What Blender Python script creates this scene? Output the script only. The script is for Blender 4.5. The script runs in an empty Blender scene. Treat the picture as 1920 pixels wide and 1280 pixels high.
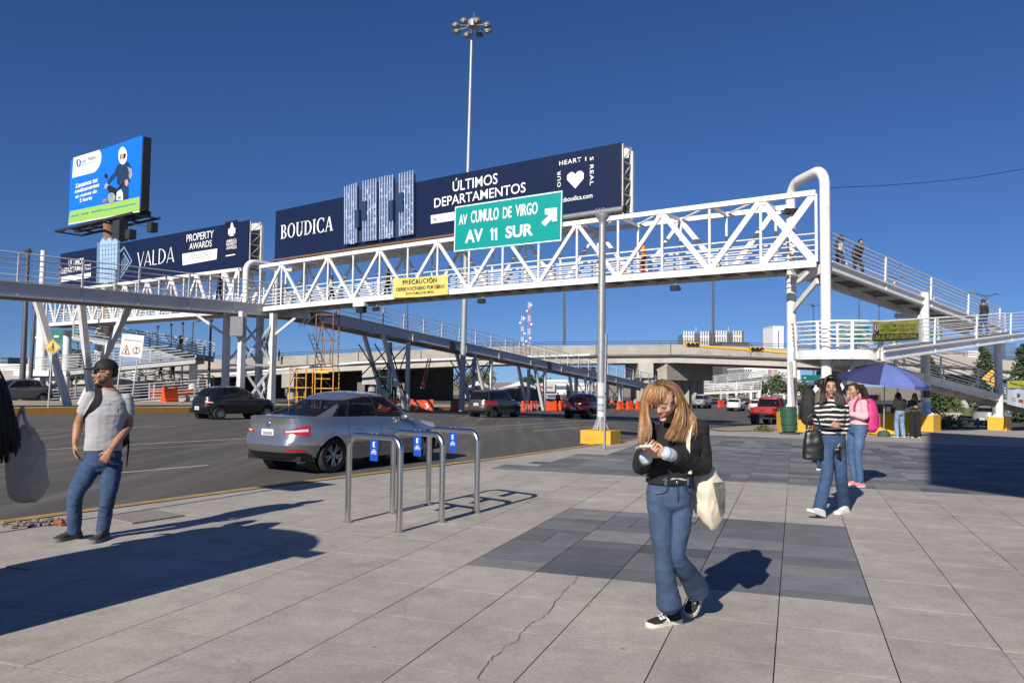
# Footbridge over an avenue, seen from the paved corner plaza: bpy 4.5, everything built in code.
import bpy, math, random
import numpy as np
from mathutils import Vector, Matrix, noise as mnoise
R = math.radians
rnd = random.Random(7)
scene = bpy.context.scene
COL = scene.collection

# ------------------------------------------------------------------ camera
FPX, CH = 1460.0, 1.55                      # focal length in photo pixels (1920 wide), eye height
PITCH, ROLL = math.atan(76 / FPX), 0.0114
_f = Vector((0, math.cos(PITCH), math.sin(PITCH)))
_u0 = Vector((0, -math.sin(PITCH), math.cos(PITCH)))
_r0 = Vector((1, 0, 0))
CR = math.cos(ROLL) * _r0 + math.sin(ROLL) * _u0
CU = -math.sin(ROLL) * _r0 + math.cos(ROLL) * _u0
CF = _f
cam_d = bpy.data.cameras.new('camera')
cam_d.sensor_width = 36
cam_d.lens = FPX / 1920 * 36
cam_d.clip_start = 0.05
cam_d.clip_end = 6000
cam = bpy.data.objects.new('camera', cam_d)
COL.objects.link(cam)
cam.matrix_world = Matrix(((CR.x, CU.x, -CF.x, 0), (CR.y, CU.y, -CF.y, 0), (CR.z, CU.z, -CF.z, CH), (0, 0, 0, 1)))
scene.camera = cam

# ------------------------------------------------------------------ sky, sun, exposure
SUN_EL, SUN_AZ = R(29.5), R(28)             # light travels towards azimuth 28 deg (right of straight ahead)
world = bpy.data.worlds.new('World')
scene.world = world
world.use_nodes = True
_nt = world.node_tree
_bg = _nt.nodes['Background']
_sky = _nt.nodes.new('ShaderNodeTexSky')
_sky.sky_type = 'NISHITA'
_sky.sun_disc = False
_sky.sun_elevation = SUN_EL
_sky.sun_rotation = SUN_AZ + math.pi         # the sun itself stands behind the camera
_sky.altitude = 1200
_sky.air_density = 1.0
_sky.dust_density = 0.05
_sky.ozone_density = 5.0
_tc = _nt.nodes.new('ShaderNodeTexCoord')                # the thin dry highland air: read the sky a little above each direction, so the horizon stays blue
_mp = _nt.nodes.new('ShaderNodeVectorMath'); _mp.operation = 'ADD'; _mp.inputs[1].default_value = (0, 0, .088)
_nt.links.new(_tc.outputs['Generated'], _mp.inputs[0])
_nm = _nt.nodes.new('ShaderNodeVectorMath'); _nm.operation = 'NORMALIZE'
_nt.links.new(_mp.outputs[0], _nm.inputs[0]); _nt.links.new(_nm.outputs[0], _sky.inputs[0])
_hs = _nt.nodes.new('ShaderNodeHueSaturation'); _hs.inputs['Saturation'].default_value = 1.16; _hs.inputs['Hue'].default_value = .512
_nt.links.new(_sky.outputs[0], _hs.inputs['Color']); _nt.links.new(_hs.outputs[0], _bg.inputs[0])
_bg.inputs[1].default_value = 0.070
sun_d = bpy.data.lights.new('sun', 'SUN')
sun_d.energy = 4.9
sun_d.angle = R(0.5)
sun_d.color = (1.0, 0.93, 0.82)
sun = bpy.data.objects.new('sun', sun_d)
COL.objects.link(sun)
SUN_DIR = Vector((math.sin(SUN_AZ) * math.cos(SUN_EL), math.cos(SUN_AZ) * math.cos(SUN_EL), -math.sin(SUN_EL)))
sun.rotation_euler = SUN_DIR.to_track_quat('-Z', 'Y').to_euler()
sun.location = (-20, -40, 40)
scene.view_settings.view_transform = 'Standard'
scene.view_settings.look = 'None'
scene.view_settings.exposure = 0.35
scene.view_settings.gamma = 1.0
scene.view_settings.use_curve_mapping = False
scene.cycles.use_denoising = True
scene.cycles.max_bounces = 8
scene.cycles.transparent_max_bounces = 16

# ------------------------------------------------------------------ measuring helpers
def ray(px, py):
  return (CF * FPX + CR * (px - 960) - CU * (py - 640)).normalized()

def at(px, py, Y):
  """world point seen at photo pixel (px, py) whose distance ahead is Y metres"""
  d = ray(px, py)
  return Vector((0, 0, CH)) + d * (Y / d.y)

_AK = [(-50, 0), (12, 0), (20, -.04), (31, -.26), (37, -.37), (44, -.58), (50, -.80), (65, -1.05), (87, -1.3), (120, -1.35), (5000, -1.35)]
AVX, AVY = math.sin(R(33)), math.cos(R(33))  # direction of the avenue
def gz(x, y):
  """height of the terrain: level at the corner, dipping along the avenue towards the overpass"""
  a = x * AVX + y * AVY
  for (a0, z0), (a1, z1) in zip(_AK, _AK[1:]):
    if a <= a1:
      t = max(0, (a - a0) / (a1 - a0))
      return z0 + (z1 - z0) * t
  return -1.35

def G(px, py, dz=0.0):
  """terrain point (raised by dz) seen at photo pixel (px, py)"""
  d = ray(px, py)
  o = Vector((0, 0, CH))
  t, step = 1.0, 0.25
  while t < 900:
    p = o + d * t
    if p.z <= gz(p.x, p.y) + dz:
      lo, hi = t - step, t
      for _ in range(30):
        m = (lo + hi) / 2
        p = o + d * m
        if p.z <= gz(p.x, p.y) + dz: hi = m
        else: lo = m
      return o + d * hi
    t += step
  return o + d * t

def proj(p):
  v = Vector(p) - Vector((0, 0, CH))
  z = v.dot(CF)
  return (960 + v.dot(CR) / z * FPX, 640 - v.dot(CU) / z * FPX)

# ------------------------------------------------------------------ materials
MAT = {}
def M(name, col, rough=.6, metal=0., var=.12, scale=4., bump=0., bscale=60., rand=0., spec=.5, coat=0., emit=0., stretch=None, dirt=None, dirt_scale=1.2, dirt_amt=.5, attr=None):
  """procedural surface: base colour with two octaves of noise, optional dirt stains, fine bump, per-object shift"""
  if name in MAT: return MAT[name]
  m = bpy.data.materials.new(name)
  m.use_nodes = True
  nt = m.node_tree; N = nt.nodes; L = nt.links
  b = N['Principled BSDF']
  b.inputs['Roughness'].default_value = rough
  b.inputs['Metallic'].default_value = metal
  b.inputs['Specular IOR Level'].default_value = spec
  b.inputs['Coat Weight'].default_value = coat
  b.inputs['Coat Roughness'].default_value = .06
  geo = N.new('ShaderNodeNewGeometry')
  vec = geo.outputs['Position']
  if stretch:
    mp = N.new('ShaderNodeMapping'); mp.inputs['Scale'].default_value = stretch[:3]
    if len(stretch) > 3: mp.inputs['Rotation'].default_value = (0, 0, stretch[3])
    L.new(vec, mp.inputs['Vector']); vec = mp.outputs['Vector']
  nz = N.new('ShaderNodeTexNoise'); nz.inputs['Scale'].default_value = scale; nz.inputs['Detail'].default_value = 6; nz.inputs['Roughness'].default_value = .62
  L.new(vec, nz.inputs['Vector'])
  mr = N.new('ShaderNodeMapRange'); mr.inputs['From Min'].default_value = .28; mr.inputs['From Max'].default_value = .72
  mr.inputs['To Min'].default_value = 1 - var; mr.inputs['To Max'].default_value = 1 + var
  L.new(nz.outputs['Fac'], mr.inputs['Value'])
  val = mr.outputs['Result']
  if rand:
    oi = N.new('ShaderNodeObjectInfo')
    m2 = N.new('ShaderNodeMapRange'); m2.inputs['To Min'].default_value = 1 - rand; m2.inputs['To Max'].default_value = 1 + rand
    L.new(oi.outputs['Random'], m2.inputs['Value'])
    mu = N.new('ShaderNodeMath'); mu.operation = 'MULTIPLY'
    L.new(val, mu.inputs[0]); L.new(m2.outputs['Result'], mu.inputs[1]); val = mu.outputs[0]
  sc = N.new('ShaderNodeVectorMath'); sc.operation = 'SCALE'
  sc.inputs[0].default_value = col[:3]
  if attr:
    at_ = N.new('ShaderNodeAttribute'); at_.attribute_name = attr
    L.new(at_.outputs['Color'], sc.inputs[0])
  L.new(val, sc.inputs['Scale'])
  out = sc.outputs[0]
  if dirt:
    n2 = N.new('ShaderNodeTexNoise'); n2.inputs['Scale'].default_value = dirt_scale; n2.inputs['Detail'].default_value = 8; n2.inputs['Roughness'].default_value = .7
    L.new(vec, n2.inputs['Vector'])
    cr = N.new('ShaderNodeMapRange'); cr.inputs['From Min'].default_value = .52; cr.inputs['From Max'].default_value = .7
    cr.inputs['To Max'].default_value = dirt_amt
    L.new(n2.outputs['Fac'], cr.inputs['Value'])
    mx = N.new('ShaderNodeMix'); mx.data_type = 'RGBA'
    L.new(cr.outputs['Result'], mx.inputs['Factor']); L.new(out, mx.inputs['A']); mx.inputs['B'].default_value = (*dirt[:3], 1)
    out = mx.outputs['Result']
  L.new(out, b.inputs['Base Color'])
  if bump:
    n3 = N.new('ShaderNodeTexNoise'); n3.inputs['Scale'].default_value = bscale; n3.inputs['Detail'].default_value = 5
    L.new(vec, n3.inputs['Vector'])
    bp = N.new('ShaderNodeBump'); bp.inputs['Strength'].default_value = bump; bp.inputs['Distance'].default_value = .01
    L.new(n3.outputs['Fac'], bp.inputs['Height']); L.new(bp.outputs['Normal'], b.inputs['Normal'])
  if emit:
    b.inputs['Emission Color'].default_value = (*col[:3], 1); b.inputs['Emission Strength'].default_value = emit
  MAT[name] = m
  return m

def glass_mat(name, tint=(.25, .28, .3), opacity=.45, rough=.02):
  if name in MAT: return MAT[name]
  m = bpy.data.materials.new(name); m.use_nodes = True
  nt = m.node_tree; N = nt.nodes; L = nt.links
  b = N['Principled BSDF']
  b.inputs['Base Color'].default_value = (.012, .014, .016, 1); b.inputs['Roughness'].default_value = rough
  b.inputs['Specular IOR Level'].default_value = .7
  tr = N.new('ShaderNodeBsdfTransparent'); tr.inputs['Color'].default_value = (*tint, 1)
  mx = N.new('ShaderNodeMixShader'); mx.inputs['Fac'].default_value = opacity
  L.new(tr.outputs[0], mx.inputs[1]); L.new(b.outputs[0], mx.inputs[2])
  L.new(mx.outputs[0], N['Material Output'].inputs['Surface'])
  MAT[name] = m
  return m

# ------------------------------------------------------------------ mesh builder
def frame(d, up=(0, 0, 1)):
  d = Vector(d).normalized(); up = Vector(up)
  s = d.cross(up)
  if s.length < 1e-4: s = d.cross(Vector((0, 1, 0)))
  s.normalize()
  return d, s, s.cross(d).normalized()

class MB:
  def __init__(self): self.v = []; self.f = []
  def add(self, vs, fs):
    n = len(self.v)
    self.v += [Vector(p) for p in vs]
    self.f += [tuple(i + n for i in f) for f in fs]
    return self
  def box(self, c, s, ax=None):
    c = Vector(c); h = Vector(s) / 2
    ax = ax or (Vector((1, 0, 0)), Vector((0, 1, 0)), Vector((0, 0, 1)))
    vs = [c + ax[0] * (h.x * i) + ax[1] * (h.y * j) + ax[2] * (h.z * k) for i in (-1, 1) for j in (-1, 1) for k in (-1, 1)]
    return self.add(vs, [(0, 1, 3, 2), (4, 6, 7, 5), (0, 4, 5, 1), (2, 3, 7, 6), (0, 2, 6, 4), (1, 5, 7, 3)])
  def bar(self, a, b, w, h=None, up=(0, 0, 1)):
    """square bar from a to b: w across, h along 'up'"""
    a, b = Vector(a), Vector(b); h = h or w
    d, s, u = frame(b - a, up)
    return self.box((a + b) / 2, ((b - a).length, w, h), (d, s, u))
  def tube(self, pts, r, n=8, caps=True, up=(0, 0, 1), flat=1.0):
    pts = [Vector(p) for p in pts]
    rr = r if isinstance(r, (list, tuple)) else [r] * len(pts)
    d0 = (pts[1] - pts[0]).normalized()
    _, s, u = frame(d0, up)
    vs = []; fs = []
    for i, p in enumerate(pts):
      if i == 0: d = d0
      elif i == len(pts) - 1: d = (pts[i] - pts[i - 1]).normalized()
      else: d = ((pts[i + 1] - pts[i]).normalized() + (pts[i] - pts[i - 1]).normalized()).normalized()
      s = (s - d * s.dot(d))
      if s.length < 1e-6: s = frame(d, up)[1]
      s.normalize(); u = s.cross(d)
      for k in range(n):
        an = 2 * math.pi * k / n
        vs.append(p + s * (math.cos(an) * rr[i]) + u * (math.sin(an) * rr[i] * flat))
    for i in range(len(pts) - 1):
      for k in range(n):
        fs.append((i * n + k, i * n + (k + 1) % n, (i + 1) * n + (k + 1) % n, (i + 1) * n + k))
    if caps:
      fs.append(tuple(range(n))[::-1]); fs.append(tuple((len(pts) - 1) * n + k for k in range(n)))
    return self.add(vs, fs)
  def prism(self, poly, ax0, ax1, org, nrm, depth):
    """extrude a 2-D polygon (in axes ax0/ax1 at org) by depth along nrm, centred"""
    org, ax0, ax1, nrm = Vector(org), Vector(ax0), Vector(ax1), Vector(nrm)
    n = len(poly)
    a = [org + ax0 * x + ax1 * y + nrm * (depth / 2) for x, y in poly]
    b = [org + ax0 * x + ax1 * y - nrm * (depth / 2) for x, y in poly]
    fs = [tuple(range(n)), tuple(range(2 * n - 1, n - 1, -1))]
    fs += [(i, i + n, (i + 1) % n + n, (i + 1) % n) for i in range(n)]
    return self.add(a + b, fs)
  def loft(self, rings, closed=True, caps=True):
    n = len(rings[0]); vs = [p for r in rings for p in r]; fs = []
    m = n if closed else n - 1
    for i in range(len(rings) - 1):
      for k in range(m):
        fs.append((i * n + k, i * n + (k + 1) % n, (i + 1) * n + (k + 1) % n, (i + 1) * n + k))
    if caps and closed:
      fs.append(tuple(range(n))[::-1]); fs.append(tuple((len(rings) - 1) * n + k for k in range(n)))
    return self.add(vs, fs)
  def grid(self, rows):
    return self.loft(rows, closed=False, caps=False)
  def ball(self, c, r, n=12, m=8, ax=None):
    c = Vector(c); r = Vector(r) if not isinstance(r, (int, float)) else Vector((r, r, r))
    ax = ax or (Vector((1, 0, 0)), Vector((0, 1, 0)), Vector((0, 0, 1)))
    rings = []
    for i in range(m + 1):
      t = math.pi * (.02 + .96 * i / m) - math.pi / 2
      rings.append([c + ax[0] * (r.x * math.cos(t) * math.cos(2 * math.pi * k / n)) + ax[1] * (r.y * math.cos(t) * math.sin(2 * math.pi * k / n)) + ax[2] * (r.z * math.sin(t)) for k in range(n)])
    return self.loft(rings)
  def lathe(self, c, prof, n=16, ax=None, caps=True):
    c = Vector(c); ax = ax or (Vector((1, 0, 0)), Vector((0, 1, 0)), Vector((0, 0, 1)))
    return self.loft([[c + ax[2] * z + (ax[0] * math.cos(2 * math.pi * k / n) + ax[1] * math.sin(2 * math.pi * k / n)) * r for k in range(n)] for r, z in prof], caps=caps)
  def mesh(self, name, smooth=None, off=None, inv=None):
    me = bpy.data.meshes.new(name)
    vs = self.v
    if inv is not None: vs = [inv @ p for p in vs]
    me.from_pydata([tuple(p) for p in vs], [], self.f)
    import bmesh
    bm = bmesh.new(); bm.from_mesh(me)
    bmesh.ops.recalc_face_normals(bm, faces=bm.faces)
    bm.to_mesh(me); bm.free()
    if smooth is not None: shade(me, smooth)
    return me
  def build(self, name, mat, parent=None, smooth=None, keep=False):
    """link as one mesh object; vertices are world coordinates unless keep"""
    inv = None
    if parent is not None and not keep: inv = WM[parent.name].inverted()
    me = self.mesh(name, smooth, inv=inv)
    return link(name, me, mat, parent)

WM = {}
def shade(me, ang=40):
  me.polygons.foreach_set('use_smooth', [True] * len(me.polygons))
  if ang < 180:
    try: me.set_sharp_from_angle(angle=R(ang))
    except Exception: pass

def link(name, me, mat=None, parent=None):
  o = bpy.data.objects.new(name, me)
  if mat is not None and me is not None and not me.materials: me.materials.append(mat)
  COL.objects.link(o)
  WM[o.name] = Matrix.Identity(4)
  if parent is not None:
    o.parent = parent
    WM[o.name] = WM[parent.name].copy()
  return o

def thing(name, label, cat, loc=(0, 0, 0), rz=0., group=None, kind=None):
  o = bpy.data.objects.new(name, None)
  o.empty_display_size = .2
  COL.objects.link(o)
  o.location = loc; o.rotation_euler = (0, 0, rz)
  WM[o.name] = Matrix.Translation(Vector(loc)) @ Matrix.Rotation(rz, 4, 'Z')
  tag(o, label, cat, group, kind)
  return o

def tag(o, label=None, cat=None, group=None, kind=None):
  if label: o['label'] = label
  if cat: o['category'] = cat
  if group: o['group'] = group
  if kind: o['kind'] = kind
  return o

def dup(root, loc, rz=None, label=None, group=None):
  def cp(o, par):
    c = o.copy(); COL.objects.link(c); c.parent = par
    for ch in kids.get(o.name, []): cp(ch, c)
    return c
  kids = {}
  for o in COL.objects:
    if o.parent: kids.setdefault(o.parent.name, []).append(o)
  c = cp(root, None)
  c.location = loc
  if rz is not None: c.rotation_euler = (0, 0, rz)
  if label: c['label'] = label
  if group: c['group'] = group
  return c

def text_mesh(s, bold=0.0, spacing=1.0):
  cu = bpy.data.curves.new('t', 'FONT'); cu.body = s; cu.size = 1; cu.offset = bold; cu.space_character = spacing
  cu.resolution_u = 3
  o = bpy.data.objects.new('t', cu)
  me = bpy.data.meshes.new_from_object(o)
  bpy.data.objects.remove(o); bpy.data.curves.remove(cu)
  return me

def lettering(parent, s, org, ax, ay, w, h, mat, bold=.01, spacing=1.0, name='lettering', lift=.006):
  """flat printed text: fills the box w x h whose lower left corner is org (world), along ax / ay"""
  me = text_mesh(s, bold, spacing)
  co = [v.co.copy() for v in me.vertices]
  x0 = min(c.x for c in co); x1 = max(c.x for c in co); y0 = min(c.y for c in co); y1 = max(c.y for c in co)
  ax, ay, org = Vector(ax), Vector(ay), Vector(org)
  nrm = ax.cross(ay).normalized()
  inv = WM[parent.name].inverted()
  for v, c in zip(me.vertices, co):
    v.co = inv @ (org + ax * ((c.x - x0) / (x1 - x0) * w) + ay * ((c.y - y0) / (y1 - y0) * h) + nrm * lift)
  me.materials.clear()
  return link(name, me, mat, parent)

def flat(parent, name, polys, org, ax, ay, mat, lift=.004):
  """flat printed shapes: list of 2-D polygons on the plane org + ax, ay"""
  ax, ay, org = Vector(ax), Vector(ay), Vector(org)
  nrm = ax.cross(ay).normalized()
  b = MB()
  for p in polys:
    b.add([org + ax * x + ay * y + nrm * lift for x, y in p], [tuple(range(len(p)))])
  inv = WM[parent.name].inverted()
  me = bpy.data.meshes.new(name)
  me.from_pydata([tuple(inv @ p) for p in b.v], [], b.f)
  return link(name, me, mat, parent)

def ell(cx, cy, rx, ry, n=20, a0=0., a1=360.):
  full = abs(a1 - a0) >= 360
  m = n if full else n + 1
  return [(cx + rx * math.cos(R(a0 + (a1 - a0) * i / n)), cy + ry * math.sin(R(a0 + (a1 - a0) * i / n))) for i in range(m)]

def smooth_line(pts, k=6):
  out = []
  for i in range(len(pts) - 1):
    p0, p1, p2, p3 = pts[max(i - 1, 0)], pts[i], pts[i + 1], pts[min(i + 2, len(pts) - 1)]
    for j in range(k):
      t = j / k
      out.append(.5 * ((2 * p1) + (p2 - p0) * t + (2 * p0 - 5 * p1 + 4 * p2 - p3) * t * t + (3 * p1 - p0 - 3 * p2 + p3) * t ** 3))
  return out + [pts[-1]]

# ------------------------------------------------------------------ palette
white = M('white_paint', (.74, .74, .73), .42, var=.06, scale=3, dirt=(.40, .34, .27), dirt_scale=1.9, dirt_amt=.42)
white_shade = M('white_paint_shaded', (.56, .57, .58), .5, var=.1, scale=2.2, dirt=(.3, .24, .18), dirt_scale=1.1, dirt_amt=.45)  # darker copy of the white paint, with shade put into its colour
galv = M('galvanised_steel', (.36, .37, .38), .45, .55, var=.15, scale=9)
steel = M('brushed_stainless', (.62, .61, .59), .24, 1.0, var=.06, scale=40, bump=.05, bscale=300)
darksteel = M('dark_steel', (.035, .035, .04), .6, .2)
rust = M('rusty_steel', (.16, .085, .05), .8, .1, var=.4, scale=14)
black = M('black_plastic', (.012, .012, .013), .5)
rubber = M('tyre_rubber', (.018, .018, .019), .85, var=.2, scale=30)
concrete = M('structure_concrete', (.36, .335, .295), .85, var=.14, scale=.5, bump=.25, bscale=9, dirt=(.17, .15, .13), dirt_scale=.35, dirt_amt=.55)
yellow = M('yellow_paint', (.62, .36, .03), .65, var=.12, scale=6, dirt=(.25, .2, .12), dirt_scale=3, dirt_amt=.5)
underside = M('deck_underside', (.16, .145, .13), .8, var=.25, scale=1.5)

# ------------------------------------------------------------------ ground, road, plaza
from mathutils.geometry import delaunay_2d_cdt
def inside(p, poly):
  x, y = p; c = False; n = len(poly)
  for i in range(n):
    x0, y0 = poly[i]; x1, y1 = poly[(i + 1) % n]
    if (y0 > y) != (y1 > y) and x < (x1 - x0) * (y - y0) / (y1 - y0) + x0: c = not c
  return c

def sheet(name, poly, step, zf, mat, kind='structure', parent=None):
  poly = [(p[0], p[1]) for p in poly]
  xs = [p[0] for p in poly]; ys = [p[1] for p in poly]
  vs = [Vector(p) for p in poly]; n = len(vs)
  es = [(i, (i + 1) % n) for i in range(n)]
  x = math.floor(min(xs) / step) * step
  while x < max(xs):
    y = math.floor(min(ys) / step) * step
    while y < max(ys):
      if inside((x, y), poly): vs.append(Vector((x + .013, y + .017)))
      y += step
    x += step
  r = delaunay_2d_cdt(vs, es, [], 0, 1e-5)
  V, F = r[0], [f for f in r[2] if inside((sum((r[0][i] for i in f), Vector((0, 0))) / 3)[:2], poly)]
  me = bpy.data.meshes.new(name)
  me.from_pydata([(p.x, p.y, zf(p.x, p.y)) for p in V], [], F)
  import bmesh
  bm = bmesh.new(); bm.from_mesh(me)
  for f in bm.faces:
    if f.normal.z < 0: f.normal_flip()
  bm.to_mesh(me); bm.free()
  shade(me, 180)
  o = link(name, me, mat, parent)
  if parent is None: tag(o, kind=kind)
  return o

asphalt = M('asphalt', (.082, .075, .068), .86, var=.32, scale=1.0, stretch=(1.6, .10, 1, R(40)), bump=.35, bscale=90, dirt=(.155, .14, .122), dirt_scale=1.0, dirt_amt=.75)
earth = M('dusty_earth', (.30, .25, .18), .95, var=.25, scale=.6, bump=.4, bscale=6, dirt=(.16, .15, .08), dirt_scale=.3, dirt_amt=.6)

def concrete_slab_mat(name, col, rand, tint):
  """weathered pavement: mottled, sandy grain, darker damp stains and fine hairline cracks"""
  m = bpy.data.materials.new(name); m.use_nodes = True
  nt = m.node_tree; N = nt.nodes; L = nt.links; b = N['Principled BSDF']
  b.inputs['Roughness'].default_value = .84
  geo = N.new('ShaderNodeNewGeometry'); pos = geo.outputs['Position']
  def nz(s, d=6, r=.6):
    n = N.new('ShaderNodeTexNoise'); n.inputs['Scale'].default_value = s; n.inputs['Detail'].default_value = d; n.inputs['Roughness'].default_value = r
    L.new(pos, n.inputs['Vector']); return n.outputs['Fac']
  def rng(v, a, bb, c, d):
    n = N.new('ShaderNodeMapRange'); n.inputs[1].default_value = a; n.inputs[2].default_value = bb; n.inputs[3].default_value = c; n.inputs[4].default_value = d
    L.new(v, n.inputs[0]); return n.outputs[0]
  def mul(a, c):
    n = N.new('ShaderNodeMath'); n.operation = 'MULTIPLY'; L.new(a, n.inputs[0]); L.new(c, n.inputs[1]); return n.outputs[0]
  v = rng(nz(.55, 6, .7), .3, .7, .80, 1.15)
  v = mul(v, rng(nz(3.5, 8, .75), .3, .7, .80, 1.16))
  v = mul(v, rng(nz(38, 4, .85), .25, .75, .72, 1.26))
  v = mul(v, rng(nz(150, 2, .8), .25, .75, .8, 1.18))
  oi = N.new('ShaderNodeObjectInfo')
  v = mul(v, rng(oi.outputs['Random'], 0, 1, 1 - rand, 1 + rand))
  # spots
  vo = N.new('ShaderNodeTexVoronoi'); vo.inputs['Scale'].default_value = 2.0; L.new(pos, vo.inputs['Vector'])
  v = mul(v, rng(vo.outputs['Distance'], .022, .042, .55, 1.0))
  # hairline cracks
  wv = N.new('ShaderNodeTexVoronoi'); wv.feature = 'DISTANCE_TO_EDGE'; wv.inputs['Scale'].default_value = .33
  wp = N.new('ShaderNodeTexNoise'); wp.inputs['Scale'].default_value = 2.2; wp.inputs['Detail'].default_value = 6; L.new(pos, wp.inputs['Vector'])
  ad = N.new('ShaderNodeVectorMath'); ad.operation = 'MULTIPLY_ADD'; L.new(wp.outputs['Color'], ad.inputs[0]); ad.inputs[1].default_value = (.9, .9, 0); L.new(pos, ad.inputs[2])
  L.new(ad.outputs[0], wv.inputs['Vector'])
  ck = rng(wv.outputs['Distance'], .0008, .003, .86, 1.0)
  v = mul(v, ck)
  sc = N.new('ShaderNodeVectorMath'); sc.operation = 'SCALE'; sc.inputs[0].default_value = col; L.new(v, sc.inputs['Scale'])
  mx = N.new('ShaderNodeMix'); mx.data_type = 'RGBA'
  L.new(rng(nz(.9, 7, .7), .5, .72, 0, .5), mx.inputs['Factor']); L.new(sc.outputs[0], mx.inputs['A']); mx.inputs['B'].default_value = (*tint, 1)
  L.new(mx.outputs['Result'], b.inputs['Base Color'])
  bp = N.new('ShaderNodeBump'); bp.inputs['Strength'].default_value = .35; bp.inputs['Distance'].default_value = .006
  L.new(nz(70, 6, .7), bp.inputs['Height']); L.new(bp.outputs[0], b.inputs['Normal'])
  MAT[name] = m
  return m
grout_mat = M('joint_filling', (.15, .136, .118), .95, var=.5, scale=2.5, dirt=(.22, .2, .17), dirt_scale=1.5, dirt_amt=.9)
slab_mat = concrete_slab_mat('pavement_concrete', (.385, .350, .310), .07, (.30, .270, .238))
slate_mat = concrete_slab_mat('pavement_slate', (.158, .158, .170), .20, (.14, .14, .15))
slate_blue = concrete_slab_mat('pavement_slate_blue', (.124, .128, .145), .18, (.115, .117, .13))
slate_dark = concrete_slab_mat('pavement_slate_dark', (.085, .092, .108), .15, (.06, .06, .07))
slate_pale = concrete_slab_mat('pavement_slate_pale', (.215, .205, .205), .12, (.18, .17, .17))

# terrain to the horizon
me = bpy.data.meshes.new('ground')
xs = [-3000, -800, -300] + list(range(-160, 161, 8)) + [300, 800, 3000]
ys = [-600, -100, -20] + list(range(0, 201, 8)) + [300, 600, 1500, 4000]
me.from_pydata([(x, y, gz(x, y) - .24) for y in ys for x in xs], [], [(j * len(xs) + i, j * len(xs) + i + 1, (j + 1) * len(xs) + i + 1, (j + 1) * len(xs) + i) for j in range(len(ys) - 1) for i in range(len(xs) - 1)])
shade(me, 180)
tag(link('ground', me, earth), kind='structure')

AV = Vector((AVX, AVY, 0)); AVL = Vector((-AVY, AVX, 0))     # along the avenue, and to its left
curb_px = [(0, 980), (520, 910), (929, 860), (1089, 838), (1196, 823), (1331, 804), (1416, 798), (1462, 796.5)]
curb = [G(*p) for p in curb_px]
curb = [curb[0] - AV * 16, curb[0] - AV * 8] + curb
e = curb[-1]
curb += [e + Vector((3.0, 1.2, 0)), e + Vector((8, 2.2, 0)), e + Vector((20, 5, 0)), e + Vector((45, 14, 0))]
curb = [Vector((p.x, p.y)) for p in curb]
plaza_poly = [tuple(p) for p in curb] + [(70, 20), (60, -25), (-25, -25)]
# road: everything left of and beyond the kerb
road_poly = [tuple(p) for p in curb][::-1] + [(-60, -25), (-120, 30), (-120, 170), (150, 170), (150, 55)]
def rz_(x, y): return gz(x, y) - .15
sheet('road', road_poly, 4, rz_, asphalt)
plaza = sheet('plaza_pavement', plaza_poly, 2, lambda x, y: gz(x, y) - .008, slab_mat)

def strip(name, line, w0, w1, dz0, dz1, mat, face=None, kind='structure', wear=None):
  """ribbon beside a ground polyline (offsets w to its left), following the terrain; face: extra drop at the left edge"""
  rows = []
  for i, p in enumerate(line):
    d = (line[min(i + 1, len(line) - 1)] - line[max(i - 1, 0)]).normalized()
    l = Vector((-d.y, d.x))
    a = p + l * w0; b = p + l * w1
    za, zb = gz(a.x, a.y) + dz0, gz(b.x, b.y) + dz1
    row = [Vector((a.x, a.y, za)), Vector((b.x, b.y, zb))]
    if face: row.append(Vector((b.x, b.y, zb - face)))
    rows.append(row)
  o = MB().grid(rows).build(name, mat, None, 50)
  if kind: tag(o, kind=kind)
  return o
def dens(line, step=1.0):
  out = []
  for a, b in zip(line, line[1:]):
    n = max(1, int((b - a).length / step))
    out += [a.lerp(b, i / n) for i in range(n)]
  return out + [line[-1]]
kerb_yellow = M('worn_yellow_kerb', (.38, .24, .07), .8, var=.25, scale=5, dirt=(.27, .23, .19), dirt_scale=2.2, dirt_amt=.85)
kc = dens(curb, 1.0)
strip('kerb', kc, -.02, .16, .003, .003, kerb_yellow, face=.155)

# painted lines
paint_w = M('worn_white_line', (.42, .41, .38), .8, var=.3, scale=8, dirt=(.08, .075, .07), dirt_scale=2.5, dirt_amt=.9)
paint_y = M('worn_yellow_line', (.36, .23, .06), .8, var=.3, scale=8, dirt=(.08, .075, .07), dirt_scale=2.0, dirt_amt=.9)
def rl(pxs): 
  q = [G(x, y, -.15) for x, y in pxs]
  return dens([Vector((p.x, p.y)) for p in q], 2.0)
strip('lane_marking', rl([(-60, 851), (243, 833.5), (440, 823), (820, 806), (1093, 789), (1190, 783)]), -.06, .06, -.146, -.146, paint_w)
strip('lane_marking', rl([(-60, 862), (243, 842.5), (440, 831), (820, 812.5), (1093, 794)]), -.05, .05, -.146, -.146, paint_y)
strip('lane_marking', rl([(226, 886), (390, 872)]), -.06, .06, -.146, -.146, paint_w)
strip('lane_marking', rl([(1000, 808), (1120, 799)]), -.06, .06, -.146, -.146, paint_w)
strip('lane_marking', rl([(640, 843), (800, 829)]), -.06, .06, -.146, -.146, paint_w)
strip('lane_marking', rl([(60, 808), (330, 799)]), -.06, .06, -.146, -.146, paint_w)

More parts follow.
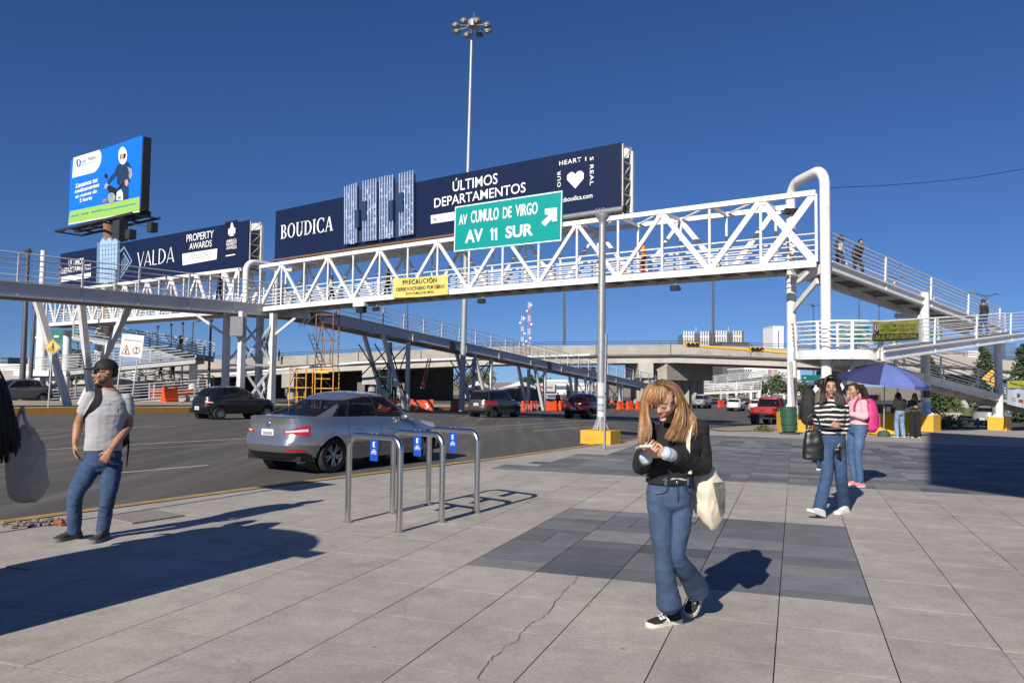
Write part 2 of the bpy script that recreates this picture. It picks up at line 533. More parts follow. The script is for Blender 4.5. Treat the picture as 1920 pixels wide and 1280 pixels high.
# median island with a tall yellow kerb
mfront = [G(x, y, -.15) for x, y in [(-330, 783), (41, 775.5), (353, 773), (530, 771), (746, 769), (960, 767), (1180, 765)]]
mfront = [Vector((p.x, p.y)) for p in mfront]
mback = [p + Vector((-10, 15)) for p in mfront]
mback[-1] = mfront[-1] + Vector((2, 4)); mback[-2] = mfront[-2] + Vector((-4, 7))
island_mat = M('trodden_island', (.33, .285, .215), .95, var=.2, scale=1.2, bump=.4, bscale=12, dirt=(.17, .18, .07), dirt_scale=.5, dirt_amt=.7)
sheet('median_island', [tuple(p) for p in mfront] + [tuple(p) for p in mback[::-1]], 3, lambda x, y: gz(x, y) + .12, island_mat)
strip('kerb', dens(mfront, 2), -.14, .02, .123, .123, M('deep_yellow_kerb', (.50, .24, .02), .75, var=.2, scale=3, dirt=(.2, .14, .08), dirt_scale=1.5, dirt_amt=.6), face=None)
rows = [[Vector((p.x + .1, p.y - .13, gz(p.x, p.y) + .125)), Vector((p.x + .1, p.y - .15, gz(p.x, p.y) - .16))] for p in dens(mfront, 2)]
tag(MB().grid(rows).build('kerb', MAT['deep_yellow_kerb'], None), kind='structure')

# grass and kerb beyond the side street on the right
grass_m = M('dry_lawn', (.13, .16, .05), .95, var=.35, scale=3, bump=.6, bscale=20, dirt=(.26, .22, .13), dirt_scale=.6, dirt_amt=.8)
gr = [G(x, y, -.1) for x, y in [(1745, 783), (1800, 781), (1930, 790), (1990, 775), (1930, 766), (1790, 766), (1740, 771)]]
sheet('grass_verge', [(p.x, p.y) for p in gr], 3, lambda x, y: gz(x, y) + .02, grass_m)
gd = [G(x, y) for x, y in [(1331, 803.3), (1416, 797.3), (1462, 796), (1478, 800), (1470, 806), (1400, 808), (1345, 808)]]
sheet('dirt_patch', [(p.x, p.y) for p in gd], 1, lambda x, y: gz(x, y) + .014, earth)

# ---- pavement pieces: 0.63 m concrete slabs and thin slate tiles, laid 20 degrees off straight ahead
SD = Vector((math.sin(R(20)), math.cos(R(20)), 0)); SN = Vector((SD.y, -SD.x, 0))
def sl(n, d): return SN * n + SD * d
def piece_mesh(name, w, h, mat, th=.03, ch=.0012):
  b = MB()
  def r(i, z): return [Vector((-w / 2 + i, -h / 2 + i, z)), Vector((w / 2 - i, -h / 2 + i, z)), Vector((w / 2 - i, h / 2 - i, z)), Vector((-w / 2 + i, h / 2 - i, z))]
  b.loft([r(0, -th), r(0, -ch), r(ch, 0)], caps=False)
  n = len(b.v); b.f.append((n - 4, n - 3, n - 2, n - 1))
  me = b.mesh(name); me.materials.append(mat)
  return me
plaza_in = []
for i, p in enumerate(curb):
  d = (curb[min(i + 1, len(curb) - 1)] - curb[max(i - 1, 0)]).normalized()
  q = p - Vector((-d.y, d.x)) * .75
  plaza_in.append((q.x, q.y))
plaza_in += plaza_poly[len(curb):]
def seen(c, m=60):
  if c.y < .6: return False
  x, y = proj((c.x, c.y, gz(c.x, c.y)))
  return -m < x < 1920 + m and y < 1280 + 3 * m
slabs, tiles = [], []
NP = .63
d_rows = [1.60, 2.36, 3.12, 3.88, 4.66, 5.42, 6.16]
d_rows = d_rows[:6] + [6.16, 6.98, 7.80, 8.62, 9.44, 10.16, 10.89, 11.61, 12.33, 13.06]
for j in range(len(d_rows) - 1):
  for k in range(-22, 24):
    n0 = -.12 + NP * k
    if -4 <= k <= 0 and 6.1 < d_rows[j] < 9.4: continue          # slate patch
    slabs.append((n0, n0 + NP, d_rows[j], d_rows[j + 1]))
def tile_field(k0, k1, d0, d1, r):
  for k in range(k0, k1):
    n0 = -.12 + NP * k
    d = d0
    while d < d1 - .02:
      h = r.choice([.24, .30, .41, .41, .52, .63])
      if d + h > d1 - .1: h = d1 - d
      if r.random() < .22: 
        tiles.append((n0, n0 + NP * .5, d, d + h)); tiles.append((n0 + NP * .5, n0 + NP, d, d + h))
      else: tiles.append((n0, n0 + NP, d, d + h))
      d += h
r_t = random.Random(3)
tile_field(-4, 1, 6.16, 9.44, r_t)
n_first = len(tiles)
tile_field(-24, 34, 13.06, 27.0, r_t)
def lay(pieces, name, mats, weights, limit, gap, rest_name):
  P = []
  for q in pieces:
    cs = [sl(a, b) for a in q[:2] for b in q[2:]]
    c = sl((q[0] + q[1]) / 2, (q[2] + q[3]) / 2)
    if not seen(c) or not all(inside((p.x, p.y), plaza_in) for p in cs): continue
    P.append((c.length, q, c))
  P.sort(key=lambda t: t[0])
  cache = {}; rest = [MB() for _ in mats]; grout = MB()
  for i, (_, q, c) in enumerate(P):
    w, h = q[1] - q[0] - gap, q[3] - q[2] - gap
    lift = rnd.uniform(-.0004, .0004)
    cs = [sl(a, b2) for a, b2 in ((q[0] - .003, q[2] - .003), (q[1] + .003, q[2] - .003), (q[1] + .003, q[3] + .003), (q[0] - .003, q[3] + .003))]
    grout.add([(p.x, p.y, gz(p.x, p.y) - .0016) for p in cs], [(0, 1, 2, 3)])
    if i < limit:
      m = rnd.choices(range(len(mats)), weights)[0]
      key = (round(w, 3), round(h, 3), m)
      if key not in cache: cache[key] = piece_mesh(name, w, h, mats[m])
      o = bpy.data.objects.new(name, cache[key]); COL.objects.link(o); o.parent = plaza
      o.location = (c.x, c.y, gz(c.x, c.y) + lift)
      e = .4
      nx = (gz(c.x + e, c.y) - gz(c.x - e, c.y)) / (2 * e); ny = (gz(c.x, c.y + e) - gz(c.x, c.y - e)) / (2 * e)
      o.rotation_euler = (Matrix.Rotation(math.atan(ny) + rnd.uniform(-.0006, .0006), 3, 'X') @ Matrix.Rotation(-math.atan(nx) + rnd.uniform(-.0006, .0006), 3, 'Y') @ Matrix.Rotation(-R(20), 3, 'Z')).to_euler()
    else:
      g = gap / 2; top = []; bot = []
      for a, b2 in ((q[0] + g, q[2] + g), (q[1] - g, q[2] + g), (q[1] - g, q[3] - g), (q[0] + g, q[3] - g)):
        p = sl(a, b2); z = gz(p.x, p.y) + lift
        top.append((p.x, p.y, z)); bot.append((p.x, p.y, z - .02))
      rest[rnd.choices(range(len(mats)), weights)[0]].add(bot + top, [(4, 5, 6, 7), (0, 1, 5, 4), (1, 2, 6, 5), (2, 3, 7, 6), (3, 0, 4, 7)])
  tag(grout.build('joint_filling', grout_mat, plaza), kind='stuff')
  for m_, b_ in zip(mats, rest):
    if b_.v: tag(b_.build(rest_name, m_, plaza), kind='stuff')
lay(slabs, 'slab', [slab_mat], [1], 300, .006, 'farther_slabs')
lay(tiles[:n_first] + tiles[n_first:], 'slate_tile', [slate_mat, slate_dark, slate_pale, slate_blue], [9, 1.0, 2.6, 5], 300, .006, 'farther_slate_tiles')

# long ragged crack and a patch of newer cement beside it
cpx = [(1083, 1081), (1075, 1092), (1062, 1102), (1052, 1118), (1040, 1128), (1026, 1150), (1006, 1164), (990, 1172), (972, 1192), (965, 1203), (944, 1212), (930, 1228), (918, 1240), (905, 1262), (893, 1279)]
rc_ = random.Random(2); ln_ = []
for a, b in zip(cpx, cpx[1:]):
  for i in range(4):
    t = i / 4; q = G(a[0] + (b[0] - a[0]) * t, a[1] + (b[1] - a[1]) * t); ln_.append(Vector((q.x + rc_.uniform(-.012, .012), q.y + rc_.uniform(-.012, .012))))
rows = []
for i, p in enumerate(ln_):
  d = (ln_[min(i + 1, len(ln_) - 1)] - ln_[max(i - 1, 0)]).normalized(); l = Vector((-d.y, d.x)); w = rc_.uniform(.0008, .0045)
  rows.append([Vector((p.x - l.x * w, p.y - l.y * w, .0035)), Vector((p.x + l.x * w, p.y + l.y * w, .0035))])
tag(MB().grid(rows).build('crack', M('crack_dirt', (.17, .15, .13), .95, var=.4, scale=9), plaza), kind='stuff')

# ------------------------------------------------------------------ the footbridge
BA = R(-54.5)
BD = Vector((math.sin(BA), math.cos(BA), 0)); BN = Vector((BD.y, -BD.x, 0))
if BN.y < 0: BN = -BN                                  # BN points away from the camera
S0 = Vector((11.54, 29.0, 0)); SPAN = 33.6; TW = 1.95; TH = 2.92
def zdrop(t): return -.25 * max(0, t / SPAN) ** 3 if t < SPAN else -.25
def bp(t, side, z): return S0 + BD * t + BN * side + Vector((0, 0, z + zdrop(t)))
def t_at(px, side=0.):
  lo, hi = -5., 90.
  for _ in range(50):
    m = (lo + hi) / 2
    if proj(bp(m, side, 6))[0] > px: lo = m
    else: hi = m
  return lo
UPV = Vector((0, 0, 1))
def truss(label, t0, t1, nb, far0, roof, root_t, x_end=True, grp='white truss spans of the footbridge'):
  root = thing('footbridge_span', label, 'footbridge', bp(root_t, 1, 5.9), group=grp)
  zb = 6.0; dt = (t1 - t0) / nb
  seg = lambda a, b, s, z: [bp(a + (b - a) * i / 12, s, z) for i in range(13)]
  for s, a in ((0, t0), (TW, far0)):
    o = MB()
    pts = seg(a, t1, s, zb + .14)
    for p, q in zip(pts, pts[1:]): o.bar(p, q, .10, .28)
    o.build('edge_beam', white, root)
    o = MB(); pts = seg(a, t1, s, zb + TH - .1)
    for p, q in zip(pts, pts[1:]): o.bar(p, q, .2, .2)
    o.build('top_chord', white, root)
  for i in range(nb + 1):
    t = t0 + dt * i
    for s in (0, TW):
      if s and t < far0: continue
      MB().tube([bp(t, s + (.0 if s == 0 else 0), zb + .2), bp(t, s, zb + TH - .15)], .055, 8).build('vertical', white, root, 40)
    if t >= far0 - .1:
      MB().bar(bp(t, .1, zb + TH - .1), bp(t, TW - .1, zb + TH - .1), .10, .14).build('top_crossbeam', white, root)
      if i < nb: MB().bar(bp(t + .1, .1, zb + TH - .08), bp(t + dt - .1, TW - .1, zb + TH - .08), .07, .07).build('wind_brace', white, root)
    if i < nb:
      for j in (0, .5):
        tt = t + dt * j
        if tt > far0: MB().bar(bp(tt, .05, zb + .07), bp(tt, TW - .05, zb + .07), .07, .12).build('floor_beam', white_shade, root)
  for i in range(nb):
    a, b = t0 + dt * i, t0 + dt * (i + 1)
    w = .20 if i > 2 else .27
    for s in (0, TW):
      if s and a < far0 - .3: continue
      up = i % 2 == 0
      zl, zh = zb + .24, zb + TH - .2
      k = .06
      if x_end and i == 0:
        MB().bar(bp(a + .1, s + .02, zl), bp(b - k, s + .02, zh), .09, w, BD).build('diagonal', white, root)
        MB().bar(bp(a + .1, s - .02, zh), bp(b - k, s - .02, zl), .09, w, BD).build('diagonal', white, root)
      else:
        p, q = (zl, zh) if up else (zh, zl)
        MB().bar(bp(a + k, s, p), bp(b - k, s, q), .09, w * .8, BD).build('diagonal', white, root)
  for i in range(1, nb):
    z_ = zb + TH - .24 if i % 2 else zb + .30
    for s in (0, TW):
      q = bp(t0 + dt * i, s, z_)
      MB().box(q, (.46, .13, .20), (BD, BN, UPV)).build('gusset_plate', white, root)
  for s, a in ((.11, t0), (TW - .11, far0)):
    for hz in (.30, .50, .70, .90, 1.14):
      MB().tube(seg(a, t1, s, zb + .25 + hz - .1), .03 if hz > 1 else .022, 6).build('rail', white, root, 60)
  o = MB(); n = 24
  rows = [[bp(far0 + (t1 - far0) * i / n, .05, zb + .24), bp(far0 + (t1 - far0) * i / n, TW - .05, zb + .24)] for i in range(n + 1)]
  rows2 = [[p - UPV * .1 for p in r] for r in rows]
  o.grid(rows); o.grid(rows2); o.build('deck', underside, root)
  a, b = roof
  if b > a:
    nr = 9
    for i in range(nr):
      u, v = a + (b - a) * i / nr, a + (b - a) * (i + .94) / nr
      q = bp((u + v) / 2, TW / 2, zb + TH + .03)
      MB().box(q, (v - u, TW * .9, .03), (BD, BN, UPV)).build('roof_sheet', white, root)
  return root
T1 = SPAN
main_span = truss('white steel truss span crossing the near carriageway under the long navy billboard', 0.15, T1, 16, 1.75, (11, 33), 0)
FT0, FT1 = T1 + 2.2, t_at(70)
far_span = truss('farther white truss span behind the left ramp, below the VALDA billboard', FT0, FT1, 18, FT0, (FT0, FT0 + 12), FT1)

def bent_pipe(a, b, ztop, r, rad, n=7):
  """portal of one round pipe: up from a, over to b, down"""
  a, b = Vector(a), Vector(b); d = (Vector((b.x, b.y, 0)) - Vector((a.x, a.y, 0))); L = d.length; d.normalize()
  pts = [a]
  A = Vector((a.x, a.y, ztop - rad)); B = Vector((b.x, b.y, ztop - rad))
  for i in range(n + 1):
    t = math.pi / 2 * i / n
    pts.append(A + d * (rad * (1 - math.cos(t))) + UPV * (rad * math.sin(t)))
  for i in range(n + 1):
    t = math.pi / 2 * (1 - i / n)
    pts.append(B - d * (rad * (1 - math.cos(t))) + UPV * (rad * math.sin(t)))
  return pts + [b]
# portal at the plaza end
NC = Vector((11.72, 29.0, 0)); FC = Vector((11.35, 31.55, 0))
por = thing('bridge_portal', 'tall white bent pipe portal holding the plaza end of the footbridge', 'portal', (NC.x, NC.y, gz(NC.x, NC.y)))
MB().tube(bent_pipe((NC.x, NC.y, gz(NC.x, NC.y)), (FC.x, FC.y, gz(FC.x, FC.y)), 9.75, .19, .65), .19, 16).build('pipe', white, por, 60)
MB().bar((NC.x - .05, NC.y + .25, 5.95), (FC.x - .05, FC.y - .25, 5.75), .16, .36).build('bracket', white, por)
MB().bar((NC.x - .2, NC.y + .3, 5.5), (FC.x, FC.y - .2, 4.6), .1, .22).build('bracket', white, por)
for C in (NC, FC):
  z = gz(C.x, C.y)
  MB().box((C.x + (.1 if C is NC else -.0), C.y, z + .35), (.95, .95, .78)).build('base_block', yellow, por)
  o = MB()
  for k in range(4):
    d = Vector((math.cos(k * math.pi / 2), math.sin(k * math.pi / 2), 0))
    o.add([Vector((C.x, C.y, z + .74)) + d * .36 + d.cross(UPV) * .012, Vector((C.x, C.y, z + .74)) + d * .17 + d.cross(UPV) * .012, Vector((C.x, C.y, z + 1.15)) + d * .17 + d.cross(UPV) * .012,
               Vector((C.x, C.y, z + .74)) + d * .36 - d.cross(UPV) * .012, Vector((C.x, C.y, z + .74)) + d * .17 - d.cross(UPV) * .012, Vector((C.x, C.y, z + 1.15)) + d * .17 - d.cross(UPV) * .012], [(0, 1, 2), (3, 5, 4), (0, 2, 5, 3), (0, 3, 4, 1), (1, 4, 5, 2)])
  o.box((C.x, C.y, z + .75), (.8, .8, .03)); o.build('foot_plate', white, por)
# floodlights under and on the truss
def flood(t, side, z, label):
  p = bp(t, side, z)
  r = thing('camera_unit', label, 'camera', p, group='cameras under the footbridge')
  MB().tube([p, p + Vector((0, 0, -.28))], .025, 6).build('stem', galv, r)
  MB().box(p + Vector((-.05, -.02, -.40)), (.34, .24, .22), (BD, BN, UPV)).build('housing', black, r)
  MB().tube([p + Vector((.04, -.1, -.42)), p + Vector((.1, -.28, -.46))], .08, 8).build('lens', darksteel, r)
for px, lb in ((707, 'black camera under the footbridge, second from the median'), (905, 'black camera under the footbridge behind the green sign'), (1267, 'small black camera under the footbridge near the plaza end')):
  flood(t_at(px, .3), .3, 5.98, lb)
p = bp(t_at(676, .1), .1, 5.9)
r = thing('junction_box', 'white box with black speaker under the footbridge edge beam', 'box', p)
MB().box(p, (.9, .3, .26), (BD, BN, UPV)).build('case', white, r)
MB().box(p + Vector((.05, 0, -.32)), (.55, .3, .34), (BD, BN, UPV)).build('speaker', black, r)
p = bp(1.6, TW, 8.55)
r = thing('floodlight', 'black floodlight clamped beside the pipe portal top', 'floodlight', p)
MB().box(p + Vector((-.1, -.2, .05)), (.5, .25, .2)).build('lamp', black, r); MB().bar(p + Vector((-.45, -.2, -.06)), p + Vector((.5, -.1, .0)), .05).build('bracket', black, r)

# ---- ramps
def straight_ramp(root, A, B, w, gd, rh=1.1, post=2.2, near_mat=white, rails=5, girder_w=.12, plates=True, deck_mat=underside, sides=(1, -1), rr=.022, curved=False):
  A, B = Vector(A), Vector(B)
  d = (B - A); L = d.length; d.normalize()
  s = Vector((d.y, -d.x, 0)).normalized()              # to the right of travel
  for k in sides:
    e = s * (k * w / 2)
    MB().bar(A + e - UPV * (gd / 2), B + e - UPV * (gd / 2), girder_w, gd).build('girder', near_mat, root)
    MB().bar(A + e + s * (k * .08) - UPV * .04, B + e + s * (k * .08) - UPV * .04, .16, .06).build('flange', near_mat, root)
    MB().bar(A + e - UPV * (gd + .02), B + e - UPV * (gd + .02), .24, .05).build('flange', near_mat, root)
    n = max(1, int(L / post))
    for i in range(n + 1):
      q = A + d * (L * i / n) + e
      lean = s * (k * .07)
      if plates: MB().bar(q - UPV * (gd * .98) + s * (k * .075), q - UPV * .02 + s * (k * .075), .07, .03, s).build('stiffener', near_mat, root)
      MB().bar(q + s * (k * .03), q + UPV * rh + lean, .06, .10, d).build('post', near_mat, root)
    for j in range(rails):
      h = rh * (.22 + .78 * j / (rails - 1))
      ln = s * (k * .05 * h / rh)
      MB().tube([A + e + UPV * h + ln, B + e + UPV * h + ln], rr * (1.4 if j == rails - 1 else 1), 6).build('rail', near_mat, root, 60)
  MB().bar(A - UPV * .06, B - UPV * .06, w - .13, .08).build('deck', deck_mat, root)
  n = max(1, int(L / 2.4))
  for i in range(1, n):
    q = A + d * (L * i / n) - UPV * (gd * .6)
    MB().bar(q - s * (w / 2 - .07), q + s * (w / 2 - .07), .1, gd * .5).build('crossbeam', near_mat, root)

# long median ramp: level towards the camera on the left, falling to the right behind
PM = Vector((-16.0, 49.6, 0)); ZD = 6.30
pA = PM - AV * 30; pA.z = ZD - .55
pB = PM + AV * 3.0; pB.z = ZD
mr1 = thing('footbridge_ramp', 'grey white walkway on slanted struts in the upper left, level with the deck', 'walkway', (pA.x, pA.y, ZD), group='ramps of the footbridge')
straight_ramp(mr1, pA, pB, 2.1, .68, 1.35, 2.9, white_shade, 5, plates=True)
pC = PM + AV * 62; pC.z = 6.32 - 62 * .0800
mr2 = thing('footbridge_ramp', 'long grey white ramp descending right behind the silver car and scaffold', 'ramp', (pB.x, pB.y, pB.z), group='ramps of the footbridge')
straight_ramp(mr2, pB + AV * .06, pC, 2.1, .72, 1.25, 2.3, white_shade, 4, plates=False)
s_ = AVL * -1
for t in (9, 13.5, 20.5, 25.5, 31, 37, 43, 50):
  q = PM + AV * t + s_ * 1.16; z = 6.32 - t * .08
  MB().bar((q.x, q.y, z - .70), (q.x, q.y, z - .06), .12, .05, s_).build('stiffener', white_shade, mr2)
patch = M('dark_splice_plate', (.05, .05, .055), .6)
for t in (3.4, 18.5, 34.5, 46):
  q = PM + AV * t + s_ * 1.14; z = 6.32 - t * .08
  MB().box((q.x, q.y, z - .36), (.1, .8, .66), (s_, (AV - UPV * .08).normalized(), UPV)).build('splice_plate', patch, mr2)
def pier(t, zdeck, hw=1.05, v=2.2, style=0):
  q = PM + AV * t; g = gz(q.x, q.y) - .1
  root = mr2 if t > 0 else mr1
  zt = zdeck - .72
  for k in (-1, 1):
    e = AVL * (k * hw * .9)
    if style == 0:
      MB().bar(Vector((q.x, q.y, g)) + e, Vector((q.x, q.y, zt)) + e, .26, .26, AV).build('column', white_shade, root)
    for kk in ((-1, 1) if style == 1 else (-1,)):
      MB().bar(Vector((q.x, q.y, g)) + e + AV * (kk * .25), Vector((q.x, q.y, zt - kk * v * .08 + .18)) + e + AV * (kk * v), .22, .26, AVL).build('strut', white_shade, root)
  MB().bar(Vector((q.x, q.y, g + .5)) + AVL * hw * .9, Vector((q.x, q.y, zt - .2)) - AVL * hw * .9, .07).build('cross_brace', darksteel, root)
  MB().bar(Vector((q.x, q.y, g + .5)) - AVL * hw * .9, Vector((q.x, q.y, zt - .2)) + AVL * hw * .9, .07).build('cross_brace', darksteel, root)
pier(13.2, 5.27, v=2.9); pier(24.5, 4.36, v=2.6); pier(34, 3.6, v=2.0); pier(44, 2.8, v=1.5); pier(52, 2.2, v=1.2)
for t0, t1 in ((9.6, 13.0), (20.8, 24.3)):
  for k in (-1, 1):
    a = PM + AV * t0 + AVL * (k * .8); b = PM + AV * t1 + AVL * (k * .8); g = gz(a.x, a.y)
    MB().bar((a.x, a.y, 5.0 - t0 * .08), (b.x, b.y, g + 1.2), .07).build('cross_brace', darksteel, mr2)
    MB().bar((a.x, a.y, g + 2.2), (b.x, b.y, 5.2 - t1 * .08), .07).build('cross_brace', darksteel, mr2)
# splayed struts under the left walkway: measured top and foot
for (x0, y0, x1, y1, Y) in ((70, 566, 128, 752, 40.5), (151, 560, 172, 752, 42), (236, 586, 152, 752, 43.5)):
  a = at(x0, y0, Y); b = at(x1, y1, Y + .6); b.z = gz(b.x, b.y) + .1
  MB().bar(b, a + (a - b).normalized() * .35, .30, .34, AVL).build('strut', white_shade, mr1)
# median tower
tw = thing('bridge_tower', 'braced white columns under the median platform of the footbridge', 'bridge tower', (PM.x, PM.y, gz(PM.x, PM.y)))
cols = {}
for k, (px, Y) in enumerate(((424, 48.2), (453, 46.6), (486, 49.6), (511, 47.8))):
  p = at(px, 660, Y); g = gz(p.x, p.y)
  cols[k] = Vector((p.x, p.y, 0))
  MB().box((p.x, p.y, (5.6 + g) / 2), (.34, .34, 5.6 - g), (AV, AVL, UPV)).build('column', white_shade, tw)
for a, b in ((1, 3), (2, 3), (0, 2)):
  for (z0, z1) in ((-.3, 2.3), (2.3, -.3), (2.5, 5.0), (5.0, 2.5)):
    if (a, b) == (0, 2) and z0 < 2.4: continue
    MB().bar(cols[a] + UPV * z0, cols[b] + UPV * z1, .12, .12).build('brace', white_shade, tw)
  MB().bar(cols[a] + UPV * 2.4, cols[b] + UPV * 2.4, .12, .14).build('brace', white_shade, tw)
for a, dx in ((0, -2.0), (3, 1.6), (1, -.0)):
  if dx: MB().bar(cols[a] + UPV * 4.2, cols[a] + Vector((dx, 0, 5.55)), .14, .14).build('brace', white_shade, tw)
a = bp(T1 + .05, -.1, 0); b = bp(T1 + 2.2, TW + .1, 0)
pc = bp(T1 + 1.1, TW / 2, 0)
MB().box((pc.x, pc.y, 5.98), (2.3, 3.4, .5), (BD, BN, UPV)).build('platform', white_shade, tw)
P1 = bp(T1 + 1.25, -.15, 0); P2 = bp(T1 + 1.25, TW + .2, 0)
MB().tube(bent_pipe((P1.x, P1.y, 5.9), (P2.x, P2.y, 5.9), 9.0, .19, .6), .19, 14).build('pipe_arch', white, tw, 60)
q = at(446, 612, 46.2)
MB().box(q, (.75, .5, 1.15)).build('equipment_box', M('grey_box', (.17, .18, .2), .6), tw)

# ---- switchback ramp on the plaza side
UA = R(47); U = Vector((math.sin(UA), math.cos(UA), 0)); V = Vector((U.y, -U.x, 0))
LC = Vector((11.72, 29.02, 0)); RW = 1.55; ZL = 2.86; GD = .34
sb = thing('switchback_ramp', 'white switchback ramp with banner and rounded landing on round columns', 'ramp', (LC.x, LC.y, gz(LC.x, LC.y)), group='ramps of the footbridge')
off = RW / 2 + .05
u0 = 1.0
def rp(t, side, z): p = LC + U * t + V * side; return Vector((p.x, p.y, z))
straight_ramp(sb, rp(.35, -off, 6.28), rp(21.5, -off, 6.28 - 21 * .064), RW, GD, 1.08, 4.6, white, 6)     # upper flight
straight_ramp(sb, rp(u0, off, ZL), rp(22.5, off, ZL + 21.5 * .088), RW, GD, 1.05, 4.4, white, 6)           # middle flight
straight_ramp(sb, rp(u0, -off, ZL), rp(34, -off, ZL - 33 * .0835), RW, GD, 1.05, 5.2, white, 6)            # lower flight
n = 22
def arc(r, z, a0=-90, a1=90): return [LC + U * (-r * math.cos(R(a0 + (a1 - a0) * i / n)) + u0) + V * (r * math.sin(R(a0 + (a1 - a0) * i / n))) + UPV * z for i in range(n + 1)]
ro = RW + .06
o = MB(); A0, A1 = arc(ro, ZL), arc(ro, ZL - GD)
o.grid([A1, A0, arc(ro - .1, ZL), arc(ro - .1, ZL - GD), A1]); o.build('landing_fascia', white, sb, 50)
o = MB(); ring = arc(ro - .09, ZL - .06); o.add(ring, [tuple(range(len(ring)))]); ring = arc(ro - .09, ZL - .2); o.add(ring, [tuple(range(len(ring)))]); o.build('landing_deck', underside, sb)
for j in range(6):
  h = 1.05 * (.22 + .78 * j / 5)
  MB().tube(arc(ro + .05 * h, ZL + h), .022 * (1.4 if j == 5 else 1), 6, up=UPV).build('rail', white, sb, 60)
for i in (1, 6, 11, 16, 21):
  p = arc(ro, ZL)[i]; q = arc(ro + .07, ZL + 1.05)[i]; d_ = (q - p).cross(UPV).normalized()
  MB().bar(p - UPV * .3, q, .06, .10, d_).build('post', white, sb)
def t_side(px, side, z):
  lo, hi = -1., 30.
  for _ in range(40):
    m = (lo + hi) / 2
    if proj(rp(m, side, z))[0] < px: lo = m
    else: hi = m
  return lo
RCOL = []
for px in (1736, 1873):
  p = rp(t_side(px, 0, 1.0), 0, 0); g = gz(p.x, p.y); RCOL.append(Vector((p.x, p.y, g)))
  zt = 1.55 + (724.9 - 548) * p.y / FPX if px == 1736 else ZL + (t_side(px, 0, 1.0) - 1) * .088 - .1
  MB().tube([(p.x, p.y, g + .7), (p.x, p.y, zt)], .2, 18).build('column', white, sb, 60)
  MB().box((p.x, p.y, g + .36), (.92, .92, .78), (U, V, UPV)).build('base_block', yellow, sb)
  MB().box((p.x, p.y, g + .765), (.72, .72, .03), (U, V, UPV)).build('foot_plate', white, sb)
  o = MB()
  for k in range(4):
    d = U * math.cos(k * math.pi / 2) + V * math.sin(k * math.pi / 2); e = d.cross(UPV) * .012; c = Vector((p.x, p.y, g + .78))
    o.add([c + d * .34 + e, c + d * .19 + e, c + d * .19 + e + UPV * .16, c + d * .34 - e, c + d * .19 - e, c + d * .19 - e + UPV * .16], [(0, 1, 2), (3, 5, 4), (0, 2, 5, 3), (0, 3, 4, 1), (1, 4, 5, 2)])
  o.build('gusset', white, sb)
  if px == 1736:
    MB().bar((p.x, p.y, 4.75), Vector((p.x, p.y, 4.9)) - V * 1.3, .25, .2).build('bracket', white_shade, sb)
# landing struts
for (dx, dy) in ((-.9, .2), (1.0, -.3)):
  MB().bar((LC.x + (.0 if dx > 0 else -.35), LC.y + (0 if dx > 0 else 2.4), gz(LC.x, LC.y) + .75), (LC.x + dx, LC.y + dy + (.0 if dx > 0 else 1.0), ZL - .35), .12, .16).build('strut', white_shade, sb)
MB().bar((LC.x - .9, LC.y + .2, gz(LC.x, LC.y) + .8), (LC.x + .3, LC.y, ZL - .4), .12, .16).build('strut', white_shade, sb)

# ---- far ramps below the other end
fr = thing('footbridge_ramp', 'far shade-toned switchback ramps below the farther truss, with people walking', 'ramp', at(200, 740, 64), group='ramps of the footbridge')
def fl(a, b, gd=.4, w=1.6, m=M('far_ramp_shaded', (.36, .37, .39), .55, var=.12)): straight_ramp(fr, a, b, w, gd, 1.1, 4.0, m, 5, plates=False, rr=.03)  # ramps seen from their shaded side: the shade is put into this grey
fl(at(150, 628, 63), at(392, 668, 62)); fl(at(375, 671, 60.5), at(66, 699, 60.5)); fl(at(180, 705, 64), at(390, 730, 63)); fl(at(390, 738, 61), at(60, 762, 58))
MB().box(at(92, 700, 60.5), (4.0, 2.4, .4)).build('landing', white, fr)
for px, Y, y0 in ((83, 62.5, 600), (127, 66, 620), (187, 67, 600), (256, 64, 690), (363, 62, 676)):
  a = at(px, y0, Y); MB().tube([(a.x, a.y, gz(a.x, a.y) - .2), a], .32, 12).build('column', white, fr, 60)
a = at(92, 715, 61); b = at(118, 752, 61); MB().bar(a, b, .2).build('brace', white_shade, fr); a = at(116, 705, 61); b = at(80, 752, 61); MB().bar(a, b, .2).build('brace', white_shade, fr)
a = at(70, 706, 66); MB().tube([(a.x, a.y, 0), at(82, 470, 66)], .22, 12).build('column', white, fr, 60)

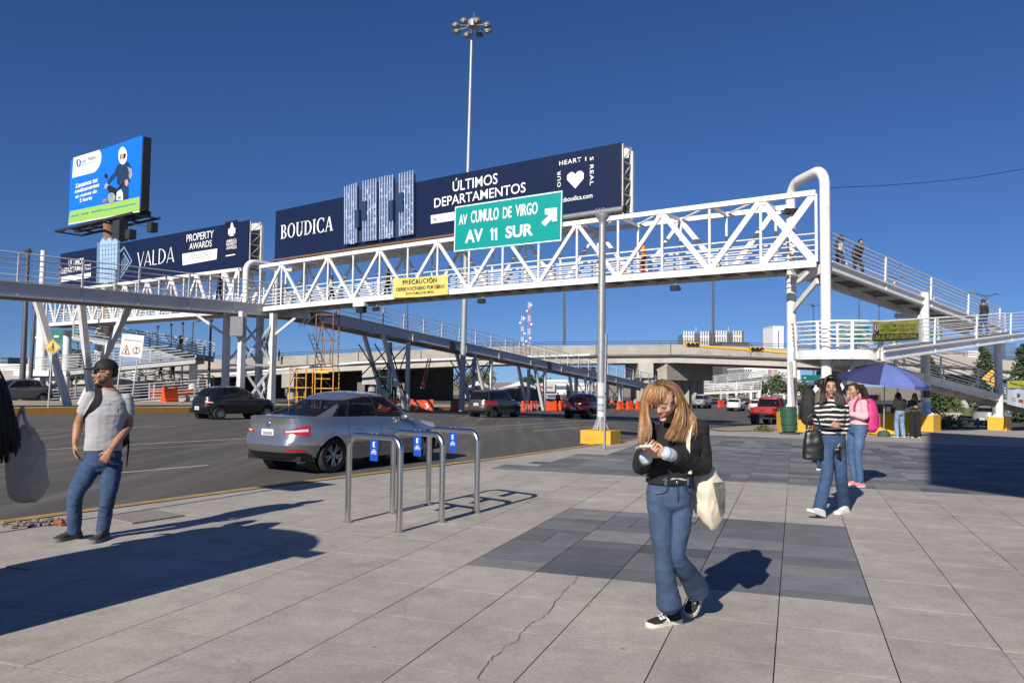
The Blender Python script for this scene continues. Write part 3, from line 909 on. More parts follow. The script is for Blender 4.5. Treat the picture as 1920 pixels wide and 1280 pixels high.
# ------------------------------------------------------------------ billboards and signs
navy = M('navy_print', (.0072, .0145, .050), .42, var=.06, scale=.4, spec=.25)
navy2 = M('navy_print_dark', (.006, .009, .026), .4, var=.05)
wprint = M('white_print', (.80, .80, .80), .5, var=.02)
gprint = M('grey_print', (.25, .26, .29), .5, var=.02)
class Plane:
  """a printed face in the world; maps photo pixels to points on it"""
  def __init__(s, org, ax, ay):
    s.o = Vector(org); s.ax = Vector(ax).normalized(); s.ay = Vector(ay).normalized(); s.n = s.ax.cross(s.ay).normalized()
    s.ay = s.n.cross(s.ax).normalized()
  def uv(s, px, py):
    d = ray(px, py); c = Vector((0, 0, CH))
    t = (s.o - c).dot(s.n) / d.dot(s.n); p = c + d * t - s.o
    return p.dot(s.ax), p.dot(s.ay)
  def text(s, root, st, ll, lr, tl, mat, bold=.012, spacing=1.0, rot=0, lift=.008):
    u0, v0 = s.uv(*ll); u1, v1 = s.uv(*lr); u2, v2 = s.uv(*tl)
    if rot == 0: lettering(root, st, s.o + s.ax * u0 + s.ay * ((v0 + v1) / 2), s.ax, s.ay, u1 - u0, v2 - v0, mat, bold, spacing, lift=lift)
    elif rot == 1: lettering(root, st, s.o + s.ax * u0 + s.ay * v0, s.ay, -s.ax, abs(v1 - v0), abs(u2 - u0), mat, bold, spacing, lift=lift)      # reading upwards
    else: lettering(root, st, s.o + s.ax * u0 + s.ay * v0, -s.ay, s.ax, abs(v1 - v0), abs(u2 - u0), mat, bold, spacing, lift=lift)                 # reading downwards
  def poly(s, root, name, pxs, mat, lift=.005):
    flat(root, name, [[s.uv(*p) for p in q] for q in pxs], s.o, s.ax, s.ay, mat, lift)
  def slab(s, root, name, pxs, mat, d0, d1):
    q = [s.uv(*p) for p in pxs]
    return MB().prism(q, s.ax, s.ay, s.o + s.n * ((d0 + d1) / 2), s.n, d1 - d0).build(name, mat, root)

# serif capitals cut as polygons on a unit square (thick and thin strokes)
def ringp(cx, cy, rx, ry, tx, ty, a0=0, a1=360, n=18):
  o = ell(cx, cy, rx, ry, n, a0, a1); i = ell(cx, cy, rx - tx, ry - ty, n, a0, a1)
  return [[o[k], o[(k + 1) % len(o)], i[(k + 1) % len(o)], i[k]] for k in range(n)]
def rc(x0, y0, x1, y1): return [[(x0, y0), (x1, y0), (x1, y1), (x0, y1)]]
SERIF = {
 'B': (.66, rc(.04, 0, .30, .05) + rc(.04, .95, .30, 1) + rc(.10, 0, .24, 1) + ringp(.30, .74, .26, .26, .13, .05, -90, 90) + ringp(.30, .25, .33, .25, .15, .05, -90, 90)),
 'O': (.80, ringp(.40, .5, .38, .52, .14, .05)),
 'U': (.76, rc(.02, .95, .30, 1) + rc(.50, .95, .74, 1) + rc(.09, .3, .23, 1) + rc(.60, .3, .65, 1) + ringp(.37, .32, .28, .34, .14, .06, 180, 360)),
 'D': (.78, rc(.03, 0, .3, .05) + rc(.03, .95, .3, 1) + rc(.09, 0, .23, 1) + ringp(.28, .5, .47, .5, .15, .05, -90, 90)),
 'I': (.34, rc(.03, 0, .31, .05) + rc(.03, .95, .31, 1) + rc(.10, 0, .24, 1)),
 'C': (.72, ringp(.42, .5, .40, .52, .15, .05, 45, 315) + rc(.66, .72, .71, .98) + rc(.66, .02, .71, .24)),
 'A': (.80, [[(.36, 1), (.44, 1), (.14, 0), (.08, 0)], [(.36, 1), (.48, 1), (.74, 0), (.58, 0)]] + rc(.0, 0, .22, .045) + rc(.50, 0, .80, .045) + rc(.2, .30, .62, .35)),
}
THIN = {
 'V': (.70, [[(.0, 1), (.10, 1), (.38, 0), (.32, 0)], [(.66, 1), (.70, 1), (.38, 0), (.33, 0)]]),
 'A': (.74, [[(.34, 1), (.38, 1), (.06, 0), (.01, 0)], [(.34, 1), (.40, 1), (.73, 0), (.62, 0)]] + rc(.16, .25, .56, .29)),
 'L': (.56, rc(.06, 0, .16, 1) + rc(.06, 0, .52, .05)),
 'D': (.80, rc(.06, 0, .15, 1) + ringp(.15, .5, .60, .5, .12, .04, -90, 90)),
}
def glyphs(pl, root, st, font, ll, lr, tl, mat):
  u0, v0 = pl.uv(*ll); u1, _ = pl.uv(*lr); _, v1 = pl.uv(*tl)
  W = sum(font[c][0] + .06 for c in st); x = 0; k = (u1 - u0) / W
  for c in st:
    ps = [[(u0 + (x + a) * k, v0 + b * (v1 - v0)) for a, b in p] for p in font[c][1]]
    flat(root, 'lettering', ps, pl.o, pl.ax, pl.ay, mat, .012); x += font[c][0] + .06

def bridge_board(name, label, px0, px1, zb, zt, side=.35, th=.85, frame_end=True):
  ta, tb = t_at(px0, side), t_at(px1, side)          # ta is the far (left) end
  root = thing(name, label, 'billboard', bp(tb, side, zb), group='billboards over the avenue')
  n = 10
  for s, nm in ((side, 'front_sheet'), (side + th, 'back_sheet')):
    o = MB()
    f = [[bp(ta + (tb - ta) * i / n, s + dx, zb), bp(ta + (tb - ta) * i / n, s + dx, zt)] for dx in (0, .03) for i in range(n + 1)]
    o.grid(f[:n + 1]); o.grid(f[n + 1:][::-1])
    o.add([f[0][0], f[0][1], f[n + 1][1], f[n + 1][0]], [(0, 1, 2, 3)]); o.add([f[n][0], f[n][1], f[-1][1], f[-1][0]], [(0, 1, 2, 3)])
    o.add([q[1] for q in f[:n + 1]] + [q[1] for q in f[n + 1:]], [(i, i + 1, n + 2 + i, n + 1 + i) for i in range(n)])
    o.build(nm, navy if s == side else M('billboard_back', (.6, .6, .6), .6), root)
  for z in (zb + .05,):
    MB().bar(bp(ta, side - .02, zb - .06), bp(tb, side - .02, zb - .06), .12, .10).build('bottom_beam', rust, root)
  m = max(3, int((ta - tb) / 2.1))
  for i in range(m + 1):
    t = tb + (ta - tb) * i / m
    MB().bar(bp(t, side + .1, 8.9), bp(t, side + .1, zb - .1), .10, .10).build('support_stub', rust if i % 3 else white, root)
    MB().bar(bp(t, side - .1, zb - .13), bp(t, side + th, zb - .13), .08, .08).build('support_bracket', rust, root)
  if frame_end:
    fm = M('frame_white_rust', (.55, .53, .5), .6, var=.2, scale=5, dirt=(.2, .1, .05), dirt_scale=2, dirt_amt=.7)
    t = tb - .04
    for s in (side + .06, side + th):
      MB().bar(bp(t, s, zb - .1), bp(t, s, zt - .05), .07, .07, BD).build('frame_post', fm, root)
    k = 4
    for i in range(k + 1):
      z = zb + (zt - .1 - zb) * i / k
      MB().bar(bp(t, side + .06, z), bp(t, side + th, z), .05, .05).build('frame_rung', fm, root)
      if i < k: MB().bar(bp(t, side + .06, z), bp(t, side + th, z + (zt - .1 - zb) / k), .04, .04).build('frame_brace', fm, root)
    MB().bar(bp(tb - .1, side + th + .05, zb - .3), bp(tb - .1, side + th + .05, zt - .2), .16, .10, BD).build('folded_canvas', M('folded_canvas', (.6, .6, .58), .9), root)
    MB().bar(bp(tb, side - .03, zb), bp(tb, side - .03, zt), .06, .05, BD).build('frame_edge', navy2, root)
  o = bp(ta, side, zb)
  ax = (bp(tb, side, zb) - o)
  return root, Plane(o, ax, UPV)
ZB0, ZT0 = 9.25, 12.28
bb, pl = bridge_board('billboard', 'long navy billboard lettered BOUDICA standing on the main truss', 512, 1164, ZB0, ZT0)
glyphs(pl, bb, 'BOUDICA', SERIF, (526, 448.5), (626, 431.5), (527, 422.5), wprint)
def wing(pl, root, x0, x1, top0, top1, bot0, bot1, fins, mat, fin_m, d=.16, over=0.):
  """one wing of the printed tower: pale facade slab with tall fins"""
  s = pl.slab(root, 'tower_cutout', [(x0, bot0), (x1, bot1), (x1, top1 + 6), (x0, top0 + 6)], mat, .03, .03 + d)
  for i in range(fins):
    f = i / (fins - 1); x = x0 + (x1 - x0) * f
    q = [pl.uv(x - .55, bot0 + (bot1 - bot0) * f), pl.uv(x + .55, bot0 + (bot1 - bot0) * f), pl.uv(x + .55, top0 + (top1 - top0) * f), pl.uv(x - .55, top0 + (top1 - top0) * f)]
    MB().prism(q, pl.ax, pl.ay, pl.o + pl.n * (.03 + d + .04), pl.n, .08).build('fin', fin_m, s)
  for j in range(22):
    fx_, fy_ = rnd.randrange(fins - 1), rnd.random() * .9; xa = x0 + (x1 - x0) * (fx_ + .2) / (fins - 1); xb = x0 + (x1 - x0) * (fx_ + .8) / (fins - 1); ya = bot0 + (top0 + 10 - bot0) * fy_; hh = rnd.choice((2.5, 4, 7))
    flat(s, 'lit_window', [[pl.uv(xa, ya), pl.uv(xb, ya - .6), pl.uv(xb, ya - .6 - hh), pl.uv(xa, ya - hh)]], pl.o, pl.ax, pl.ay, finm, .03 + d + .006)
  for j in range(9):
    f = (j + .5) / 9
    y0 = bot0 + (top0 + 8 - bot0) * f; y1 = bot1 + (top1 + 8 - bot1) * f
    flat(s, 'floor_band', [[pl.uv(x0, y0), pl.uv(x1, y1), pl.uv(x1, y1 - .9), pl.uv(x0, y0 - .9)]], pl.o, pl.ax, pl.ay, MAT['tower_band'], .03 + d + .004)
tow = M('tower_print', (.045, .09, .20), .4, var=.35, scale=3.5); finm = M('tower_fin', (.44, .51, .66), .4, var=.12, scale=3); M('tower_band', (.22, .33, .55), .4, var=.6, scale=6)
dk = M('tower_core_print', (.02, .042, .10), .4)
pl.slab(bb, 'tower_core', [(671, 456), (693, 452), (690, 352), (672, 356)], dk, .02, .06)
pl.slab(bb, 'tower_core', [(741, 447), (757, 444), (756, 340), (742, 344)], dk, .02, .06)
wing(pl, bb, 652.5, 674, 352, 344, 459, 456, 6, tow, finm)
wing(pl, bb, 687, 711, 341, 336, 454, 451, 6, tow, finm)
wing(pl, bb, 718, 742, 334, 329, 450, 446, 6, tow, finm)
wing(pl, bb, 755, 780, 327, 321, 444, 440, 6, tow, finm)
z2 = lambda x, y: (480 + x * .3047, 230 + y * .3047)
for (x0, x1, y0, y1) in ((633, 655, 545, 655), (672, 699, 492, 610), (838, 864, 488, 612), (897, 926, 440, 558)):
  pl.slab(bb, 'tower_recess', [z2(x0, y1), z2(x1, y1 - 6), z2(x1, y0 - 6), z2(x0, y0)], dk, .02, .29)
pl.text(bb, 'ÚLTIMOS', (849, 361), (933, 343.3), (849.8, 336.5), wprint, .006)
pl.text(bb, 'DEPARTAMENTOS', (814.3, 390.6), (985.6, 359.5), (815, 373), wprint, .006)
pl.poly(bb, 'phone_panel', [[(808, 419.5), (893, 407), (893, 391), (808, 404)]], wprint)
pl.poly(bb, 'phone_icon', [[(816 + 3.2 * math.cos(a * .6), 411.5 + 3.2 * math.sin(a * .6)) for a in range(10)]], gprint, .008)
pl.text(bb, '(221) 64', (821, 414), (856, 408.5), (821, 406), gprint, 0, lift=.012)
pl.text(bb, 'HEART', (1048.7, 310.7), (1090, 303), (1048.7, 302.5), wprint, .01, 1.15)
pl.text(bb, 'I', (1097.5, 302), (1099.3, 301.6), (1097.5, 294.5), wprint, .01)
pl.text(bb, 'S REAL', (1106, 295), (1106, 348), (1113, 295), wprint, .01, 1.15, rot=2)
pl.text(bb, 'OUR', (1051.5, 350.5), (1051.5, 320), (1045, 350.5), wprint, .01, 1.2, rot=1)
hz_ = lambda x, y: (840 + x * .3047, 230 + y * .3047)
pl.poly(bb, 'heart', [[hz_(*p) for p in ((783, 405), (733, 352), (733, 325), (752, 307), (768, 304), (783, 318), (800, 299), (822, 297), (836, 312), (834, 345))]], wprint)
pl.text(bb, 'eboudica.com', (1054, 379.3), (1111, 370.8), (1054, 370.5), wprint, .008)

bv, pv = bridge_board('billboard', 'navy billboard lettered VALDA standing on the farther truss', 108, 463, 9.0, 12.05)
glyphs(pv, bv, 'VALDA', THIN, (257, 501), (328, 488.5), (257.4, 473.7), wprint)
pv.text(bv, 'PROPERTY', (349.7, 456), (400.5, 443.2), (349.7, 442.5), wprint, .004)
pv.text(bv, 'AWARDS', (355, 469.5), (397, 461), (355, 457.5), wprint, .004)
pv.poly(bv, 'winners_panel', [[(342.7, 497.4), (406, 486), (407.5, 466), (341.8, 476)]], wprint)
pv.text(bv, 'WINNERS', (353, 489), (397, 481), (353, 478.5), gprint, 0, lift=.012)
pv.poly(bv, 'award_strip', [[(422, 488), (446, 483.5), (446, 412), (422, 417)]], navy2)
zz1 = lambda x, y: (x * .3046, 230 + y * .3046)
for y0, s_t in ((742, 'AMERICA'), (763, 'PROPERTY'), (784, 'AWARDS')):
  pv.text(bv, s_t, zz1(1394, y0), zz1(1457, y0 - 12), zz1(1394, y0 - 19), wprint, .008, lift=.012)
pv.poly(bv, 'award_bar', [[zz1(1390, 824), zz1(1448, 814), zz1(1448, 807), zz1(1390, 817)]], wprint, .012)
pv.poly(bv, 'award_crest', [[zz1(1405, 690), zz1(1448, 682), zz1(1450, 650), zz1(1440, 645), zz1(1432, 615), zz1(1425, 615), zz1(1418, 650), zz1(1407, 655)], [zz1(1412, 700), zz1(1442, 695), zz1(1438, 688), zz1(1416, 692)]], wprint, .012)
pv.text(bv, 'ÚLTIMOS', zz1(422, 886), zz1(515, 868), zz1(422, 838), wprint, .006)
pv.text(bv, 'DEPARTAMENTOS', zz1(380, 932), zz1(560, 902), zz1(380, 898), wprint, .006)
pv.poly(bv, 'phone_panel', [[zz1(372, 982), zz1(558, 952), zz1(560, 922), zz1(375, 950)]], wprint)
pale = M('diamond_print', (.20, .30, .48), .5)
pv.poly(bv, 'diamond_logo', [[zz1(765, 760), zz1(815, 852), zz1(808, 852), zz1(765, 772)], [zz1(815, 852), zz1(742, 962), zz1(742, 948), zz1(808, 852)], [zz1(765, 760), zz1(738, 790), zz1(738, 802), zz1(765, 772)],
   [zz1(760, 795), zz1(798, 855), zz1(790, 858), zz1(760, 808)], [zz1(798, 855), zz1(745, 930), zz1(745, 918), zz1(790, 856)]] + [[zz1(748 + i * 8, 905 - i * 9), zz1(751 + i * 8, 903 - i * 9), zz1(751 + i * 8, 850 - (2 - abs(i - 2)) * 14), zz1(748 + i * 8, 850 - (2 - abs(i - 2)) * 14)] for i in range(5)], pale, .008)
vt = M('valda_tower_print', (.34, .48, .62), .3, var=.15, scale=2.5); vt2 = M('valda_tower_dark', (.13, .22, .34), .3, var=.2, scale=2)
t_ = pv.slab(bv, 'tower_cutout', [zz1(632, 992), zz1(738, 980), zz1(742, 735), zz1(722, 715), zz1(712, 738), zz1(690, 708), zz1(672, 735), zz1(650, 712), zz1(634, 740)], vt, .04, .24)
pv.slab(bv, 'tower_cutout', [zz1(606, 990), zz1(632, 992), zz1(634, 740), zz1(612, 742)], vt2, .03, .18)
for j in range(8):
  flat(t_, 'mullion', [[pv.uv(*zz1(634, 760 + j * 28)), pv.uv(*zz1(740, 752 + j * 28)), pv.uv(*zz1(740, 755 + j * 28)), pv.uv(*zz1(634, 763 + j * 28))]], pv.o, pv.ax, pv.ay, vt2, .245)
for j in range(5):
  x = 650 + j * 18
  flat(t_, 'mullion', [[pv.uv(*zz1(x, 985)), pv.uv(*zz1(x + 2.5, 985)), pv.uv(*zz1(x + 2.5, 745)), pv.uv(*zz1(x, 745))]], pv.o, pv.ax, pv.ay, vt2, .246)

# ---- pharmacy billboard on a single mast
c_bl, c_br, c_tr = at(128, 421, 78.5), at(262, 397, 70), at(272, 259, 70)
c_tl = at(137, 296, 78.5)
zb_, zt_ = (c_bl.z + c_br.z) / 2, (c_tl.z + c_tr.z) / 2
o_ = Vector((c_bl.x, c_bl.y, zb_)); axx = Vector((c_br.x - c_bl.x, c_br.y - c_bl.y, 0)); Wd = axx.length; axn = axx.normalized()
nn = axn.cross(UPV)                                        # towards the camera side
if nn.y > 0: nn = -nn
ph = thing('billboard', 'tall blue and green pharmacy billboard on a rusty mast', 'billboard', (o_ + axx / 2 - UPV * 15), group='billboards over the avenue')
pp = Plane(o_, axn, UPV)
H_ = zt_ - zb_
def pbox(name, u0, u1, v0, v1, d0, d1, mat):
  return MB().box(o_ + axn * ((u0 + u1) / 2) + UPV * ((v0 + v1) / 2) + pp.n * ((d0 + d1) / 2), (u1 - u0, v1 - v0, d1 - d0), (axn, UPV, pp.n)).build(name, mat, ph)
blue_p = M('bright_blue_print', (.004, .16, .80), .45, var=.03); green_p = M('green_print', (.28, .50, .10), .5, var=.04); navyc = M('rider_jacket_print', (.012, .035, .085), .5, var=.3, scale=2)
pbox('face_sheet', 0, Wd, 0, H_, -.06, 0, blue_p)
pbox('side_frame', Wd - .02, Wd + .12, -.1, H_ - .1, -.75, -.05, darksteel)
pbox('back_frame', .1, Wd, 0, H_, -.85, -.76, darksteel)
z8 = lambda x, y: (120 + x * .15625, 250 + y * .15625)
P8 = lambda *a: [z8(x, y) for x, y in a]
pp.poly(ph, 'green_band', [P8((74, 938), (912, 762), (910, 932), (54, 1088))], green_p, .03)
pp.poly(ph, 'white_edge', [P8((54, 1088), (910, 932), (908, 943), (54, 1098))], wprint, .03)
pp.poly(ph, 'white_panel', [P8((118, 296), (430, 200), (448, 235), (453, 280), (448, 340), (425, 400), (395, 445), (365, 470), (102, 538))], wprint, .03)
pp.poly(ph, 'logo_emblem', [P8((152, 345), (160, 318), (176, 312), (170, 355), (178, 405), (160, 400)), P8((190, 310), (208, 330), (206, 380), (192, 402), (184, 402), (194, 350))], M('logo_blue', (.02, .12, .42), .5), .05)
pp.poly(ph, 'logo_emblem', [P8((170, 312), (190, 305), (196, 318), (182, 330)), P8((176, 408), (190, 404), (182, 385))], green_p, .05)
pp.text(ph, 'San Pablo', z8(215, 358), z8(386, 312), z8(215, 308), MAT['logo_blue'], .0, lift=.05)
pp.text(ph, 'FARMACIA', z8(216, 390), z8(384, 348), z8(216, 370), MAT['logo_blue'], .0, 1.25, lift=.05)
for st, ll, lr, tl in (('Llevamos tus', (148, 648), (408, 600), (148, 592)), ('medicamentos', (135, 712), (425, 655), (135, 664)), ('en menos de', (142, 775), (397, 725), (142, 732)), ('2 horas', (192, 826), (341, 800), (192, 780))):
  pp.text(ph, st, z8(*ll), z8(*lr), z8(*tl), wprint, .03, lift=.04)
for _p in ([P8((90 + i * 24, 1008 - i * 5.0), (108 + i * 24, 1004 - i * 5.0), (108 + i * 24, 984 - i * 5.0), (90 + i * 24, 988 - i * 5.0)) for i in range(16) if i not in (4, 9)] + [P8((480 + i * 30, 930 - i * 6.2), (505 + i * 30, 925 - i * 6.2), (505 + i * 30, 911 - i * 6.2), (480 + i * 30, 916 - i * 6.2)) for i in range(13)]): pp.poly(ph, 'small_print', [_p], M('green_band_print', (.05, .28, .40), .5), .05)
grey_pr = M('photo_grey_print', (.30, .31, .33), .5, var=.4, scale=3); skin_pr = M('photo_skin_print', (.50, .30, .22), .5); orange_pr = M('photo_orange_print', (.7, .12, .03), .5)
pp.poly(ph, 'rider_print', [P8((640, 385), (690, 365), (745, 338), (785, 360), (815, 440), (822, 500), (795, 580), (765, 600), (778, 660), (772, 785), (715, 800), (690, 640), (640, 610), (636, 505), (575, 570), (545, 615), (522, 600), (560, 520), (610, 470))], navyc, .03)
pp.poly(ph, 'rider_print', [P8((765, 400), (815, 430), (825, 500), (800, 560), (780, 520), (785, 470))], grey_pr, .035)
pp.poly(ph, 'helmet_print', [[z8(709 + 52 * math.cos(a) + 0, 270 + 106 * math.sin(a)) for a in [i * math.pi / 12 for i in range(24)]]], wprint, .04)
pp.poly(ph, 'visor_print', [P8((672, 262), (750, 240), (742, 300), (680, 320))], black, .045)
pp.poly(ph, 'face_print', [P8((684, 265), (722, 250), (718, 305), (688, 315))], skin_pr, .05)
pp.poly(ph, 'hand_print', [P8((488, 660), (495, 615), (525, 600), (540, 630), (515, 665)), P8((735, 620), (735, 565), (770, 555), (780, 600), (760, 640))], skin_pr, .04)
pp.poly(ph, 'motorcycle_print', [P8((635, 800), (640, 700), (690, 675), (712, 720), (715, 800))], wprint, .05)
pp.poly(ph, 'motorcycle_print', [P8((520, 640), (560, 625), (640, 665), (720, 590), (715, 615), (650, 700), (620, 740), (545, 720)), [z8(508 + 20 * math.cos(a), 512 + 28 * math.sin(a)) for a in [i * .6 for i in range(10)]], P8((512, 530), (518, 530), (540, 575), (535, 580))], black, .055)
pp.poly(ph, 'headlamp_print', [[z8(578 + 46 * math.cos(a), 775 + 62 * math.sin(a)) for a in [i * math.pi / 10 for i in range(20)]]], grey_pr, .06)
pp.poly(ph, 'indicator_print', [P8((478, 830), (475, 800), (510, 790), (522, 800), (515, 828)), P8((650, 790), (650, 765), (690, 757), (692, 785))], orange_pr, .06)
mastp = o_ + axn * (Wd * .5) + pp.n * -.8
MB().tube([(mastp.x, mastp.y, gz(mastp.x, mastp.y)), (mastp.x, mastp.y, zb_ - .2)], .62, 20).build('mast', M('rusty_mast', (.20, .11, .06), .8, var=.4, scale=1.5), ph, 60)
for v, d in ((-.55, .9), (-.55, -1.7)):
  MB().bar(o_ + axn * -.8 + UPV * (v - .0) + pp.n * d, o_ + axn * (Wd + .4) + UPV * v + pp.n * d, .16, .2).build('catwalk_beam', darksteel, ph)
for i in range(6):
  u = -.6 + (Wd + .8) * i / 5
  MB().bar(o_ + axn * u + UPV * -.6 + pp.n * 1.0, o_ + axn * u + UPV * -.6 + pp.n * -1.7, .14, .14).build('catwalk_rung', darksteel, ph)
  MB().bar(o_ + axn * u + UPV * -.6 + pp.n * .4, o_ + axn * u + UPV * .1 + pp.n * -.4, .12, .12).build('catwalk_post', darksteel, ph)
MB().bar(o_ + UPV * -.25 + pp.n * -.8, o_ + axn * Wd + UPV * -.25 + pp.n * -.8, .5, .5).build('main_beam', darksteel, ph)
for (x0, y0, x1, y1) in ((820, 1080, 1060, 1130), (690, 1210, 800, 1215)):
  a, b = at(*z8(x0, y0), 69), at(*z8(x1, y1), 66)
  MB().bar(a, b, .07).build('lamp_arm', darksteel, ph); MB().box(b, (.75, .6, .8), (axn, pp.n, UPV)).build('lamp', darksteel, ph)
MB().box(at(*z8(675, 1170), 69), (1.2, .8, 1.8), (axn, pp.n, UPV)).build('control_box', darksteel, ph)

# ---- green overhead direction sign on a cantilever pole
sp = G(1126, 830); g0 = gz(sp.x, sp.y)
gs = thing('direction_sign', 'green overhead sign reading AV CUMULO DE VIRGO on a grey cantilever pole', 'road sign', (sp.x, sp.y, g0))
yb = M('yellow_base_paint', (.58, .34, .02), .65, var=.1, scale=5, dirt=(.3, .22, .08), dirt_scale=4, dirt_amt=.5)
MB().box((sp.x, sp.y, g0 + .16), (.88, .62, .36), (Vector((AVL.x, AVL.y, 0)), AV, UPV)).build('base_block', yb, gs)
ztop = 1.55 + (717.8 - 402) * sp.y / FPX
MB().tube([(sp.x, sp.y, g0 + .34), (sp.x + .02, sp.y, ztop)], [.11, .095], 20).build('pole', galv, gs, 60)
o = MB()
for k in range(6):
  an = k * math.pi / 3; d = Vector((math.cos(an), math.sin(an), 0)); e = d.cross(UPV) * .01; c = Vector((sp.x, sp.y, g0 + .35))
  o.add([c + d * .22 + e, c + d * .1 + e, c + d * .1 + e + UPV * .32, c + d * .22 - e, c + d * .1 - e, c + d * .1 - e + UPV * .32], [(0, 1, 2), (3, 5, 4), (0, 2, 5, 3), (0, 3, 4, 1), (1, 4, 5, 2)])
o.build('gusset', galv, gs)
sr, slf = at(1053, 404, 18.9), at(853, 430, 21.1)
sax = Vector((slf.x - sr.x, slf.y - sr.y, 0)); 
arm_r = Vector((sp.x, sp.y, ztop + .10)) - sax.normalized() * .72; arm_l = Vector((sp.x, sp.y, ztop + .10)) + sax.normalized() * 3.6
MB().tube([arm_r, arm_l], .085, 16).build('arm', galv, gs, 60)
MB().tube([arm_r - sax.normalized() * .01, arm_r + sax.normalized() * .03], .1, 16).build('arm_flange', darksteel, gs)
MB().lathe((sp.x + .02, sp.y, ztop - .12), [(.10, -.12), (.11, 0), (.20, .12), (.20, .14)], 16).build('pole_head', galv, gs, 40)
for k in (-1, 0, 1):
  MB().box(Vector((sp.x, sp.y, ztop + .1)) + sax.normalized() * (k * .11), (.02, .22, .2), (sax.normalized(), Vector((-sax.normalized().y, sax.normalized().x, 0)), UPV)).build('clamp', galv, gs)
corners = [at(850.5, 473, 21.1), at(1053, 452, 18.9), at(1053, 356.5, 18.9), at(856, 388, 21.1)]
zsb = (corners[0].z + corners[1].z) / 2; zst = (corners[2].z + corners[3].z) / 2
so = Vector((corners[0].x, corners[0].y, corners[0].z)); sx = corners[1] - corners[0]
sgn = Plane(so, sx, UPV); SW = sx.length; SH = ((corners[2] - corners[1]).length + (corners[3] - corners[0]).length) / 2
sgreen = M('sign_green', (.0, .27, .25), .45, var=.03)
def sgbox(name, u0, u1, v0, v1, d0, d1, mat): 
  return MB().box(sgn.o + sgn.ax * ((u0 + u1) / 2) + sgn.ay * ((v0 + v1) / 2) + sgn.n * ((d0 + d1) / 2), (u1 - u0, v1 - v0, d1 - d0), (sgn.ax, sgn.ay, sgn.n)).build(name, mat, gs)
sgbox('panel', 0, SW, 0, SH, -.03, 0, sgreen)
for (u0, u1, v0, v1) in ((.012, SW - .012, .012, .04), (.012, SW - .012, SH - .04, SH - .012), (.012, .04, .041, SH - .041), (SW - .04, SW - .012, .041, SH - .041)):
  sgbox('border', u0, u1, v0, v1, .001, .003, wprint)
for u in (.5, 1.7, 2.9): sgbox('rear_rib', u, u + .05, .05, SH - .05, -.10, -.031, galv)
rz3 = lambda x, y: (840 + x * .3047, 230 + y * .3047)
sgn.text(gs, 'AV', rz3(68, 632), rz3(118, 624), rz3(68, 570), wprint, .018)
sgn.text(gs, 'CUMULO', rz3(141, 620), rz3(312, 596), rz3(141, 545), wprint, .018)
sgn.text(gs, 'DE', rz3(338, 591), rz3(392, 583), rz3(338, 522), wprint, .018)
sgn.text(gs, 'VIRGO', rz3(416, 581), rz3(552, 561), rz3(416, 508), wprint, .018)
sgn.text(gs, 'AV', rz3(106, 742), rz3(215, 730), rz3(106, 664), wprint, .03)
for x_ in (264, 288): sgn.poly(gs, 'lettering', [[rz3(x_ + 4, 724), rz3(x_ + 16, 722.5), rz3(x_ + 16, 648), rz3(x_ + 7, 649), rz3(x_ - 4, 664), rz3(x_ - 1, 672), rz3(x_ + 4, 668)]], wprint, .008)
sgn.text(gs, 'SUR', rz3(354, 714), rz3(524, 694), rz3(354, 640), wprint, .03)
sgn.poly(gs, 'arrow', [[rz3(*p) for p in ((575, 615), (622, 570), (597, 564), (597, 531), (672, 522), (670, 606), (640, 608), (640, 590), (598, 638))]], wprint)
# slim post beside the block
q = G(1133.5, 842)
o = thing('signpost', 'slim bare grey steel post just in front of the yellow sign base', 'post', (q.x, q.y, gz(q.x, q.y)))
MB().bar((q.x, q.y, gz(q.x, q.y)), (q.x + .03, q.y, 2.72), .055, .04, AVL).build('upright', galv, o)
MB().box((q.x + .01, q.y - .03, 1.3), (.03, .012, .05)).build('bolt', darksteel, o)
# stickers on the pole
lam = M('paper_notice', (.55, .56, .55), .8, var=.25, scale=12); 
for (y0, y1, mt) in ((717, 757, lam), (742, 746, M('pale_blue_paper', (.3, .45, .6), .8)), (760, 768, MAT['pale_blue_paper']), (771, 781, M('light_paper', (.6, .62, .64), .8, var=.2, scale=20))):
  zA, zB = [1.55 + (717.8 - y) * (sp.y - .1) / FPX for y in (y1, y0)]
  rows = [[Vector((sp.x + .113 * math.sin(a), sp.y - .113 * math.cos(a), z)) for z in (zA, zB)] for a in [R(-50 + 12 * i) for i in range(9)]]
  MB().grid(rows).build('notice', mt, gs)

# ---- banners
yban = M('yellow_banner', (.62, .52, .14), .7, var=.08, scale=4)
def banner(label, pxs, Y0, Y1, mat, nrm_flip=False, name='banner', wav=.03):
  """cloth banner hung between measured corners bl, br, tr, tl"""
  bl, br, tr, tl = [at(*p, Y) for p, Y in zip(pxs, (Y0, Y1, Y1, Y0))]
  root = thing(name, label, 'banner', bl)
  nrm = (br - bl).cross(tl - bl).normalized()
  n, m = 16, 6; f = []
  for j in range(m + 1):
    row = []
    for i in range(n + 1):
      u, v = i / n, j / m
      p = (bl * (1 - u) + br * u) * (1 - v) + (tl * (1 - u) + tr * u) * v
      row.append(p + nrm * (wav * math.sin(u * 21 + v * 3) * (.3 + .7 * math.sin(v * math.pi))) - UPV * (.04 * math.sin(math.pi * u) * (1 if j in (0, m) else .5)))
    f.append(row)
  MB().grid(f).build('cloth', mat, root, 180)
  for c in (bl, br, tr, tl): MB().tube([c, c - nrm * .12 + UPV * .04], .008, 5).build('tie', black, root)
  return root, Plane(bl + nrm * .03, br - bl, tl - bl)
dkp = M('dark_print', (.03, .025, .01), .6)
Yl, Yr = bp(t_at(738, -.14), -.14, 6).y, bp(t_at(839, -.14), -.14, 6).y
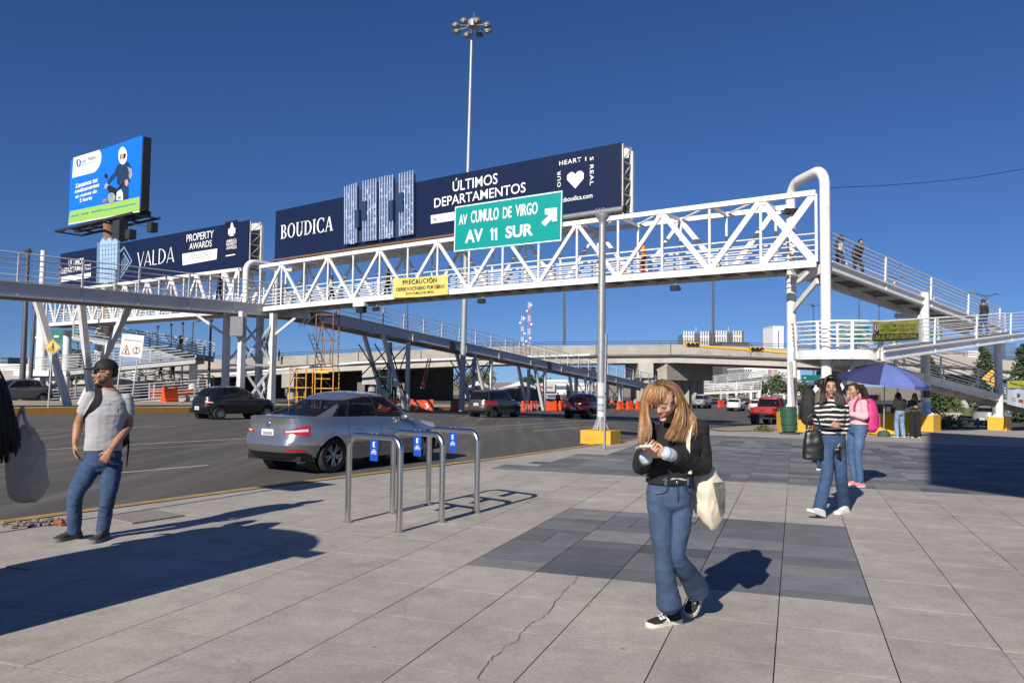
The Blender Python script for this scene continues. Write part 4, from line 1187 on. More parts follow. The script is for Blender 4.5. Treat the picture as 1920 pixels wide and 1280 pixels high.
b1, q1 = banner('yellow PRECAUCIÓN banner tied to the rails of the main span', ((737, 558), (840, 551.5), (839, 514), (737, 522)), Yl, Yr, yban)
q1.text(b1, 'PRECAUCIÓN', (755, 534), (819, 529), (755, 523), dkp, .01, 1.1)
q1.text(b1, 'CIERRE NOCTURNO POR OBRAS', (742.5, 545.5), (834, 540), (742.5, 539), dkp, .01)
q1.text(b1, 'EN AV CUMULO DE VIRGO', (761, 552.5), (813, 549), (761, 548), dkp, .004)
def t_mid(px):
  lo, hi = -2., 30.
  for _ in range(40):
    m = (lo + hi) / 2
    if proj(rp(m, RW + .17, 3.5))[0] < px: lo = m
    else: hi = m
  return lo
Ya, Yb = rp(t_mid(1634), RW + .17, 0).y, rp(t_mid(1724), RW + .17, 0).y
b2, q2 = banner('yellow and black banner on the rounded ramp rails reading USA EL PUENTE PEATONAL', ((1634, 640), (1722, 635.5), (1724, 599), (1636, 602)), Ya, Yb, M('lime_banner', (.46, .47, .06), .7, var=.1, scale=5))
q2.poly(b2, 'black_strip', [[(1634.5, 638.5), (1720.5, 634.5), (1720.5, 624.5), (1634.5, 626)]], dkp, .034)
ylp = M('lime_print', (.5, .52, .08), .6)
q2.text(b2, 'CIERRE TEMPORAL DE PASO', (1649, 614), (1716, 612), (1649, 608), dkp, .01, lift=.032)
q2.text(b2, 'PEATONAL A NIVEL DE PISO', (1649, 622.5), (1714, 620.5), (1649, 617), dkp, .01, lift=.032)
q2.text(b2, 'USA EL PUENTE PEATONAL', (1636, 637), (1718, 633), (1636, 628.5), ylp, .012, lift=.045)
q2.poly(b2, 'no_walking_ring', [[(1642.5 + 5 * math.cos(a), 614 + 8 * math.sin(a)) for a in [i * .35 for i in range(18)]]], M('red_print', (.45, .02, .015), .6), .015)
q2.poly(b2, 'no_walking_disc', [[(1642.5 + 3.8 * math.cos(a), 614 + 6.4 * math.sin(a)) for a in [i * .35 for i in range(18)]]], wprint, .02)
q2.poly(b2, 'walking_figure', [[(1642, 619), (1643.2, 619), (1644, 613), (1643.5, 609), (1641.5, 609), (1641.2, 613)]], dkp, .026)
b3, q3 = banner('yellow and pale map banner at the right edge behind the lower flight', ((1888, 757), (1960, 771), (1960, 712), (1888, 714)), 40.5, 43, M('pale_map_banner', (.55, .62, .68), .7, var=.15, scale=3))
q3.poly(b3, 'yellow_heading', [[(1888, 727), (1960, 727), (1960, 712), (1888, 714)]], MAT['lime_banner'], .03)
q3.text(b3, 'PASO PEATONAL', (1892, 724.5), (1940, 725), (1892, 721), dkp, .01, lift=.05)
q3.poly(b3, 'map_marks', [[(1905, 737), (1911, 738), (1911, 743), (1905, 742)], [(1895, 745), (1903, 747), (1903, 748.5), (1895, 746.5)], [(1908, 748), (1917, 750), (1917, 753), (1908, 751)]], MAT['red_print'], .05)

# ------------------------------------------------------------------ overpass and what lies beyond
ov_pts = [(-260, 706), (100, 690), (335, 677), (475, 671), (672, 661), (766, 657), (930, 650), (1058, 648), (1235, 646.5), (1290, 646.5), (1482, 653), (1745, 664), (1920, 678), (2200, 704)]
OVY = lambda px: 112 - (px - 960) * .004
ov = [at(x, y, OVY(x)) for x, y in ov_pts]
ovl = smooth_line(ov)
op = thing('overpass', 'long concrete overpass crossing the background on hammerhead piers', 'overpass', (ov[7].x, ov[7].y, gz(ov[7].x, ov[7].y)))
def sweep(line, prof): return [[p + Vector((0, dy, dz)) for dy, dz in prof] for p in line]
light_conc = M('pale_concrete', (.44, .42, .38), .85, var=.1, scale=.4, dirt=(.25, .23, .2), dirt_scale=.3, dirt_amt=.5)
MB().loft(sweep(ovl, [(0, 0), (.35, 0), (.35, -1.25), (0, -1.35)])).build('parapet', concrete, op, 30)
MB().loft(sweep(ovl, [(.25, -1.38), (13.6, -1.38), (13.6, -1.55), (.25, -1.55)])).build('deck', concrete, op, 30)
MB().loft(sweep(ovl, [(.75, -1.56), (1.6, -1.56), (1.6, -2.55), (.75, -2.55)])).build('girder', light_conc, op, 30)
for d in (4.2, 7.2, 10.2, 12.6): MB().loft(sweep(ovl, [(d, -1.56), (d + .8, -1.56), (d + .8, -2.55), (d, -2.55)])).build('girder', concrete, op, 30)
MB().loft(sweep(ovl, [(13.4, 0), (13.75, 0), (13.75, -1.3), (13.4, -1.3)])).build('parapet', concrete, op, 30)
for hz in (.28, .55): MB().tube([p + Vector((.15, .15, hz)) for p in ovl], .045, 5).build('rail', M('dark_rail', (.08, .08, .09), .5), op)
for i in range(0, len(ovl), 2): MB().bar(ovl[i] + Vector((.15, .15, -.1)), ovl[i] + Vector((.15, .15, .56)), .07).build('rail_post', MAT['dark_rail'], op)
for px in (560, 675, 800, 1000, 1130, 1259, 1420, 1600, 1760):
  i = min(range(len(ovl)), key=lambda k: abs(proj(ovl[k])[0] - px)); p = ovl[i]
  MB().box(p + Vector((0, .0, -.68)), (.12, .06, 1.36)).build('joint', M('joint_dark', (.09, .085, .08), .9), op)
for px in (240, 420, 640, 890, 1105, 1350, 1440):
  i = min(range(len(ovl)), key=lambda k: abs(proj(ovl[k])[0] - px)); p = ovl[i]
  MB().box(p + Vector((0, .74, -2.05)), (.14, .05, .98)).build('girder_joint', M('joint_light', (.5, .48, .44), .9), op)
# white drain pipe along the girder
MB().tube([at(420, 703, 110), at(480, 697, 110), at(672, 680, 110), at(770, 676, 110), at(900, 671.5, 110), at(1105, 665.5, 110)], .18, 8).build('drain_pipe', white, op, 60)
for px, w in ((350, 1.6), (524, 1.8), (690, 2.1), (1217, 2.1), (1600, 2.0), (1860, 2.0)):
  i = min(range(len(ovl)), key=lambda k: abs(proj(ovl[k])[0] - px)); p = ovl[i]; g = gz(p.x, p.y)
  MB().box((p.x, p.y + 6.9, p.z - 3.62), (w, 13.4, 2.1)).build('pier_cap', light_conc if px in (690, 1217) else concrete, op)
  for k in range(5):
    MB().tube([(p.x + .3, p.y + 1.3 + k * 2.8, g - .3), (p.x + .3, p.y + 1.3 + k * 2.8, p.z - 4.5)], .62, 14).build('pier_column', concrete, op, 60)
# broad pier wall right of the woman: row of columns under a deep crosshead
cA, cB = at(1232, 690, 113), at(1318, 690, 121)
g = gz(cA.x, cA.y)
MB().bar(Vector((cA.x, cA.y, cA.z + .1)), Vector((cB.x, cB.y, cA.z + .1)), 3.5, 3.6).build('crosshead', concrete, op)
for k in range(6):
  q = cA.lerp(cB, (k + .5) / 6)
  MB().box((q.x, q.y, (g + cA.z) / 2 - .9), (1.0, 1.6, cA.z - g)).build('pier_column', concrete, op)

# retaining wall with openings below the left half of the overpass
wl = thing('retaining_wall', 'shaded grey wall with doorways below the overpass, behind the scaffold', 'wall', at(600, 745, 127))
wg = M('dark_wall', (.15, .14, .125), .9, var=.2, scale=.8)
a, b = at(330, 700, 130), at(850, 700, 126)
zg = gz(a.x, a.y) - .3; zt = 4.4
cuts = [.0, .22, .25, .40, .43, .66, .69, .80, .83, 1.0]
for i in range(len(cuts) - 1):
  p, q = a.lerp(b, cuts[i]), a.lerp(b, cuts[i + 1])
  lo = zg if i % 2 == 0 else 1.2
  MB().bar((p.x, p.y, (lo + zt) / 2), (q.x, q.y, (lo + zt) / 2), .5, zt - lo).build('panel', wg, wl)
MB().bar((a.x, a.y + .1, zt + .2), (b.x, b.y + .1, zt + .2), .7, .3).build('coping', concrete, wl)

# ---- high mast light
hm0, hm1 = at(866, 735, 60), at(885, 52, 60)
hm0.z = gz(hm0.x, hm0.y)
hm = thing('high_mast_light', 'very tall grey mast with a ring of round floodlights', 'high mast light', hm0)
MB().tube([hm0, hm0.lerp(hm1, .5), hm1], [.24, .17, .10], 14).build('mast', M('pale_galvanised', (.36, .37, .39), .45, .3), hm, 60)
MB().lathe(hm1 + Vector((.15, 0, -.1)), [(.25, 0), (.5, .1), (.55, .5), (.4, .7), (.05, .8)], 14).build('hub_hood', MAT['pale_galvanised'], hm, 40)
MB().tube([hm1 + Vector((.15, 0, .7)), hm1 + Vector((.15, 0, 1.2))], .03, 5).build('lightning_rod', galv, hm)
lampm = M('lamp_housing', (.22, .20, .18), .5, .2)
for k in range(8):
  an = k * math.pi / 4 + .35; d = Vector((math.cos(an), math.sin(an), 0)); c = hm1 + d * 1.32 + Vector((0, 0, .0))
  ar = MB().tube([hm1 + d * .2 + UPV * .1, c], .05, 6).build('lamp_arm', galv, hm)
  MB().lathe(c - UPV * .05, [(.30, -.10), (.32, -.02), (.27, .10), (.16, .18), (.08, .26)], 12).build('floodlight', lampm, hm, 40)
  MB().lathe(c - UPV * .2, [(.27, -.02), (.27, .02)], 12).build('lamp_glass', M('lamp_glass', (.12, .11, .10), .2), hm)

# ---- slim lamp posts
def lamp_post(label, x0, y0, x1, y1, Y, r=.1, arms=0, base=None, grp='slim lamp posts'):
  a, b = at(x0, y0, Y), at(x1, y1, Y)
  if base is None: a.z = gz(a.x, a.y) - .2
  root = thing('lamp_post', label, 'lamp post', a, group=grp)
  MB().tube([a, b], [r, r * .55], 8).build('pole', M('lamp_post_grey', (.10, .10, .11), .5, .3), root, 60)
  for k in range(arms):
    an = k * 2 * math.pi / arms + .2; d = Vector((math.cos(an), .4 * math.sin(an), 0))
    MB().tube([b, b + d * (r * 9) + UPV * r * 2.5], r * .45, 6).build('arm', MAT['lamp_post_grey'], root)
    MB().box(b + d * (r * 11) + UPV * r * 2.6, (r * 5, r * 2.4, r * .8)).build('lantern', lampm, root)
  if not arms: MB().lathe(b - UPV * r, [(r * .8, 0), (r * 1.3, r), (r * .3, r * 2)], 8).build('cap', MAT['lamp_post_grey'], root)
  return root
lamp_post('bare grey pole rising left of the leftmost ramp strut', 40, 756, 53, 470, 55, .22)
lamp_post('second grey pole, between the leftmost ramp strut and its neighbour pole', 54, 752, 66, 575, 58, .17)
for i, (x0, y0, x1, y1, Y, lb) in enumerate(((292, 700, 296, 612, 90, 'far grey pole seen between the truss and the far ramp, leftmost'), (319, 740, 321, 608, 90, 'far grey pole seen between the truss and the far ramp, second from the left'), (341, 715, 343, 606, 90, 'far grey pole seen between the truss and the far ramp, third from the left'), (390, 728, 396, 600, 70, 'grey pole at the right end of the far ramp'))):
  lamp_post(lb, x0, y0, x1, y1, Y, .16)
lamp_post('grey pole with a lamp head beside the far ramp landing', 358, 668, 362, 604, 85, .14, 1)
lamp_post('thin dark pole standing on the overpass left of the sign pole', 1058, 646, 1058, 520, 114, .2, base=1)
lamp_post('thin dark pole standing on the overpass between the twin towers', 1337, 646, 1337, 505, 114, .22, base=1)
lamp_post('thin dark pole rising behind the descending ramp under the yellow banner', 764, 655, 764, 560, 114, .14, base=1)
lamp_post('thin dark pole seen below the upper ramp flight, left', 1611, 660, 1611, 556, 114, .14, base=1)
lamp_post('thin dark pole seen below the upper ramp flight, right', 1649, 660, 1648, 574, 114, .12, base=1)
lamp_post('small far mast with three lamps left of the portal column', 1525, 690, 1525, 574, 180, .22, 3)
lamp_post('two armed lamp post behind the man in the dark jacket', 1850, 700, 1849, 556, 90, .15, 2)
lamp_post('two armed lamp post behind the upper flight rails', 1682, 690, 1681, 523, 90, .13, 2)

# ---- antenna towers
for i, (px, w, yt, Y, lb) in enumerate(((991, 4.4, 566, 330, 'taller red and white lattice antenna tower left of the sign pole'), (978.5, 4.0, 592, 330, 'shorter red and white antenna tower beside the taller one'))):
  b0, b1 = at(px, 690, Y), at(px, yt, Y)
  root = thing('antenna_tower', lb, 'antenna tower', b0, group='antenna towers')
  hw = .42; nseg = 10
  mats = (M('tower_red', (.42, .10, .07), .6), M('tower_white', (.62, .62, .62), .6))
  for s in range(nseg):
    o = MB(); z0 = b0.z + (b1.z - b0.z) * s / nseg; z1 = b0.z + (b1.z - b0.z) * (s + 1) / nseg
    for kx in (-1, 1):
      for ky in (-1, 1): o.bar((b0.x + kx * hw, b0.y + ky * hw, z0), (b0.x + kx * hw, b0.y + ky * hw, z1), .16)
      o.bar((b0.x - hw * kx, b0.y - hw, z0), (b0.x + hw * kx, b0.y - hw, z1), .12)
    o.build('lattice_section', mats[s % 2], root)
  for z, dx in ((.95, .8), (.86, -.9), (.66, 1.0), (.45, .6), (.40, -1.1), (.3, .9)):
    c = Vector((b0.x + dx, b0.y - .8, b0.z + (b1.z - b0.z) * z))
    MB().lathe(c, [(.15, -.15), (.42, 0), (.45, .2), (.25, .3)], 10, (Vector((1, 0, 0)), Vector((0, 0, 1)), Vector((0, -1, 0)))).build('dish', wprint, root, 40)

# ---- far buildings
finw = M('facade_white', (.62, .61, .58), .7, var=.08, scale=.2); glassb = M('facade_glass', (.10, .15, .22), .15, var=.5, scale=.12, spec=.8); corem = M('facade_core', (.09, .09, .10), .6)
def fin_tower(label, x0, x1, yt, Y, core):
  a, b = at(x0, yt, Y), at(x1, yt, Y); g = -3.0; W = b.x - a.x; D = 18.
  root = thing('office_tower', label, 'building', ((a.x + b.x) / 2, Y, g), group='far towers')
  MB().box(((a.x + b.x) / 2, Y + D / 2, (a.z + g) / 2 - 1.2), (W - .6, D, a.z - g - 2.4)).build('glazing', glassb, root)
  n = 11
  for i in range(n):
    x = a.x + W * (i + .5) / n
    if core[0] < (i + .5) / n < core[1]: continue
    MB().box((x, Y - .35, (a.z + g) / 2), (W / n * .46, .9, a.z - g)).build('fin', finw, root)
  MB().box((a.x + W * (core[0] + core[1]) / 2, Y - .3, (a.z + g) / 2 - .8), (W * (core[1] - core[0]), 1.4, a.z - g - 1.6)).build('core', corem, root)
  MB().box(((a.x + b.x) / 2, Y + .2, a.z - 4.2), (W, 1.0, 1.1)).build('cornice', finw, root)
  for z in range(6): MB().box(((a.x + b.x) / 2, Y - .06, g + (a.z - g) * (.2 + .11 * z)), (W * .98, .3, .7)).build('floor_slab', finw, root)
  MB().box((b.x + .8, Y + D / 2, (a.z + g) / 2), (1.4, D, a.z - g)).build('side_wall', corem, root)
  MB().tube([((a.x + b.x) / 2, Y, a.z), ((a.x + b.x) / 2, Y, a.z + 3)], .2, 5).build('antenna', finw, root)
fin_tower('left of the twin finned white office towers above the overpass', 1280, 1330, 620.5, 600, (.42, .62))
fin_tower('right of the twin finned white office towers above the overpass', 1340.5, 1391, 619.5, 600, (.44, .64))
def plain_block(label, x0, x1, yt, Y, mat, D=20., slit=None, bands=0, bm=None, g=-3.0, name='building'):
  a, b = at(x0, yt, Y), at(x1, yt, Y); W = b.x - a.x
  root = thing(name, label, 'building', ((a.x + b.x) / 2, Y, g))
  MB().box(((a.x + b.x) / 2, Y + D / 2, (a.z + g) / 2), (W, D, a.z - g)).build('walls', mat, root)
  MB().box(((a.x + b.x) / 2, Y + D / 2, a.z + .25), (W + .4, D + .4, .5)).build('roof_edge', bm or mat, root)
  if slit: MB().box((a.x + W * slit, Y - .05, a.z - (a.z - g) * .5), (W * .1, .3, (a.z - g) * .9)).build('window', glassb, root)
  for i in range(bands):
    z = g + (a.z - g) * (i + .6) / (bands + .2)
    MB().box(((a.x + b.x) / 2, Y - .06, z), (W * .96, .25, (a.z - g) / (bands + 1) * .5)).build('window', glassb, root)
  return root
plain_block('plain white slab tower with one slit window left of the portal', 1449.5, 1469, 612.5, 500, M('white_tower', (.80, .80, .80), .6, var=.02), slit=.5)
plain_block('blue glass tower seen right of the cypress', 1885, 1905, 645, 420, M('blue_glass', (.10, .19, .32), .2, var=.3, scale=.1, spec=.8), bands=5)
plain_block('grey podium left of the blue glass tower', 1856, 1869, 664, 380, corem, bands=3)
plain_block('low white block above the overpass at the right', 1815, 1838, 660, 300, finw, bands=1)
plain_block('dark office block on the left horizon', 1.5, 15.5, 671, 500, M('dark_office', (.06, .07, .09), .4, var=.2), bands=6)
plain_block('long low white hall on the left horizon', -60, 60, 684, 260, M('hall_white', (.68, .68, .67), .7), bands=0)
plain_block('dark flat roof block on the overpass skyline', 1354, 1405, 643, 330, corem, g=2)
bw = plain_block('white shop hall with red sign letters beyond the overpass', 1396, 1500, 692, 260, M('shop_white', (.74, .74, .74), .6, var=.04), bands=0)
qa, qb = at(1440, 700, 259.8), at(1456, 694, 259.8)
for i, (u0, u1) in enumerate(((0, .3), (.4, .62), (.72, 1))): MB().box((qa.x + (qb.x - qa.x) * (u0 + u1) / 2, 259.6, qb.z - .5), ((qb.x - qa.x) * (u1 - u0), .3, 1.4 - .4 * (i == 1))).build('sign_letter', M('red_letter', (.5, .02, .02), .5), bw)
MB().box(at(1445, 702.5, 259.7), (4.5, .3, .7)).build('sign_letter', gprint, bw)
# market hall, shops under and past the overpass
plain_block('white shop front with a dark window band behind the orange barriers', 1025, 1062, 716, 150, M('shop_pale', (.66, .65, .63), .6), D=10, bands=2, g=-2)
plain_block('pale low shop between ramp piers and the sign pole', 1062, 1115, 722, 160, finw, D=10, bands=1, g=-2)
qa = at(1021, 726, 149.6)
r_ = thing('shop_sign', 'grey curved shop sign with red lettering beyond the maroon car', 'shop sign', qa)
MB().box(qa, (4.0, .4, 1.6)).build('panel', M('sign_grey', (.45, .45, .46), .5), r_)
MB().box(qa + Vector((-.7, -.3, .1)), (1.3, .1, .4)).build('red_letters', MAT['red_letter'], r_); MB().box(qa + Vector((.8, -.3, .1)), (1.3, .1, .35)).build('dark_letters', gprint, r_)
tentm = M('tent_canvas', (.80, .79, .77), .7, var=.03)
for i, (x0, x1, yt, lb) in enumerate(((864, 930, 711, 'white tensile canopy roof behind the dark minivan, left'), (932, 1022, 712, 'white tensile canopy roof behind the dark minivan, right'))):
  a, b = at(x0, 728, 135), at(x1, 728, 135); zt = at(x0, yt, 135).z
  root = thing('canopy_tent', lb, 'canopy', ((a.x + b.x) / 2, 135, -1.4), group='white canopy roofs')
  n, m = 14, 8; f = []
  for j in range(m + 1):
    row = []
    for k in range(n + 1):
      u, v = k / n * 2 - 1, j / m * 2 - 1
      hgt = (1 - abs(u)) ** 1.3 * (1 - .6 * abs(v)) 
      row.append(Vector(((a.x + b.x) / 2 + u * (b.x - a.x) / 2, 135 + (v + 1) * 4, a.z + (zt - a.z) * hgt)))
    f.append(row)
  MB().grid(f).build('canvas', tentm, root, 180)
  for k in (a.x, (a.x + b.x) / 2, b.x): MB().tube([(k, 135.2, -1.5), (k, 135.2, a.z)], .08, 6).build('pole', galv, root)
  MB().box(((a.x + b.x) / 2, 143.5, (a.z - 1.5) / 2), ((b.x - a.x) * .95, .2, a.z + 1.4)).build('back_screen', M('stall_screen', (.42, .44, .46), .7, var=.3, scale=.7), root)

# ---- trees
leafm = [M('leaf_dark', (.045, .065, .022), .7, var=.4, scale=1.5), M('leaf_mid', (.075, .105, .035), .7, var=.4, scale=1.5), M('leaf_olive', (.12, .13, .05), .7, var=.4, scale=1.5), M('leaf_cypress', (.032, .060, .022), .75, var=.4, scale=3)]
bark = M('bark', (.10, .075, .05), .9, var=.3, scale=6, bump=.5, bscale=20)
def tree(label, px, py_base, py_top, Y, rw, kind=0, n=1500, leaf=.35, seed=1, name='tree', cat='tree', grp='trees beyond the overpass', col=False):
  r = random.Random(seed)
  b0 = at(px, py_base, Y); t0 = at(px, py_top, Y); g = gz(b0.x, b0.y) - .2 if b0.z < 3 else b0.z
  H = t0.z - g
  root = thing(name, label, cat, (b0.x, Y, g), group=grp)
  o = MB(); tr = .018 * H + .06
  o.tube([(b0.x, Y, g), (b0.x + r.uniform(-.1, .1), Y, g + H * .35), (b0.x + r.uniform(-.2, .2), Y, g + H * .75)], [tr, tr * .8, tr * .3], 8)
  cl = []
  nc = 13
  for i in range(nc):
    if col: c = Vector((b0.x + r.uniform(-.12, .12) * rw, Y + r.uniform(-.12, .12) * rw, g + H * (.08 + .86 * i / (nc - 1)))); R_ = rw * (.98 if i < nc * .55 else max(.16, (nc - i) / (nc * .45)))
    else:
      an = r.uniform(0, 6.28); q = r.uniform(.15, .78)
      c = Vector((b0.x + math.cos(an) * rw * q, Y + math.sin(an) * rw * q, g + H * r.uniform(.42, .86))); R_ = rw * r.uniform(.34, .52)
      o.tube([(b0.x, Y, g + H * r.uniform(.25, .45)), c.lerp(Vector((b0.x, Y, g + H * .5)), .4), c], [tr * .5, tr * .3, tr * .12], 5)
    cl.append((c, R_))
  o.build('trunk', bark, root, 60)
  L = MB()
  for i in range(n):
    c, R_ = cl[i % nc]
    d = Vector((r.gauss(0, 1), r.gauss(0, 1), r.gauss(0, 1))).normalized() * (R_ * r.uniform(.45, 1.08))
    p = c + Vector((d.x, d.y, d.z * (.85 if not col else 1.3)))
    u = Vector((r.gauss(0, 1), r.gauss(0, 1), r.gauss(0, 1))).normalized(); v = u.orthogonal().normalized(); s = leaf * r.uniform(.5, 1.2)
    L.add([p - u * s * .5, p + v * s * .32, p + u * s * .5, p - v * s * .32], [(0, 1, 2, 3)])
  me = bpy.data.meshes.new('crown'); inv = WM[root.name].inverted()
  me.from_pydata([tuple(inv @ q) for q in L.v], [], L.f)
  tag(link('crown', me, leafm[kind], root), kind='stuff')
  return root
tree('tall dark cypress in front of the overpass at the right', 1847, 756, 646, 62, 1.0, 3, 3600, .30, 5, 'cypress_tree', grp='cypress trees', col=True)
tree('cypress at the right picture edge', 1919, 756, 640, 64, 1.0, 3, 3000, .30, 6, 'cypress_tree', grp='cypress trees', col=True)
tree('cypress half hidden behind the middle ramp column', 1748, 750, 668, 66, .9, 3, 2600, .30, 7, 'cypress_tree', grp='cypress trees', col=True)
for i, (px, pb, pt, Y, rw, kd, lb) in enumerate(((1447, 752, 703, 150, 3.3, 1, 'round green tree behind the red pickup'), (1489, 752, 712, 150, 3.0, 0, 'dark tree beside the portal column behind the red pickup'), (1415, 752, 718, 170, 2.8, 0, 'low dark tree left of the round green tree'), (1340, 750, 729, 190, 3.0, 2, 'low olive tree behind the white hatchback'), (1375, 750, 727, 190, 2.5, 1, 'small bush like tree right of the grey pickup'),
  (895, 742, 690, 160, 4.2, 2, 'pale green tree above the left canopy roof'), (872, 742, 698, 165, 3.2, 1, 'green tree beside the high mast foot'), (1010, 742, 706, 165, 3.6, 0, 'dark green tree above the right canopy roof'), (985, 742, 708, 170, 2.5, 0, 'small dark tree between the canopy roofs'),
  (133, 735, 650, 95, 2.4, 0, 'dark leafy tree behind the yellow warning sign'), (1535, 752, 722, 130, 2.6, 0, 'dark tree behind the vendor stall'), (1775, 772, 733, 75, 1.4, 1, 'green shrub tree behind the middle ramp column'))):
  tree(lb, px, pb, pt, Y, rw, kd, 1500, .5 if Y > 100 else .3, 20 + i)
def bush(label, px, py, Y, rw, h, kind, seed, n=900, leaf=.16):
  r = random.Random(seed); b0 = at(px, py, Y); g = gz(b0.x, b0.y) - .05
  root = thing('shrub', label, 'shrub', (b0.x, Y, g), group='shrubs by the side street')
  o = MB()
  for k in range(6): o.tube([(b0.x, Y, g), (b0.x + r.uniform(-.5, .5) * rw, Y + r.uniform(-.5, .5) * rw, g + h * .7)], [.03, .01], 5)
  o.build('stems', bark, root)
  L = MB()
  for i in range(n):
    d = Vector((r.gauss(0, .5) * rw, r.gauss(0, .5) * rw, 0)); z = h * r.uniform(.05, 1) * max(.3, 1 - (d.length / rw) ** 2 * .5)
    p = Vector((b0.x, Y, g + z)) + d; u = Vector((r.gauss(0, 1), r.gauss(0, 1), r.gauss(0, 1) + .5)).normalized(); v = u.orthogonal().normalized(); s = leaf * r.uniform(.5, 1.3)
    L.add([p - u * s * .5, p + v * s * .25, p + u * s * .5, p - v * s * .25], [(0, 1, 2, 3)])
  me = bpy.data.meshes.new('foliage'); inv = WM[root.name].inverted(); me.from_pydata([tuple(inv @ q) for q in L.v], [], L.f)
  tag(link('foliage', me, leafm[kind], root), kind='stuff')
bush('leafy shrub right of the stall beside the middle column', 1762, 795, 45, 1.0, 1.1, 1, 3); bush('low dry bush left of the silver parked car', 1785, 780, 52, 1.3, .8, 2, 4)
bush('small tuft of weeds by the kerb near the green bin', 1432, 799, 30.5, .35, .3, 2, 5, 250, .14)

# ---- far white footbridge under the overpass
fb = thing('far_footbridge', 'distant white footbridge with ramps seen under the overpass', 'footbridge', at(1400, 740, 170))
straight_ramp(fb, at(1306, 722, 150), at(1440, 706, 165), 2.5, .6, 1.3, 4, white, 4, plates=False, rr=.06)
straight_ramp(fb, at(1440, 706, 165), at(1500, 712, 170), 2.5, .6, 1.3, 4, white, 4, plates=False, rr=.06)
straight_ramp(fb, at(1306, 734, 148), at(1420, 729, 152), 2.5, .5, 1.3, 4, white, 4, plates=False, rr=.06)
for px, yt, Y in ((1352, 719, 154), (1364, 719, 155), (1381, 716, 156), (1408, 712, 160), (1424, 710, 163), (1442, 708, 165), (1470, 710, 168)):
  a = at(px, yt, Y); MB().tube([(a.x, a.y, -1.6), a], .28, 8).build('column', white, fb, 60)
for (x0, y0, x1, y1) in ((1418, 745, 1432, 712), (1449, 745, 1438, 712), (1470, 742, 1482, 714)): MB().bar(at(x0, y0, 163), at(x1, y1, 163), .3).build('strut', white_shade, fb)
o = MB()
for i in range(11):
  a = at(1357 + i * 4.2, 712 - i * .2, 175); MB().bar(a, a + Vector((1.2, 0, 2.1)), .25).build('fin', corem, fb)

# ---- gantry signs in the distance
def green_panel(label, x0, x1, y0, y1, Y, post_x=None, bars=(), dy=0):
  a, b = at(x0, y1, Y), at(x1, y0, Y)
  root = thing('direction_sign', label, 'road sign', (a.x, Y, gz(a.x, Y)))
  MB().box(((a.x + b.x) / 2, Y, (a.z + b.z) / 2), (b.x - a.x, .12, b.z - a.z)).build('panel', M('far_sign_green_shaded', (.0, .13, .10), .5), root)  # sign green darkened, so shade is part of its colour
  for px in ((post_x,) if post_x else (x0 + 3, x1 - 3)):
    p = at(px, y0, Y); MB().tube([(p.x, Y + .3, gz(p.x, Y) - .2), (p.x, Y + .3, b.z)], .12, 8).build('post', galv, root)
  for (u0, u1, v) in bars: MB().box((a.x + (b.x - a.x) * (u0 + u1) / 2, Y - .08, a.z + (b.z - a.z) * v), ((b.x - a.x) * (u1 - u0), .03, (b.z - a.z) * .14)).build('lettering', wprint, root)
green_panel('wide green overhead sign behind the far ramp at the left', 57, 147, 619, 642, 100, bars=((.06, .14, .4), (.5, .6, .5), (.7, .9, .45)))
green_panel('green road sign seen through the landing rails left of the banner', 1570, 1629, 612, 639, 60, 1547, bars=((.2, .55, .45), (.62, .9, .45)))
green_panel('small green road sign right of the middle column behind the ramp rails', 1739, 1766, 616, 634, 60, 1738, bars=((.1, .5, .35),))
green_panel('green road sign below the landing beside the portal column', 1503, 1541, 703, 713, 80, 1548, bars=((.1, .2, .5),))
green_panel('green roadside board behind the maroon car', 1080, 1117, 688, 702, 118, bars=())

# ---- traffic signals on a yellow arm
ta_, tb_ = at(1288, 648, 62), at(1491, 661, 56)
ts = thing('traffic_signal', 'yellow mast arm carrying two horizontal traffic signals before the overpass', 'traffic signal', (tb_.x, tb_.y, gz(tb_.x, tb_.y)))
ym = M('signal_yellow', (.68, .36, .02), .45, var=.06)
MB().tube([(tb_.x, tb_.y, gz(tb_.x, tb_.y) - .1), (tb_.x, tb_.y, tb_.z - .6), tb_ + Vector((-.5, .2, .0)), ta_.lerp(tb_, .5), ta_], [.14, .13, .11, .09, .07], 10).build('mast_arm', ym, ts, 60)
for px in (1297.5, 1418):
  k = (px - 1288) / 203; c = ta_.lerp(tb_, k); c = at(px, 646.5 if px < 1350 else 655, c.y - .45)
  hd = MB().box(c, (1.02, .3, .36)).build('signal_head', ym, ts)
  for i in range(3):
    q = c + Vector((-.33 + i * .33, -.17, 0))
    MB().lathe(q, [(.14, 0), (.15, .14), (.13, .14), (.12, .02)], 12, (Vector((1, 0, 0)), Vector((0, 0, 1)), Vector((0, -1, 0)))).build('visor', M('signal_lens', (.03, .022, .012), .3), hd)

# overhead wire
wr = thing('overhead_wire', 'thin dark cable running from the portal top to the right edge', 'cable', at(1556, 352, 29))
wp = [at(1556, 352, 29), at(1640, 349, 30), at(1740, 342, 31), at(1830, 332, 32), at(1960, 310, 33)]
MB().tube(wp, .012, 5).build('cable', black, wr)

# ------------------------------------------------------------------ street furniture
def pos(px, py, dz=0): 
  p = G(px, py, dz); return Vector((p.x, p.y, gz(p.x, p.y) + dz))
